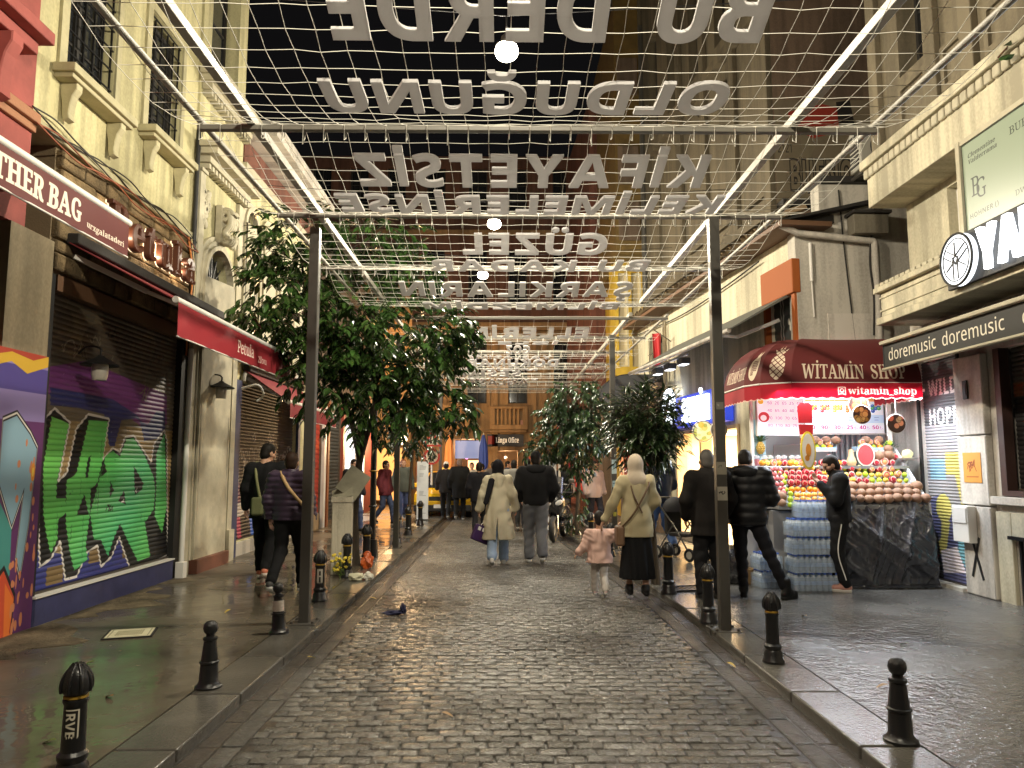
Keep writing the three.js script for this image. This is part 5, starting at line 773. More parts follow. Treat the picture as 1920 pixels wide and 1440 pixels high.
// ---------- trees ----------
function tree(name, label, base, trunks, blobs, o) {
  const b = thing(name, label, 'tree', base);
  const bark = mat(0.06, 0.045, 0.03, 0.9, { bump: rep(T.grime, 0.3), bs: 0.008 });
  M('trunk', trunks.map(([pts, r0, r1]) => { const c = new THREE.CatmullRomCurve3(pts.map((p) => V(...p))), n = 22, g = new THREE.TubeGeometry(c, n, 1, 9, false), p = g.attributes.position; for (let i = 0; i <= n; i++) { const q = c.getPointAt(i / n), r = (r0 + (r1 - r0) * i / n) * (1 + 0.09 * Math.sin(i * 2.3)); for (let k = 0; k <= 9; k++) { const j = i * 10 + k; p.setXYZ(j, q.x + (p.getX(j) - q.x) * r, q.y + (p.getY(j) - q.y) * r, q.z + (p.getZ(j) - q.z) * r); } } g.computeVertexNormals(); return g; }), bark, b);
  const lm = phys(...o.col, o.rough || 0.36, { transmission: 0.12, side: THREE.DoubleSide, clearcoat: 1, clearcoatRoughness: 0.2 });
  const G = leafGeo(o.L, o.W), tot = blobs.reduce((s, q) => s + q[3] * q[3], 0), im = new THREE.InstancedMesh(G, lm, o.n); let i = 0;
  const up = V(0, 1, 0), c = new THREE.Color();
  const twigs = [];
  blobs.forEach(([x, y, z, r, sy], bi) => {
    const n = bi === blobs.length - 1 ? o.n - i : Math.round(o.n * r * r / tot), per = o.per || 11;
    for (let k = 0; k < n && i < o.n;) {
      // a twig: a spray of leaves along a short drooping stem
      const u = rnd(-1, 1), a = rnd(6.283), q = Math.sqrt(1 - u * u), rr = r * Math.pow(rnd(0.14, 1), 0.42), dir = V(q * Math.cos(a), u, q * Math.sin(a)), p0 = V(x, y, z).add(dir.clone().multiply(V(rr, rr * (sy || 0.85), rr)));
      const td = dir.clone().multiplyScalar(0.8).add(V(rnd(-0.6, 0.6), rnd(-0.5, 0.3) - (o.droop || 0.3), rnd(-0.6, 0.6))).normalize();
      const tone = rnd(0.7, 1.35);
      for (let m = 0; m < per && k < n && i < o.n; m++, k++, i++) {
        const t = m / per, p = p0.clone().addScaledVector(td, t * o.L * 1.7).add(V(rnd(-1, 1), rnd(-1, 1), rnd(-1, 1)).multiplyScalar(o.L * 0.12));
        const side = td.clone().cross(up).normalize().multiplyScalar(m % 2 ? 1 : -1), f = td.clone().multiplyScalar(0.7).addScaledVector(side, o.spread ?? 0.8).add(V(rnd(-0.3, 0.3), rnd(-0.35, 0.2) - (o.droop || 0.3) * 0.5, rnd(-0.3, 0.3))).normalize();
        const nrm = up.clone().add(V(rnd(-0.5, 0.5), 0, rnd(-0.5, 0.5))).addScaledVector(f, -up.dot(f)).normalize(), sx = nrm.clone().cross(f).normalize(), s = rnd(0.55, 1.3);
        const mm = new THREE.Matrix4().makeBasis(sx, f.clone().cross(sx), f).scale(V(s, s, s)).setPosition(p); im.setMatrixAt(i, mm);
        const v = tone * rnd(0.7, 1.4); im.setColorAt(i, c.setRGB(v * rnd(0.8, 1.05), v, v * 0.8));
      }
      if (bi % 1 === 0 && twigs.length < (o.twigs ?? 260)) twigs.push(bar(p0.clone().addScaledVector(dir, -0.25), p0.clone().addScaledVector(td, o.L * 1.6), 0.004, 4, 0.002));
    }
  });
  im.name = 'crown'; im.userData = { kind: 'stuff' }; im.castShadow = im.receiveShadow = true; b.add(im);
  M('twigs', twigs, bark, b).userData.kind = 'stuff';
  return b;
}
tree('broadleaf_tree', 'big glossy leaved street tree reaching through the net on the left', [0, 0, 0],
  [[[[-2.3, 0.05, -11.9], [-2.32, 0.9, -11.8], [-2.22, 1.8, -11.7], [-2.0, 2.6, -11.6], [-2.1, 3.6, -11.5]], 0.075, 0.035], [[[-2.22, 1.7, -11.7], [-2.4, 2.5, -11.5], [-2.9, 3.5, -11.3], [-3.1, 4.8, -11.2]], 0.05, 0.02], [[[-2.0, 2.5, -11.6], [-1.7, 3.1, -11.6], [-1.2, 3.5, -11.7], [-0.9, 3.8, -11.8]], 0.045, 0.015], [[[-2.1, 2.2, -11.65], [-1.6, 2.5, -11.9], [-1.1, 2.7, -12]], 0.035, 0.012]],
  [[-3.1, 5.0, -11.2, 0.8, 0.8], [-2.1, 5.15, -11.6, 0.78, 0.75], [-1.5, 4.75, -11.8, 0.5], [-2.55, 3.95, -11.4, 1.0], [-1.6, 3.6, -11.5, 1.05, 0.8], [-0.85, 3.75, -11.8, 0.52], [-3.2, 4.2, -11.1, 0.8], [-2.0, 2.85, -11.5, 0.9, 0.8], [-1.25, 2.75, -11.8, 0.72], [-2.75, 3.05, -11.3, 0.6], [-0.7, 2.45, -11.9, 0.28, 0.6], [-3.55, 3.7, -11.0, 0.45]],
  { L: 0.165, W: 0.064, n: 11000, col: [0.04, 0.082, 0.022], rough: 0.26, droop: 0.45 });
tree('street_tree', 'round dark evergreen street tree with leafy shoots round its trunk on the right kerb', [0, 0, 0],
  [[[[1.6, 0.05, -16.9], [1.68, 0.9, -16.9], [1.72, 1.7, -17], [1.75, 2.6, -17]], 0.06, 0.03], [[[1.7, 1.5, -17], [1.4, 2.0, -17], [1.1, 2.3, -17]], 0.035, 0.012], [[[1.72, 1.6, -17], [2.1, 2.1, -17], [2.3, 2.5, -17]], 0.035, 0.012]],
  [[1.7, 3.15, -17, 0.68, 0.75], [1.4, 2.55, -17, 0.68], [2.0, 2.65, -17, 0.5], [1.75, 2.25, -16.8, 0.68, 0.7], [0.9, 2.0, -17.3, 0.42, 0.7], [1.72, 1.6, -17, 0.3, 0.7], [1.62, 0.75, -16.9, 0.26, 2.2]],
  { L: 0.12, W: 0.045, n: 7000, col: [0.028, 0.055, 0.022], rough: 0.3, droop: 0.7 });
tree('bushy_tree', 'small tree with narrow upright leaves tied above a bollard on the right pavement', [0, 0, 0],
  [[[[1.98, 0.08, -9.90], [1.97, 0.6, -9.90], [1.88, 1.1, -9.93], [1.86, 1.6, -9.95], [1.85, 2.2, -9.95]], 0.032, 0.014], [[[2.02, 0.08, -9.87], [1.98, 0.7, -9.87], [1.93, 1.5, -9.91], [2.0, 2.2, -9.95]], 0.022, 0.008], [[[1.95, 0.08, -9.95], [1.92, 0.7, -9.95], [1.84, 1.5, -9.97], [1.68, 2.3, -9.95]], 0.02, 0.008]],
  [[1.85, 2.28, -9.95, 0.36], [1.8, 2.32, -9.90, 0.28], [2.05, 2.3, -9.95, 0.33], [1.85, 2.0, -9.90, 0.33], [2.0, 2.0, -9.95, 0.3], [1.95, 1.75, -9.93, 0.17, 1.2]],
  { L: 0.15, W: 0.025, n: 4300, col: [0.024, 0.045, 0.014], rough: 0.35, droop: 0.1, per: 8, spread: 0.45, twigs: 120 });
{ const b = scene.children.find((o) => o.name === 'bushy_tree'); M('tie', mg([new THREE.TorusGeometry(0.075, 0.02, 6, 16).rotateX(1.5).translate(1.9, 1.5, -9.92), new THREE.TorusGeometry(0.07, 0.018, 6, 16).rotateX(1.7).translate(1.9, 1.45, -9.92)]), X.plaster, b); }
tree('street_tree', 'thin young tree at the left kerb before the globe lamp', [0, 0, 0], [[[[-2.35, 0.05, -19], [-2.35, 1, -19], [-2.3, 2.0, -19]], 0.05, 0.03]], [[-2.3, 2.5, -19, 0.6], [-2.0, 2.2, -19, 0.4], [-2.6, 2.3, -19, 0.4]], { L: 0.13, W: 0.045, n: 900, col: [0.022, 0.042, 0.018], droop: 0.6, twigs: 40 });
// ---------- bollards ----------
const bolA = lathe([[0.0, 0], [0.092, 0], [0.092, 0.018], [0.076, 0.03], [0.066, 0.05], [0.059, 0.17], [0.066, 0.175], [0.066, 0.185], [0.057, 0.19], [0.042, 0.325], [0.049, 0.33], [0.049, 0.345], [0.03, 0.352], [0.028, 0.365], [0.045, 0.385], [0.051, 0.41], [0.046, 0.436], [0.03, 0.455], [0.0, 0.462]], 28);
const bolB = lathe([[0.0, 0], [0.09, 0], [0.09, 0.025], [0.078, 0.04], [0.075, 0.085], [0.062, 0.11], [0.07, 0.125], [0.07, 0.145], [0.055, 0.16], [0.051, 0.38], [0.058, 0.39], [0.058, 0.405], [0.05, 0.41]], 28);
const capB = (() => { const p = []; const prof2 = [[0.05, 0.425], [0.067, 0.445], [0.07, 0.47], [0.063, 0.51], [0.046, 0.545], [0.02, 0.57], [0, 0.578]]; return lathe(prof2, 24); })();
const capRibs = mg(Array.from({ length: 8 }, (_, i) => tube([V(0.067, 0.44, 0), V(0.071, 0.47, 0), V(0.06, 0.515, 0), V(0.02, 0.57, 0)], 0.009, 8, 5).rotateY(i * Math.PI / 4)));
const ringY = mat(0.42, 0.25, 0.03, 0.5), ironG = mat(0.014, 0.014, 0.015, 0.28, { bump: rep(T.fine, 0.2), bs: 0.0012 });
const protoA = thing('bollard', 'squat black iron bollard with ball head beside the manhole plate on the left', 'bollard', [-2.06, 0.1, -5.44], 0, 'iron bollards along the kerbs');
M('body', bolA, ironG, protoA);
const protoB = thing('ribbed_bollard', 'black bollard with ribbed cap, yellow ring and white lettered sticker at bottom left', 'bollard', [-2.11, 0.1, -3.86], 0, 'iron bollards along the kerbs');
M('body', bolB, ironG, protoB); M('ring', lathe([[0.052, 0.41], [0.056, 0.412], [0.056, 0.422], [0.05, 0.426]], 24), ringY, protoB); M('cap', mg([capB, capRibs]), ironG, protoB);
const placeA = (x, d, lab, tilt = 0) => { const o = copy(protoA, [x, 0.1, -d], rnd(3), lab); o.rotation.z = tilt; return o; };
const placeB = (x, d, lab, s = 1) => { const o = copy(protoB, [x, 0.1, -d], rnd(3), lab); o.scale.setScalar(s); return o; };
const bA1 = placeA(-2.08, 7.16, 'squat bollard with a white sticker just in front of the left pergola post', -0.05), b4 = placeB(-2.1, 8.77, 'ribbed bollard with a pale sticker just behind the left pergola post');
placeB(-2.17, 10.6, 'ribbed bollard in front of the pale carton among rubbish', 1.05); placeB(-2.13, 11.87, 'slim bollard just beyond the orange bag on the left kerb', 1.1);
placeB(-2.1, 15.0, 'small far bollard on the left kerb beyond the black pole', 1.1); placeB(-2.12, 16.9, 'second small far bollard on the left kerb beyond the black pole', 1.1); placeB(-2.15, 19.6, 'last far bollard on the left kerb near the white totem', 1.1);
placeA(2.24, 4.37, 'squat black bollard with ball head standing in a puddle at lower right'); placeB(2.13, 6.06, 'ribbed black bollard before the fruit stall, nearest on the right kerb', 0.95); placeB(2.03, 7.56, 'ribbed bollard touching the left side of the right pergola post'); placeB(2.0, 9.22, 'ribbed bollard at the foot of the small tied tree', 1.08);
placeB(1.82, 12.9, 'bollard behind the mother and child by the second post'); placeB(1.72, 14.8, 'bollard beside the leafy trunk of the evergreen tree', 1.1); placeB(1.58, 18.6, 'far bollard behind the parked scooter', 1.1);
{ // stickers bent round the shafts
  const curved = (r, y0, y1, span, tex) => { const g = new THREE.CylinderGeometry(r, r, y1 - y0, 12, 1, true, -span / 2, span).translate(0, (y0 + y1) / 2, 0); return [keep(g), printed(tex, { roughness: 0.6 })]; };
  const rvb = canvasTex(96, 256, (c, w, h) => { c.fillStyle = '#15140f'; c.fillRect(0, 0, w, h); c.strokeStyle = '#d6d0bc'; c.lineWidth = 9; c.beginPath(); c.moveTo(10, 12); c.lineTo(84, 12); c.lineTo(84, 244); c.stroke(); c.save(); c.translate(14, 26); c.rotate(Math.PI / 2); c.fillStyle = '#d6d0bc'; c.font = 'bold 78px sans-serif'; c.scale(1.25, 0.95); c.fillText('RVB', 0, 0); c.restore(); });
  const pale = canvasTex(64, 128, (c, w, h) => { c.fillStyle = '#b3ada0'; c.fillRect(0, 0, w, h); c.fillStyle = '#2a2723'; c.fillRect(22, 16, 20, 90); scrawl(c, 26, 60, 16, 3, '#cfc9bb', 5); });
  const pink = canvasTex(64, 96, (c, w, h) => { c.fillStyle = '#b9aca0'; c.fillRect(0, 0, w, h); speckle(c, w, h, 20, ['#a89a90', '#cfc6ba'], 4, 14, 0.5); });
  const s1 = M('sticker', ...curved(0.0535, 0.19, 0.37, 1.5, rvb), protoB); s1.rotation.y = 0.25;
  const s2 = M('sticker', ...curved(0.0538, 0.19, 0.37, 1.3, pale), b4); s2.rotation.y = -b4.rotation.y + 0.2;
  const s3 = M('sticker', ...curved(0.0555, 0.2, 0.3, 2.4, pink), bA1); s3.rotation.y = -bA1.rotation.y + 0.2;
}
{ // fallen leaves and small litter on the wet stones
  const lg = leafGeo(0.09, 0.04), ms = [mat(0.5, 0.36, 0.06, 0.5, { side: THREE.DoubleSide }), mat(0.25, 0.14, 0.04, 0.5, { side: THREE.DoubleSide }), mat(0.12, 0.16, 0.04, 0.5, { side: THREE.DoubleSide })], spots = [[-1.62, 6.4, 0.06], [-2.6, 5.2, 0.11], [-3.2, 6.1, 0.11], [-2.9, 8.2, 0.11], [2.7, 5.4, 0.11], [3.5, 6.6, 0.11], [1.8, 6.2, 0.06], [-0.4, 5.0, 0.06], [0.9, 7.3, 0.06], [-1.6, 9.2, 0.06], [3.1, 7.8, 0.11], [-2.5, 4.4, 0.11]];
  spots.forEach(([x, d, y], i) => { const q = `${['yellow', 'brown', 'green'][i % 3]} fallen leaf on the ${x < -1.8 ? 'left pavement' : x > 1.95 ? 'right pavement' : 'road setts'}`, o = thing('fallen_leaf', q, 'leaf', [x, y, -d], rnd(6), q); const l = M('blade', lg, ms[i % 3], o); l.rotation.x = 0.12; l.position.y = 0.012; });
}
// ---------- small street things ----------
{ const b = thing('street_pole', 'black street pole rising into the big tree at the left kerb', 'pole', [-2.22, 0.1, -12.9]); M('shaft', mg([cy(0.055, 0.045, 3.2, 14).translate(0, 0.02, 0), cy(0.1, 0.085, 0.3, 14)]), X.iron, b); M('clamp', new THREE.TorusGeometry(0.058, 0.02, 6, 18).rotateX(Math.PI / 2).translate(0, 0.85, 0), X.iron, b); M('clamp', new THREE.TorusGeometry(0.06, 0.015, 6, 18).rotateX(Math.PI / 2).translate(0, 1.45, 0), ringY, b); }
{ // manhole plate
  const b = thing('manhole_cover', 'pale square manhole plate set in the left pavement', 'manhole', [-3.44, 0.1, -7.14], 0.3), t = canvasTex(128, 128, (c) => { c.fillStyle = '#dcd6b8'; c.fillRect(0, 0, 128, 128); c.strokeStyle = '#8f8664'; c.lineWidth = 3; c.strokeRect(8, 8, 112, 112); for (let i = 0; i < 6; i++) for (let k = 0; k < 6; k++) c.strokeRect(26 + i * 13, 26 + k * 13, 8, 8); speckle(c, 128, 128, 30, ['#8a8468', '#c8c09c'], 3, 12, 0.4); });
  const g = keep(new THREE.BoxGeometry(0.52, 0.012, 0.5)); b.scale.set(0.72, 1, 0.72); M('plate', g.translate(0, 0.007, 0), printed(t, { roughness: 0.5, metalness: 0.1 }), b); M('frame', mg([bx(-0.29, -0.262, 0, 0.012, -0.28, 0.28), bx(0.262, 0.29, 0, 0.012, -0.28, 0.28), bx(-0.262, 0.262, 0, 0.012, 0.252, 0.28), bx(-0.262, 0.262, 0, 0.012, -0.28, -0.252)]), X.dark, b);
}
function crumple(w, h, d, n, amp, seed) { const g = new THREE.IcosahedronGeometry(1, n), p = g.attributes.position, k = (x, y, z) => Math.sin(x * 5.1 + seed) * Math.cos(y * 4.3 + seed * 2) + Math.sin(z * 6.7 + x * 3 + seed * 3) * 0.7 + Math.sin((x + y + z) * 11 + seed) * 0.35; for (let i = 0; i < p.count; i++) { const x = p.getX(i), y = p.getY(i), z = p.getZ(i), q = 1 + amp * k(x, y, z); p.setXYZ(i, x * w * q, y * h * q, z * d * q); } g.computeVertexNormals(); return toCreasedNormals(g, 0.5); }
{
  const b = thing('carton', 'tall pale foam box standing on end by the left kerb', 'box', [-2.32, 0.1, -10.95], 0.1); const bm = mat(0.52, 0.47, 0.36, 0.75, { bump: rep(T.grime, 0.8), bs: 0.01, map: grime });
  M('box', mg([rb(-0.14, 0.14, 0, 1.1, -0.11, 0.11, 0.012), bx(-0.15, 0.15, 1.02, 1.1, -0.118, 0.118)]), bm, b); M('strap', bx(-0.145, 0.145, 0.2, 0.22, -0.114, 0.114), X.plaster, b);
  const c = thing('cardboard_sheet', 'crushed cardboard sheet leaning out of the top of the foam box', 'cardboard', [-2.24, 1.2, -10.95]); const cm = mat(0.3, 0.28, 0.2, 0.85, { bump: fineB, bs: 0.003, map: mott, side: THREE.DoubleSide });
  const g = new THREE.PlaneGeometry(0.34, 0.4, 6, 6), p = g.attributes.position; for (let i = 0; i < p.count; i++) p.setZ(i, 0.05 * Math.abs(p.getX(i) * 4) + rnd(0.012)); g.computeVertexNormals(); M('sheet', g.rotateZ(-0.6).rotateY(0.3).translate(0.06, 0.2, 0), cm, c); M('flap', new THREE.PlaneGeometry(0.3, 0.2, 3, 3).rotateX(-0.7).rotateZ(0.3).translate(-0.08, 0.05, 0.05), cm, c);
  const o = thing('plastic_bag', 'orange plastic bag on the pavement behind the rubbish', 'bag', [-2.05, 0.1, -11.5]); M('bag', crumple(0.085, 0.12, 0.07, 4, 0.24, 2).translate(0, 0.11, 0), mat(0.5, 0.09, 0.012, 0.4), o); M('handle', [new THREE.TorusGeometry(0.05, 0.012, 5, 12, Math.PI).translate(0, 0.2, 0)], mat(0.5, 0.09, 0.012, 0.4), o);
  const r1 = thing('rubbish', 'pale crumpled wrappers by the bollard at the foam box', 'rubbish', [-1.98, 0.1, -10.3]); M('wrapper', crumple(0.1, 0.05, 0.08, 3, 0.2, 5).translate(0, 0.05, 0), mat(0.5, 0.48, 0.34, 0.5), r1); M('wrapper', crumple(0.07, 0.06, 0.06, 3, 0.22, 8).translate(0.15, 0.05, -0.06), mat(0.6, 0.58, 0.5, 0.5), r1);
  const fl = thing('flower_bunch', 'wilted yellow flowers lying against the foam box', 'flowers', [-2.2, 0.1, -10.55]); M('stems', mg(Array.from({ length: 18 }, () => bar(V(rnd(-0.05, 0.05), 0, rnd(-0.03, 0.03)), V(rnd(-0.16, 0.1), rnd(0.12, 0.34), rnd(-0.08, 0.12)), 0.005, 4))), mat(0.1, 0.15, 0.03, 0.7), fl); M('petals', mg(Array.from({ length: 26 }, () => crumple(0.025, 0.02, 0.025, 1, 0.2, rnd(9)).translate(rnd(-0.15, 0.1), rnd(0.1, 0.36), rnd(-0.06, 0.1)))), mat(0.65, 0.5, 0.05, 0.6), fl);
  const s = thing('cloth_scrap', 'crumpled blue cloth scrap lying on the setts', 'cloth', [-1.17, 0.04, -8.25], 0.4); M('cloth', crumple(0.11, 0.022, 0.04, 3, 0.3, 4).translate(0, 0.035, 0), mat(0.012, 0.015, 0.06, 0.7), s); M('corner', crumple(0.03, 0.05, 0.03, 2, 0.25, 6).translate(0.1, 0.07, 0), mat(0.012, 0.015, 0.06, 0.7), s);
}
function totem(x, d, w, h, label, lines) {
  const t = canvasTex(128, 640, (c, W, H) => { c.fillStyle = '#cfd0cc'; c.fillRect(0, 0, W, H); c.fillStyle = '#8d8f8d'; for (const [y, k] of lines) for (let i = 0; i < k; i++) c.fillRect(28, y + i * 12, 40 + ((i * 37 + y) % 40), 5); });
  const b = thing('information_board', label, 'board', [x, 0.1, -d]); M('panel', plate(w, h, 0.08).translate(0, h / 2 + 0.03, 0), printed(t, { emissive: lin(1, 1, 1), emissiveMap: t, emissiveIntensity: 0.16, roughness: 0.4 }), b); M('foot', rb(-w / 2 - 0.04, w / 2 + 0.04, 0, 0.03, -0.1, 0.1), X.steel, b);
}
totem(-2.3, 21.5, 0.32, 1.62, 'slim white information board standing at the left kerb', [[40, 5], [130, 4], [330, 5], [470, 4], [560, 2]]);
totem(1.12, 17.9, 0.28, 1.7, 'slim cream information board by the scooter', [[110, 4], [200, 3]]);
{ // road signs
  const b = thing('road_sign', 'road sign post with red triangle above a round 20 limit', 'sign', [-2.28, 0.1, -24]);
  const tri = canvasTex(128, 128, (c) => { c.fillStyle = '#b02a1c'; c.fillRect(0, 0, 128, 128); c.fillStyle = '#c9b89c'; poly(c, '64,34 108,112 20,112'); c.fill(); c.fillStyle = '#201a16'; c.fillRect(50, 68, 10, 36); c.fillRect(70, 74, 10, 30); c.beginPath(); c.arc(55, 62, 7, 0, 7); c.arc(75, 70, 6, 0, 7); c.fill(); });
  const rd = canvasTex(128, 128, (c) => { c.fillStyle = '#b02a1c'; c.fillRect(0, 0, 128, 128); c.fillStyle = '#c9b89c'; c.beginPath(); c.arc(64, 64, 46, 0, 7); c.fill(); c.fillStyle = '#201a16'; c.font = 'bold 58px sans-serif'; c.textAlign = 'center'; c.fillText('20', 64, 85); });
  const uvFit = (g, w, h) => { const p = g.attributes.position, uv = g.attributes.uv; for (let i = 0; i < p.count; i++) uv.setXY(i, p.getX(i) / w + 0.5, p.getY(i) / h + 0.5); return keep(g); };
  M('pole', cy(0.035, 0.035, 2.75, 10), X.steelB, b); M('triangle', uvFit(ext([[-0.3, -0.26], [0.3, -0.26], [0, 0.26]], 0, 0.015), 0.62, 0.54).translate(0, 2.4, 0.04), printed(tri), b); M('disc', uvFit(ext(Array.from({ length: 28 }, (_, i) => [0.26 * Math.cos(i * 0.2244), 0.26 * Math.sin(i * 0.2244)]), 0, 0.015), 0.54, 0.54).translate(0, 1.82, 0.04), printed(rd), b);
  const s = thing('sign_pole', 'thin pole with a small red sign beside the evergreen tree', 'sign', [1.42, 0.1, -19]); M('pole', cy(0.03, 0.03, 2.6, 8), X.steelB, s); M('plate', rb(-0.06, 0.02, 2.1, 2.5, 0.03, 0.05), mat(0.5, 0.03, 0.03, 0.5), s);
}
for (const [x, y, d, col, lab] of [[-2.12, 1.35, 29.3, [0.7, 0.28, 0.1], 'folded orange parasol outside the far shop'], [-0.78, 1.35, 29.3, [0.03, 0.07, 0.35], 'folded blue parasol outside the far shop']]) {
  const b = thing('parasol', lab, 'parasol', [x, 0.05, -d]); const g = new THREE.LatheGeometry([[0.02, 1.25], [0.1, 1.3], [0.17, 1.7], [0.14, 2.3], [0.05, 2.75], [0, 2.8]].map(([r, q]) => new THREE.Vector2(r, q)), 32), p = g.attributes.position; for (let i = 0; i < p.count; i++) { const a = Math.atan2(p.getZ(i), p.getX(i)), k = 1 + 0.18 * Math.sin(a * 8); p.setX(i, p.getX(i) * k); p.setZ(i, p.getZ(i) * k); } g.computeVertexNormals();
  M('cloth', g, mat(...col, 0.8), b); M('pole', cy(0.025, 0.025, 2.85, 8), X.steelB, b); M('base', cy(0.28, 0.25, 0.08, 16), X.dark, b);
}
{ // yellow taxi seen from the front
  const b = thing('taxi', 'yellow taxi facing down the street behind the walkers', 'taxi', [-1.84, 0.0, -25.0]), ym = phys(0.72, 0.42, 0.01, 0.3, { clearcoat: 0.8 });
  const body = [[2.1, 0.25], [2.15, 0.55], [2.0, 0.78], [1.1, 0.92], [-1.5, 0.95], [-2.05, 0.9], [-2.15, 0.5], [-2.1, 0.25]], cab = [[1.15, 0.9], [0.45, 1.4], [-0.9, 1.44], [-1.7, 0.94]];
  M('body', prof(body, -0.86, 0.86), ym, b); 
  M('cabin', (() => { const g = prof(cab, -0.72, 0.72), p = g.attributes.position; for (let i = 0; i < p.count; i++) if (p.getY(i) > 1.2) p.setX(i, p.getX(i) * 0.82); g.computeVertexNormals(); return g; })(), ym, b);
  M('windscreen', ext([[-0.66, 0], [0.66, 0], [0.54, 0.8], [-0.54, 0.8]], 0, 0.02).rotateX(-0.95).translate(0, 0.93, 1.12), X.glass, b);
  for (const s of [-1, 1]) { M('headlight', rb(s * 0.6 - 0.16, s * 0.6 + 0.16, 0.6, 0.74, 2.0, 2.12, 0.03), phys(0.5, 0.5, 0.48, 0.1, { clearcoat: 1 }), b); M('mirror', rb(s * 0.95 - 0.1, s * 0.95 + 0.08, 0.95, 1.08, 0.75, 0.85, 0.02), ym, b); M('side_window', mg([bx(s * 0.74 - 0.01, s * 0.74 + 0.01, 0.98, 1.3, -1.1, 0.5)]), X.glass, b); for (const z of [1.35, -1.35]) { const t = M('wheel', new THREE.CylinderGeometry(0.31, 0.31, 0.2, 22).rotateZ(Math.PI / 2).translate(s * 0.78, 0.31, z), X.rubber, b); M('rim', new THREE.CylinderGeometry(0.2, 0.2, 0.21, 16).rotateZ(Math.PI / 2).translate(s * 0.785, 0.31, z), X.chrome, t); } }
  M('grille', rb(-0.42, 0.42, 0.56, 0.7, 2.02, 2.14, 0.02), X.black, b); M('bumper', rb(-0.87, 0.87, 0.25, 0.45, 2.0, 2.2, 0.04), X.black, b); M('number_plate', rb(-0.26, 0.26, 0.36, 0.47, 2.2, 2.215, 0.003), X.white, b); M('roof_sign', rb(-0.2, 0.2, 1.43, 1.56, -0.3, -0.12, 0.02), mat(0.7, 0.5, 0.1, 0.4), b);
}
{ // scooter, front towards us
  const b = thing('scooter', 'black motor scooter parked facing us by the right kerb', 'scooter', [1.2, 0.045, -16.4], -0.25), bm = phys(0.015, 0.015, 0.017, 0.2, { clearcoat: 1 });
  for (const z of [0.62, -0.62]) { const w = M('wheel', new THREE.TorusGeometry(0.22, 0.06, 10, 28).rotateY(Math.PI / 2).translate(0, 0.28, z), X.rubber, b); M('rim', mg([new THREE.TorusGeometry(0.16, 0.014, 6, 24).rotateY(Math.PI / 2).translate(0, 0.28, z), ...[0, 1, 2, 3, 4].map((k) => bar(V(0, 0.28, z), V(0, 0.28 + 0.16 * Math.sin(k * 1.2566), z + 0.16 * Math.cos(k * 1.2566)), 0.014, 5))]), X.steelB, w); }
  M('fork', mg([bar(V(0.09, 0.28, 0.62), V(0.07, 0.75, 0.5), 0.022), bar(V(-0.09, 0.28, 0.62), V(-0.07, 0.75, 0.5), 0.022)]), X.chrome, b);
  M('front_mudguard', new THREE.TorusGeometry(0.29, 0.07, 8, 16, 2.2).rotateY(Math.PI / 2).rotateX(-0.5).translate(0, 0.28, 0.62), bm, b);
  M('fairing', crumple(0.24, 0.3, 0.17, 4, 0.03, 1).translate(0, 0.78, 0.46), bm, b); M('body', mg([rb(-0.17, 0.17, 0.3, 0.42, -0.4, 0.4, 0.05), crumple(0.19, 0.2, 0.42, 4, 0.02, 3).translate(0, 0.58, -0.42)]), bm, b); M('seat', rb(-0.15, 0.15, 0.74, 0.86, -0.75, 0.1, 0.05), X.rubber, b);
  for (const s of [-1, 1]) { M('headlight', new THREE.SphereGeometry(0.075, 14, 10).scale(1.3, 0.7, 0.5).rotateZ(s * 0.5).translate(s * 0.11, 0.82, 0.6), phys(0.7, 0.7, 0.7, 0.08, { clearcoat: 1 }), b); M('mirror', mg([bar(V(s * 0.2, 1.05, 0.4), V(s * 0.33, 1.25, 0.38), 0.009), new THREE.SphereGeometry(0.06, 12, 8).scale(1.2, 0.8, 0.3).translate(s * 0.35, 1.27, 0.37)]), X.steel, b); M('grip', bar(V(s * 0.2, 1.03, 0.38), V(s * 0.36, 1.02, 0.33), 0.02), X.rubber, b); }
  M('handlebar', bar(V(-0.22, 1.03, 0.38), V(0.22, 1.03, 0.38), 0.02), X.steel, b); M('windscreen', (() => { const g = new THREE.CylinderGeometry(0.24, 0.26, 0.36, 14, 1, true, -0.8, 1.6); return g.rotateX(-0.35).translate(0, 1.12, 0.3); })(), phys(0.3, 0.3, 0.3, 0.05, { transmission: 0.8, side: THREE.DoubleSide }), b); M('top_case', rb(-0.22, 0.22, 0.88, 1.2, -1.0, -0.6, 0.05), bm, b);
}
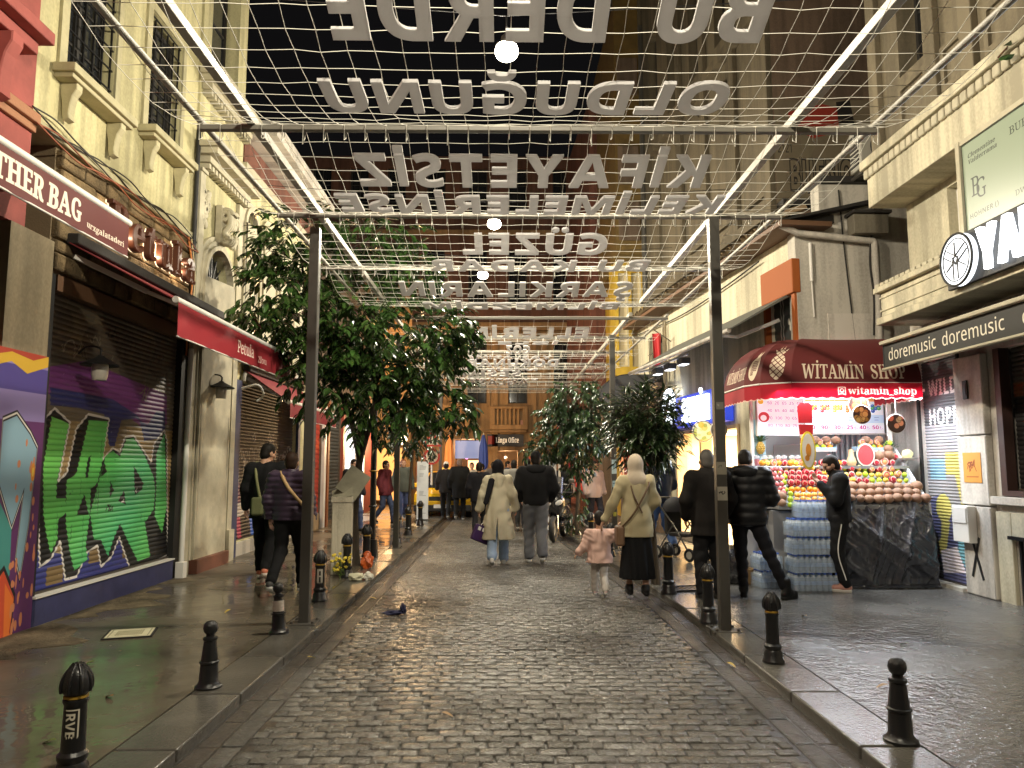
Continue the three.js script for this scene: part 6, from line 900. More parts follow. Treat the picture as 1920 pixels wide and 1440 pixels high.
{ // pushchair
  const b = thing('pushchair', 'dark pushchair in front of the man in navy', 'pushchair', [2.95, 0.1, -12.6], 0.6);
  M('frame', mg([tube([V(-0.2, 0.15, 0.35), V(-0.2, 0.6, 0), V(-0.2, 1.0, -0.4)], 0.014, 12, 6), tube([V(0.2, 0.15, 0.35), V(0.2, 0.6, 0), V(0.2, 1.0, -0.4)], 0.014, 12, 6), bar(V(-0.2, 1, -0.4), V(0.2, 1, -0.4), 0.018), bar(V(-0.2, 0.15, -0.3), V(-0.2, 0.6, 0.05), 0.013), bar(V(0.2, 0.15, -0.3), V(0.2, 0.6, 0.05), 0.013)]), X.steel, b);
  for (const [x, z] of [[-0.22, 0.38], [0.22, 0.38], [-0.22, -0.32], [0.22, -0.32]]) { const w = M('wheel', new THREE.TorusGeometry(0.085, 0.025, 7, 18).rotateY(Math.PI / 2).translate(x, 0.11, z), X.rubber, b); M('hub', new THREE.CylinderGeometry(0.06, 0.06, 0.02, 12).rotateZ(Math.PI / 2).translate(x, 0.11, z), X.steelB, w); }
  M('seat', mg([rb(-0.18, 0.18, 0.38, 0.44, -0.1, 0.28, 0.02), rb(-0.18, 0.18, 0.4, 0.85, -0.2, -0.12, 0.03)]), X.dark, b); M('hood', (() => { const g = new THREE.SphereGeometry(0.24, 16, 8, 0, Math.PI * 2, 0, Math.PI / 2); return g.scale(0.85, 1, 1).translate(0, 0.78, -0.1); })(), mat(0.02, 0.02, 0.025, 0.7, { side: THREE.DoubleSide }), b);
}
{ // dressed mannequin in the bright shop doorway
  const b = thing('mannequin', 'mannequin in a cream jacket and green skirt in the bright shop doorway', 'mannequin', [3.92, 0.24, -14.1], -0.7);
  M('stand', mg([cy(0.16, 0.15, 0.03, 18), cy(0.015, 0.015, 0.6, 8)]), X.chrome, b); M('skirt', (() => { const g = new THREE.LatheGeometry([[0.26, 0.25], [0.24, 0.5], [0.17, 0.9], [0.13, 1.0]].map(([r, y]) => new THREE.Vector2(r, y)), 30), p = g.attributes.position; for (let i = 0; i < p.count; i++) { const a = Math.atan2(p.getZ(i), p.getX(i)), k = 1 + 0.07 * Math.sin(a * 9) * (1.05 - p.getY(i)); p.setX(i, p.getX(i) * k); p.setZ(i, p.getZ(i) * k * 0.8); } g.computeVertexNormals(); return g; })(), mat(0.05, 0.25, 0.14, 0.8, { side: THREE.DoubleSide }), b);
  M('jacket', mg([new THREE.LatheGeometry([[0.17, 0.85], [0.16, 1.05], [0.19, 1.3], [0.17, 1.42], [0.07, 1.5], [0.055, 1.54]].map(([r, y]) => new THREE.Vector2(r, y)), 24).scale(1, 1, 0.7), tube([V(-0.17, 1.4, 0), V(-0.24, 1.15, 0.02), V(-0.22, 0.9, 0.08)], 0.05, 12, 8), tube([V(0.17, 1.4, 0), V(0.24, 1.15, 0.02), V(0.22, 0.9, 0.08)], 0.05, 12, 8)]), mat(0.62, 0.52, 0.3, 0.8), b); M('neck', cy(0.05, 0.045, 0.08, 12).translate(0, 1.52, 0), X.white, b);
}
{ // poster easel
  const t = canvasTex(96, 128, (c) => { c.fillStyle = '#7a1a18'; c.fillRect(0, 0, 96, 128); c.fillStyle = '#d8b0a0'; c.fillRect(14, 14, 68, 40); c.fillStyle = '#c04030'; c.fillRect(20, 66, 56, 44); }), b = thing('poster_stand', 'small red poster stand behind the scooter', 'sign', [1.95, 0.1, -19.6]); M('panel', plate(0.5, 0.8, 0.03).translate(0, 1.2, 0), printed(t, { emissive: lin(1, 0.6, 0.5), emissiveMap: t, emissiveIntensity: 0.3 }), b); M('leg', bar(V(-0.2, 0, 0), V(-0.2, 0.8, 0), 0.015), X.steel, b); M('leg', bar(V(0.2, 0, 0), V(0.2, 0.8, 0), 0.015), X.steel, b);
}
// ---------- fruit and juice stall ----------
const redLit = mat(0.55, 0.01, 0.03, 0.75, { side: THREE.DoubleSide }); 
{
  const b = thing('stall_awning', 'dark red rounded awning lettered WITAMIN SHOP with scalloped valance', 'awning'), cm = mat(0.11, 0.012, 0.014, 0.8, { bump: fineB, bs: 0.001 });
  const Bt = [[3.3, -11.1], [3.3, -10.15], [3.42, -9.85], [3.75, -9.62], [5.46, -9.62], [5.46, -10.9]], Tp = [[4.3, -11.12], [4.38, -11.06], [4.45, -11.04], [4.55, -11.02], [5.46, -11.02], [5.47, -11.05]], yb = 2.72, yt = 3.5;
  const panel = (i, tex, name) => { const n = 10, P = [], U = [], I = []; const s = 8; for (let k = 0; k <= n; k++) for (let m = 0; m <= s; m++) { const a = Math.PI / 2 * k / n, t = m / s, bxx = Bt[i][0] + (Bt[i + 1][0] - Bt[i][0]) * t, bz = Bt[i][1] + (Bt[i + 1][1] - Bt[i][1]) * t, tx = Tp[i][0] + (Tp[i + 1][0] - Tp[i][0]) * t, tz = Tp[i][1] + (Tp[i + 1][1] - Tp[i][1]) * t, c = Math.cos(a), sag = -0.025 * Math.sin(Math.PI * t) * Math.sin(2 * a); P.push(tx + (bxx - tx) * c, yb + (yt - yb) * Math.sin(a) + sag, tz + (bz - tz) * c); U.push(t, k / n); } for (let k = 0; k < n; k++) for (let m = 0; m < s; m++) { const q = k * (s + 1) + m; I.push(q, q + 1, q + s + 1, q + 1, q + s + 2, q + s + 1); } const g = new THREE.BufferGeometry(); g.setAttribute('position', new THREE.Float32BufferAttribute(P, 3)); g.setAttribute('uv', new THREE.Float32BufferAttribute(U, 2)); g.setIndex(I); g.computeVertexNormals(); return M(name, keep(g), tex ? printed(tex, { roughness: 0.8, side: THREE.DoubleSide }) : cm, b); };
  const bg = (c, w, h) => { c.fillStyle = '#5c1a1a'; c.fillRect(0, 0, w, h); };
  const tFront = canvasTex(1024, 512, (c, w, h) => { bg(c, w, h); c.fillStyle = '#d8c8b0'; c.font = 'bold 92px serif'; c.save(); c.translate(80, 490); c.scale(1.08, 1.35); c.fillText('WİTAMİN  SHOP', 0, 0); c.restore(); });
  const tPom = canvasTex(256, 512, (c, w, h) => { bg(c, w, h); c.fillStyle = '#d8c8b0'; c.beginPath(); c.ellipse(120, 400, 74, 84, 0, 0, 7); c.fill(); poly(c, '90,330 100,270 122,300 146,266 152,330'); c.fill(); c.strokeStyle = '#5c1a1a'; c.lineWidth = 6; for (let i = 0; i < 14; i++) { c.beginPath(); c.arc(90 + (i % 4) * 22, 360 + Math.floor(i / 4) * 26, 9, 0, 7); c.stroke(); } });
  const tPin = canvasTex(256, 512, (c, w, h) => { bg(c, w, h); c.fillStyle = '#d8c8b0'; c.beginPath(); c.ellipse(130, 400, 66, 90, 0, 0, 7); c.fill(); poly(c, '96,320 60,270 104,290 110,230 130,280 150,226 156,290 200,266 164,320'); c.fill(); c.strokeStyle = '#5c1a1a'; c.lineWidth = 6; for (let i = -4; i < 6; i++) { c.beginPath(); c.moveTo(60, 330 + i * 40); c.lineTo(200, 430 + i * 40); c.stroke(); c.beginPath(); c.moveTo(200, 330 + i * 40); c.lineTo(60, 430 + i * 40); c.stroke(); } });
  const tSide = canvasTex(512, 512, (c, w, h) => { bg(c, w, h); c.fillStyle = '#d8c8b0'; c.font = 'bold 70px serif'; c.save(); c.translate(60, 470); c.scale(0.8, 1.6); c.fillText('WİTAMİN SHOP', 0, 0); c.restore(); });
  panel(0, tSide, 'side_panel'); panel(1, tPom, 'corner_panel'); panel(2, tPin, 'corner_panel'); panel(3, tFront, 'front_panel'); panel(4, null, 'end_panel');
  // scalloped valance hanging below the lower edge
  const val = (i, tex) => { const a = V(Bt[i][0], yb, Bt[i][1]), e = V(Bt[i + 1][0], yb, Bt[i + 1][1]), L = a.distanceTo(e), n = Math.max(8, Math.round(L / 0.02)), P = [], U = [], I = []; for (let k = 0; k <= n; k++) { const t = k / n, p = a.clone().lerp(e, t), sc = 0.02 * Math.abs(Math.sin(Math.PI * t * L / 0.13)); P.push(p.x, yb, p.z, p.x, yb - 0.2 - sc, p.z); U.push(t, 1, t, 0); if (k) { const q = k * 2; I.push(q - 2, q - 1, q, q, q - 1, q + 1); } } const g = new THREE.BufferGeometry(); g.setAttribute('position', new THREE.Float32BufferAttribute(P, 3)); g.setAttribute('uv', new THREE.Float32BufferAttribute(U, 2)); g.setIndex(I); g.computeVertexNormals(); const m = phys(1, 1, 1, 0.9, { map: tex, transmission: 0.18, side: THREE.DoubleSide }); M('valance', keep(g), m, b); };
  const vt = (txt) => canvasTex(1024, 128, (c, w, h) => { c.fillStyle = '#a80c22'; c.fillRect(0, 0, w, h); c.fillStyle = '#f0c8b8'; if (txt) { c.font = 'bold 76px serif'; c.textAlign = 'right'; c.fillText('witamin_shop', 980, 92); const q = 980 - c.measureText('witamin_shop').width - 76; c.strokeStyle = '#f0c8b8'; c.lineWidth = 8; c.strokeRect(q, 38, 54, 54); c.beginPath(); c.arc(q + 27, 65, 14, 0, 7); c.stroke(); } c.fillRect(0, 120, w, 8); });
  const plain = vt(false); for (let i = 0; i < 5; i++) val(i, i === 3 ? vt(true) : plain);
  M('frame', mg(Bt.slice(0, -1).map((p, i) => bar(V(p[0], yb, p[1] - 0.012), V(Bt[i + 1][0], yb, Bt[i + 1][1] - 0.012), 0.014, 6))), X.white, b);
}
{ // lamps under the awning: LED tubes, lit
  for (const [x, z, lab] of [[4.05, -9.8, 'white LED tube under the left half of the stall awning'], [5.1, -9.8, 'white LED tube under the right half of the stall awning'], [4.7, -10.75, 'white LED tube above the menu panels at the back of the stall']]) {
    const b = thing('strip_lamp', lab, 'lamp', [x, 2.62, z]); M('tube', rb(-0.45, 0.45, -0.02, 0.0, -0.015, 0.015, 0.006), glow(0.82, 0.91, 1, 14), b); M('housing', rb(-0.48, 0.48, 0.002, 0.035, -0.03, 0.03, 0.006), X.white, b);
    const l = new THREE.RectAreaLight(lin(0.84, 0.92, 1), z < -10.5 ? 8 : 84, 0.9, 0.16); l.name = 'tube_light'; l.position.set(0, -0.03, 0); l.rotation.x = -Math.PI / 2 + (z < -10.5 ? 0 : -0.4); b.add(l);
  }
}
const stall = thing('fruit_stall', 'brightly lit fruit stall counter with sloping shelves and menu panels', 'stall');
{
  const b = stall, wm = mat(0.6, 0.62, 0.64, 0.45), sm = mat(0.35, 0.36, 0.38, 0.35, { metalness: 0.6 });
  M('counter', mg([bx(3.5, 5.49, 0.12, 1.06, -10.4, -9.78)]), mat(0.25, 0.25, 0.26, 0.6), b);
  M('slope_board', prof([[-9.7, 1.08], [-9.7, 1.13], [-10.35, 1.62], [-10.35, 1.08]], 3.55, 5.5), mat(0.2, 0.2, 0.2, 0.6), b);
  M('shelf', mg([rb(4.3, 5.54, 1.6, 1.635, -10.6, -10.2), bx(4.3, 5.54, 1.6, 1.64, -10.2, -10.185)]), sm, b); M('shelf', mg([rb(3.5, 4.3, 1.6, 1.635, -10.6, -10.2)]), sm, b);
  M('back_panel', mg([bx(3.55, 5.74, 1.64, 1.86, -11.1, -11.08)]), wm, b); M('mirror_panel', bx(4.0, 5.7, 1.4, 1.95, -11.07, -11.05), sm, b);
  M('side_panel', ext([[9.7, 0.1], [9.7, 1.15], [10.5, 1.9], [11.1, 1.9], [11.1, 0.1]], 5.5, 5.53).rotateY(Math.PI / 2).translate(0, 0, 0), wm, b);
  MM('post', [rb(3.5, 3.55, 0.1, 2.7, -10.6, -10.55), rb(5.46, 5.52, 1.9, 2.7, -10.6, -10.54)], X.white, b);
  M('blue_post', rb(3.56, 3.75, 1.6, 2.3, -10.7, -10.66), mat(0.35, 0.55, 0.62, 0.5), b);
  for (let i = 0; i < 7; i++) M('corrugation', cy(0.03, 0.03, 0.5, 8).translate(4.85 + i * 0.08, 1.64, -11.03), sm, b);
}
{ // menu panels: printed, lit from behind
  const lira = (c, x, y, s) => { c.lineWidth = s * 0.12; c.beginPath(); c.moveTo(x, y - s); c.lineTo(x, y); c.quadraticCurveTo(x + s * 0.6, y, x + s * 0.6, y - s * 0.5); c.moveTo(x - s * 0.25, y - s * 0.45); c.lineTo(x + s * 0.35, y - s * 0.7); c.stroke(); };
  const fruitC = ['#8a9a30', '#e8b828', '#b8242c', '#d8a83c', '#a86a28', '#c85a28', '#3858a8', '#4a9a48'];
  const menu = canvasTex(1024, 512, (c, w, h) => { c.fillStyle = '#eef2f8'; c.fillRect(0, 0, w, h); c.fillStyle = '#e8a060'; c.fillRect(0, 0, w, 90); c.fillStyle = '#c8d8f0'; c.fillRect(0, 270, w, 110); const names = ['APPLE', 'ORANGE', 'POMEGRANATE', 'MIXED', 'KIWI', 'CARROT', 'GRAPE'], pr = ['50', '20', '90', '30', '25', '40', '50']; names.forEach((n, i) => { const x = 20 + i * 143; for (let k = 0; k < 7; k++) { c.fillStyle = fruitC[(i + (k % 2)) % 8]; c.beginPath(); c.arc(x + 30 + (k % 3) * 34, 150 + Math.floor(k / 3) * 34, 24, 0, 7); c.fill(); c.fillStyle = 'rgba(255,255,255,0.5)'; c.beginPath(); c.arc(x + 24 + (k % 3) * 34, 142 + Math.floor(k / 3) * 34, 7, 0, 7); c.fill(); } c.fillStyle = '#6a7488'; c.font = 'bold 17px sans-serif'; c.textAlign = 'center'; c.fillText(n, x + 66, 310); c.fillText('JUICE', x + 66, 345); c.fillStyle = i < 4 ? '#a81c5c' : '#c82884'; c.font = 'bold 70px sans-serif'; c.fillText(pr[i], x + 50, 462); c.strokeStyle = '#c890b8'; lira(c, x + 106, 462, 44); }); });
  const menu2 = canvasTex(512, 512, (c, w, h) => { c.fillStyle = '#eef2f8'; c.fillRect(0, 0, w, h); c.fillStyle = '#a8d0e8'; c.fillRect(40, 20, 400, 60); c.fillStyle = '#b04878'; c.font = '50px sans-serif'; ['50  20  65  25  40', '40  65  40  40  60', '70  100  70  65  80', '80  110  80  75  90'].forEach((t, i) => c.fillText(t, 110, 150 + i * 88)); c.fillStyle = '#b8242c'; c.beginPath(); c.arc(70, 300, 60, 0, 7); c.fill(); c.fillStyle = '#f0e8e8'; c.beginPath(); c.arc(66, 310, 34, 0, 7); c.fill(); c.fillStyle = '#e0b030'; c.beginPath(); c.arc(40, 120, 30, 0, 7); c.fill(); });
  const b = thing('menu_board', 'lit menu panel of juice prices on the back of the fruit stall', 'menu', [4.93, 2.4, -10.95]); M('panel', plate(1.35, 0.56, 0.03), printed(menu, { emissive: lin(0.9, 0.96, 1), emissiveMap: menu, emissiveIntensity: 0.26 }), b); M('panel_frame', mg([bx(-0.7, 0.7, 0.282, 0.305, -0.02, 0.025), bx(-0.7, 0.7, -0.305, -0.282, -0.02, 0.025)]), X.white, b);
  const d = thing('menu_board', 'smaller lit price panel at the left end of the fruit stall', 'menu', [3.95, 2.38, -10.6], 0.22); M('panel', plate(0.74, 0.62, 0.03), printed(menu2, { emissive: lin(0.9, 0.96, 1), emissiveMap: menu2, emissiveIntensity: 0.26 }), d); M('panel_frame', mg([bx(-0.385, -0.371, -0.32, 0.32, -0.02, 0.025), bx(0.371, 0.385, -0.32, 0.32, -0.02, 0.025)]), X.white, d);
  // hanging cut-out signs
  const disc = (cols, n) => canvasTex(128, 128, (c) => { c.fillStyle = '#3a2416'; c.fillRect(0, 0, 128, 128); for (let i = 0; i < n; i++) { c.fillStyle = cols[i % cols.length]; c.beginPath(); c.arc(rnd(20, 108), rnd(20, 108), rnd(14, 24), 0, 7); c.fill(); c.strokeStyle = 'rgba(60,30,10,0.6)'; c.lineWidth = 3; c.stroke(); } });
  const hang = (x, y, z, r, tex, lab) => { const o = thing('hanging_sign', lab, 'sign', [x, y, z]); M('disc', keep(new THREE.CylinderGeometry(r, r, 0.02, 30).rotateX(Math.PI / 2).rotateZ(0)), printed(tex), o); M('rim', new THREE.TorusGeometry(r, 0.008, 6, 34), X.white, o); M('cord', bar(V(0, r, 0), V(0, 2.55 - y, 0), 0.005, 5), X.white, o); };
  hang(4.72, 2.45, -9.85, 0.13, disc(['#c8502c', '#d8683c', '#b84424'], 9), 'round carrot picture sign half hidden at the stall valance'); hang(4.71, 2.31, -9.75, 0.12, disc(['#b89048', '#c8a860', '#a07830'], 14), 'round orange slice picture sign hanging before the menu'); hang(5.16, 2.19, -9.75, 0.12, disc(['#c86a4c', '#d8926c', '#b8a078'], 6), 'round melon picture sign hanging at the right of the stall');
  const red = thing('hanging_sign', 'tall red cut-out sign shaped like a juice glass hanging in the stall', 'sign', [3.98, 2.2, -9.8]); M('plate', mg([ext([[-0.09, 0], [0.09, 0], [0.1, 0.22], [0.06, 0.27], [-0.06, 0.27], [-0.1, 0.22]], 0, 0.01), ext([[-0.07, -0.34], [0.08, -0.34], [0.1, -0.02], [-0.09, -0.02]], 0, 0.01)]), mat(0.4, 0.008, 0.014, 0.5), red); M('band', bx(-0.08, 0.09, -0.2, -0.15, 0.011, 0.014), X.white, red); M('cord', bar(V(0, 0.27, 0), V(0, 0.42, 0), 0.005, 5), X.white, red);
  const ov = thing('hanging_sign', 'tall oval sign with a yellow fruit picture standing on the stall', 'sign', [3.98, 1.84, -9.75]); M('plate', ext(Array.from({ length: 26 }, (_, i) => [0.1 * Math.cos(i * 0.2417), 0.25 * Math.sin(i * 0.2417)]), 0, 0.012), mat(0.8, 0.62, 0.05, 0.5), ov); M('picture', ext(Array.from({ length: 26 }, (_, i) => [0.08 * Math.cos(i * 0.2417), 0.22 * Math.sin(i * 0.2417)]), 0.013, 0.017), mat(0.85, 0.82, 0.75, 0.5), ov); M('fruit_print', mg([ext(Array.from({ length: 14 }, (_, i) => [0.035 * Math.cos(i * 0.449), 0.09 * Math.sin(i * 0.449)]), 0.018, 0.021), ext(Array.from({ length: 10 }, (_, i) => [-0.02 + 0.03 * Math.cos(i * 0.628), -0.1 + 0.04 * Math.sin(i * 0.628)]), 0.018, 0.021)]), mat(0.75, 0.3, 0.04, 0.5), ov);
}
// fruit: one of each kind with its parts, the rest copies
{
  const ball = (r, sy = 1, n = 14) => { const g = new THREE.SphereGeometry(r, n, Math.round(n * 0.7)); g.scale(1, sy, 1); return g; };
  const dimple = rep(T.fine, 0.12);
  const F = {
    mamey: { short: 'brown round melon', n: 'brown_melon', cat: 'melon', lab: 'brown skinned round melon in the lowest rows of the stall', grp: 'brown melons in rows', parts: [['skin', ball(0.064, 0.92), mat(0.36, 0.2, 0.12, 0.6, { bump: dimple, bs: 0.003, map: mott })], ['stalk', cy(0.006, 0.004, 0.02, 5).translate(0, 0.056, 0), X.wood]] },
    orange: { short: 'whole orange', n: 'orange', cat: 'orange', lab: 'orange in the piled rows at the left of the stall', grp: 'oranges piled on the stall', parts: [['peel', ball(0.04), mat(0.85, 0.3, 0.015, 0.4, { bump: dimple, bs: 0.002 })], ['stalk', cy(0.004, 0.004, 0.006, 5).translate(0, 0.038, 0), X.wood]] },
    lemon: { short: 'yellow green lime', n: 'lime', cat: 'lime', lab: 'yellow green lime among the cut fruit on the stall', grp: 'limes among the cut fruit', parts: [['peel', lathe([[0, -0.042], [0.012, -0.038], [0.03, -0.02], [0.034, 0], [0.03, 0.02], [0.012, 0.038], [0, 0.044]], 12), mat(0.42, 0.58, 0.03, 0.4, { bump: dimple, bs: 0.002 })]] },
    pom: { short: 'red pomegranate cut open', n: 'cut_pomegranate', cat: 'pomegranate', lab: 'red pomegranate cut open to show its seeds', grp: 'cut pomegranates on the slope', parts: [['rind', ball(0.046), mat(0.5, 0.03, 0.05, 0.4, { map: mott })], ['pith', new THREE.CylinderGeometry(0.036, 0.034, 0.008, 14).rotateX(Math.PI / 2).translate(0, 0.008, 0.032), mat(0.78, 0.55, 0.45, 0.6)], ['seeds', mg(Array.from({ length: 14 }, () => { const a = rnd(6.28), r = rnd(0.026); return new THREE.SphereGeometry(0.0085, 6, 4).translate(r * Math.cos(a), 0.008 + r * Math.sin(a), 0.036); })), mat(0.45, 0.006, 0.02, 0.2)]] },
    grape: { short: 'pink grapefruit half', n: 'cut_grapefruit', cat: 'grapefruit', lab: 'pink grapefruit cut in half facing the street', grp: 'cut grapefruits on the slope', parts: [['peel', ball(0.05), mat(0.78, 0.33, 0.12, 0.4, { bump: dimple, bs: 0.002 })], ['pith', new THREE.CylinderGeometry(0.043, 0.041, 0.008, 18).rotateX(Math.PI / 2).translate(0, 0.008, 0.034), mat(0.85, 0.72, 0.62, 0.6)], ['flesh', mg(Array.from({ length: 9 }, (_, i) => ext([[0.004, 0], [0.033, 0.0105], [0.0345, 0], [0.033, -0.0105]], 0, 0.004).rotateZ(i * 0.698).translate(0, 0.008, 0.037))), mat(0.75, 0.09, 0.09, 0.3)]] },
    half: { short: 'cut lemon half', n: 'cut_lemon', cat: 'lemon', lab: 'lemon cut in half showing pale flesh on the stall', grp: 'cut lemons on the slope', parts: [['peel', ball(0.036), mat(0.8, 0.55, 0.06, 0.4)], ['flesh', new THREE.CylinderGeometry(0.031, 0.03, 0.006, 14).rotateX(Math.PI / 2).translate(0, 0.006, 0.024), mat(0.85, 0.72, 0.32, 0.35)]] },
    sel: { short: 'small pink striped fruit', n: 'pink_fruit', cat: 'fruit', lab: 'small pink striped fruit heaped on the left corner of the stall', grp: 'pink fruit heaped at the corner', parts: [['skin', ball(0.03, 1.2, 10), mat(0.72, 0.2, 0.22, 0.5, { map: mott })], ['tip', ball(0.014, 0.8, 8).translate(0, 0.034, 0), mat(0.85, 0.8, 0.7, 0.5)]] },
    mand: { short: 'netted mandarin', n: 'netted_mandarin', cat: 'mandarin', lab: 'bright mandarin wrapped in net at the front left of the stall', grp: 'netted mandarins at the front', parts: [['peel', ball(0.037, 0.9), mat(0.88, 0.4, 0.04, 0.35, { bump: dimple, bs: 0.003 })], ['net', mg([0, 1, 2].map((k) => new THREE.TorusGeometry(0.0375, 0.002, 4, 18).scale(1, 0.9, 1).rotateY(k * 1.05))), mat(0.9, 0.75, 0.45, 0.5)]] },
  };
  const used = {};
  let rowNote = '';
  const put = (k, x, y, z, ry = 0, s = 1, rx = 0) => { if (rowNote.includes('row')) { x += rnd(-0.008, 0.008); y += rnd(-0.008, 0.01); s *= rnd(0.9, 1.1); }
    const f = F[k]; let o;
    if (!used[k]) { o = used[k] = thing(f.n, f.lab, f.cat, [x, y, z], ry, f.grp); f.parts.forEach((p) => M(p[0], p[1], p[2], o)); } else o = copy(used[k], [x, y, z], ry);
    o.userData.label = f.short + rowNote; o.userData.group = f.grp + rowNote;
    o.scale.set(s * rnd(0.94, 1.07), s * rnd(0.92, 1.06), s); o.rotation.set(rx, ry, 0); return o;
  };
  // slope: step i climbs from the front lip
  const S = (i) => [1.17 + i * 0.078, -9.72 - i * 0.1];
  const ord = ['lowest', 'second', 'third', 'fourth', 'fifth', 'sixth'];
  for (let r = 0; r < 3; r++) { const [y, z] = S(r * 0.95); rowNote = ` in the ${ord[r]} row above the black sheet`; for (let i = 0; i < 10; i++) { const x = 4.38 + i * 0.122 + (r % 2) * 0.06; if (x < 5.5) put('mamey', x, y + 0.05, z - 0.01, rnd(6), rnd(0.92, 1.06) * (r === 2 ? 1.05 : 1)); } }
  const mix = ['pom', 'grape', 'pom', 'half', 'lemon', 'pom', 'grape', 'half', 'lemon', 'pom'];
  for (let r = 0; r < 3; r++) { const [y, z] = S(3.0 + r); rowNote = ` in the ${ord[r]} row above the brown melons`; for (let i = 0; i < 15; i++) { const x = 4.4 + i * 0.09 + (r % 2) * 0.045; if (x < 5.46) put(x > 5.36 ? 'lemon' : mix[Math.floor(rnd(10))], x, y + 0.04, z, rnd(-0.25, 0.25), rnd(0.92, 1.08), rnd(-0.25, 0.1)); } }
  for (let r = 0; r < 3; r++) { const [y, z] = S(r * 0.8); rowNote = ` in the ${ord[r]} row above the water bottles`; for (let i = 0; i < 9; i++) put(i < 1 ? 'lemon' : r < 2 ? 'mand' : 'orange', 3.72 + i * 0.078 + (r % 2) * 0.035, y + 0.035, z, rnd(6), rnd(0.95, 1.08)); }
  for (let r = 0; r < 4; r++) { const [y, z] = S(2.6 + r * 0.85); rowNote = ` in the ${ord[r]} row behind the oranges`; for (let i = 0; i < 8; i++) put(i === 0 ? 'lemon' : i === 7 || r === 3 ? 'half' : 'pom', 3.74 + i * 0.088 + (r % 2) * 0.04, y + 0.04, z, rnd(-0.3, 0.2), rnd(0.95, 1.06), rnd(-0.2, 0.1)); }
  for (let r = 0; r < 6; r++) for (let i = 0; i < 6; i++) { rowNote = ` in the ${ord[r]} row of the heap at the stall's left corner`; const y = 1.28 + r * 0.062, x = 3.42 + i * 0.05 + (r % 2) * 0.02 + r * 0.012, z = -9.98 - r * 0.06 + i * 0.03; put('sel', x, y, z, rnd(6), rnd(0.85, 1.15), rnd(-0.6, 0.6)); }
  rowNote = ' at the front left corner of the stall'; put('mamey', 3.62, 1.24, -9.8, 0, 1.15); put('mamey', 3.6, 1.16, -9.74, 0, 1.0); put('lemon', 3.7, 1.14, -9.7); put('lemon', 3.76, 1.13, -9.7); 
  // heap below the slope's left corner carries the pink fruit
  M('corner_heap', prof([[-9.9, 1.08], [-9.9, 1.22], [-10.4, 1.6], [-10.4, 1.08]], 3.36, 3.72), mat(0.3, 0.3, 0.3, 0.6), stall);
  // upper shelf
  rowNote = ' on the upper shelf right of the oval sign';
  for (const [k, x, y, s] of [['pom', 4.4, 0.045, 1], ['half', 4.48, 0.035, 1], ['pom', 4.56, 0.045, 1], ['pom', 4.5, 0.12, 0.9], ['orange', 4.64, 0.04, 1], ['pom', 4.7, 0.045, 1], ['pom', 5.15, 0.045, 1.05], ['grape', 5.25, 0.055, 1.25], ['pom', 5.36, 0.045, 1.05], ['mamey', 5.36, 0.14, 0.9], ['mamey', 5.33, 0.24, 0.9], ['mamey', 5.2, 0.14, 1.1], ['mamey', 5.33, 0.16, 1.1], ['pom', 5.42, 0.13, 1.05], ['lemon', 5.36, 0.32, 0.9]]) put(k, x, 1.637 + y, -10.32, rnd(-0.2, 0.2), s);
  rowNote = ' on the upper shelf among the juice cups'; for (let i = 0; i < 10; i++) put(['orange', 'half', 'grape', 'orange', 'pom'][i % 5], 3.55 + i * 0.078, 1.637 + 0.04, -10.28, rnd(-0.2, 0.2));
  // crates on brackets with citrus, melons hung above
  for (const [x, lab] of [[4.47, 'small tray of halved fruit and limes left of the watermelon'], [5.18, 'small tray of halved fruit and limes right of the watermelon']]) {
    const t = thing('fruit_tray', lab, 'tray', [x, 1.86, -10.55]); M('base', bx(-0.2, 0.2, -0.02, 0, -0.08, 0.08), X.white, t); M('rim', mg([bx(-0.2, 0.2, 0.001, 0.035, 0.075, 0.083), bx(-0.208, -0.2, 0, 0.05, -0.08, 0.083), bx(0.2, 0.208, 0, 0.05, -0.08, 0.083)]), mat(0.4, 0.6, 0.75, 0.4), t); M('bracket', mg([bar(V(-0.18, -0.22, 0.0), V(-0.18, -0.02, 0.0), 0.008, 5), bar(V(0.18, -0.22, 0.0), V(0.18, -0.02, 0.0), 0.008, 5)]), X.steel, t);
    rowNote = x < 5 ? ' in the tray left of the watermelon' : ' in the tray right of the watermelon'; for (let i = 0; i < 4; i++) put(i < 3 ? 'lemon' : 'orange', x - 0.14 + i * 0.093, 1.9, -10.52); for (let i = 0; i < 3; i++) put('grape', x - 0.11 + i * 0.11, 1.97, -10.54, 0, 0.9);
  }
  rowNote = ' hanging under the menu panel'; for (const x of [4.42, 4.57, 4.71, 5.14, 5.32]) put('mamey', x, 2.0, -10.55, 0, 1.0);
  { const w = thing('watermelon_half', 'half watermelon showing red flesh on the upper shelf', 'watermelon', [5.0, 1.79, -10.3], -0.1); M('rind', new THREE.SphereGeometry(0.17, 24, 16, 0, Math.PI).scale(0.72, 0.95, 0.6).rotateY(Math.PI), mat(0.06, 0.2, 0.05, 0.4), w); M('pith', new THREE.CylinderGeometry(0.168, 0.166, 0.012, 30).rotateX(Math.PI / 2).scale(0.72, 0.95, 1).translate(0, 0, 0.004), mat(0.82, 0.8, 0.66, 0.5), w); M('flesh', (() => { const g = new THREE.CylinderGeometry(0.145, 0.147, 0.012, 30, 1).rotateX(Math.PI / 2).scale(0.72, 0.95, 1); return g.translate(0, 0, 0.009); })(), mat(0.7, 0.06, 0.07, 0.3, { bump: dimple, bs: 0.006 }), w); }
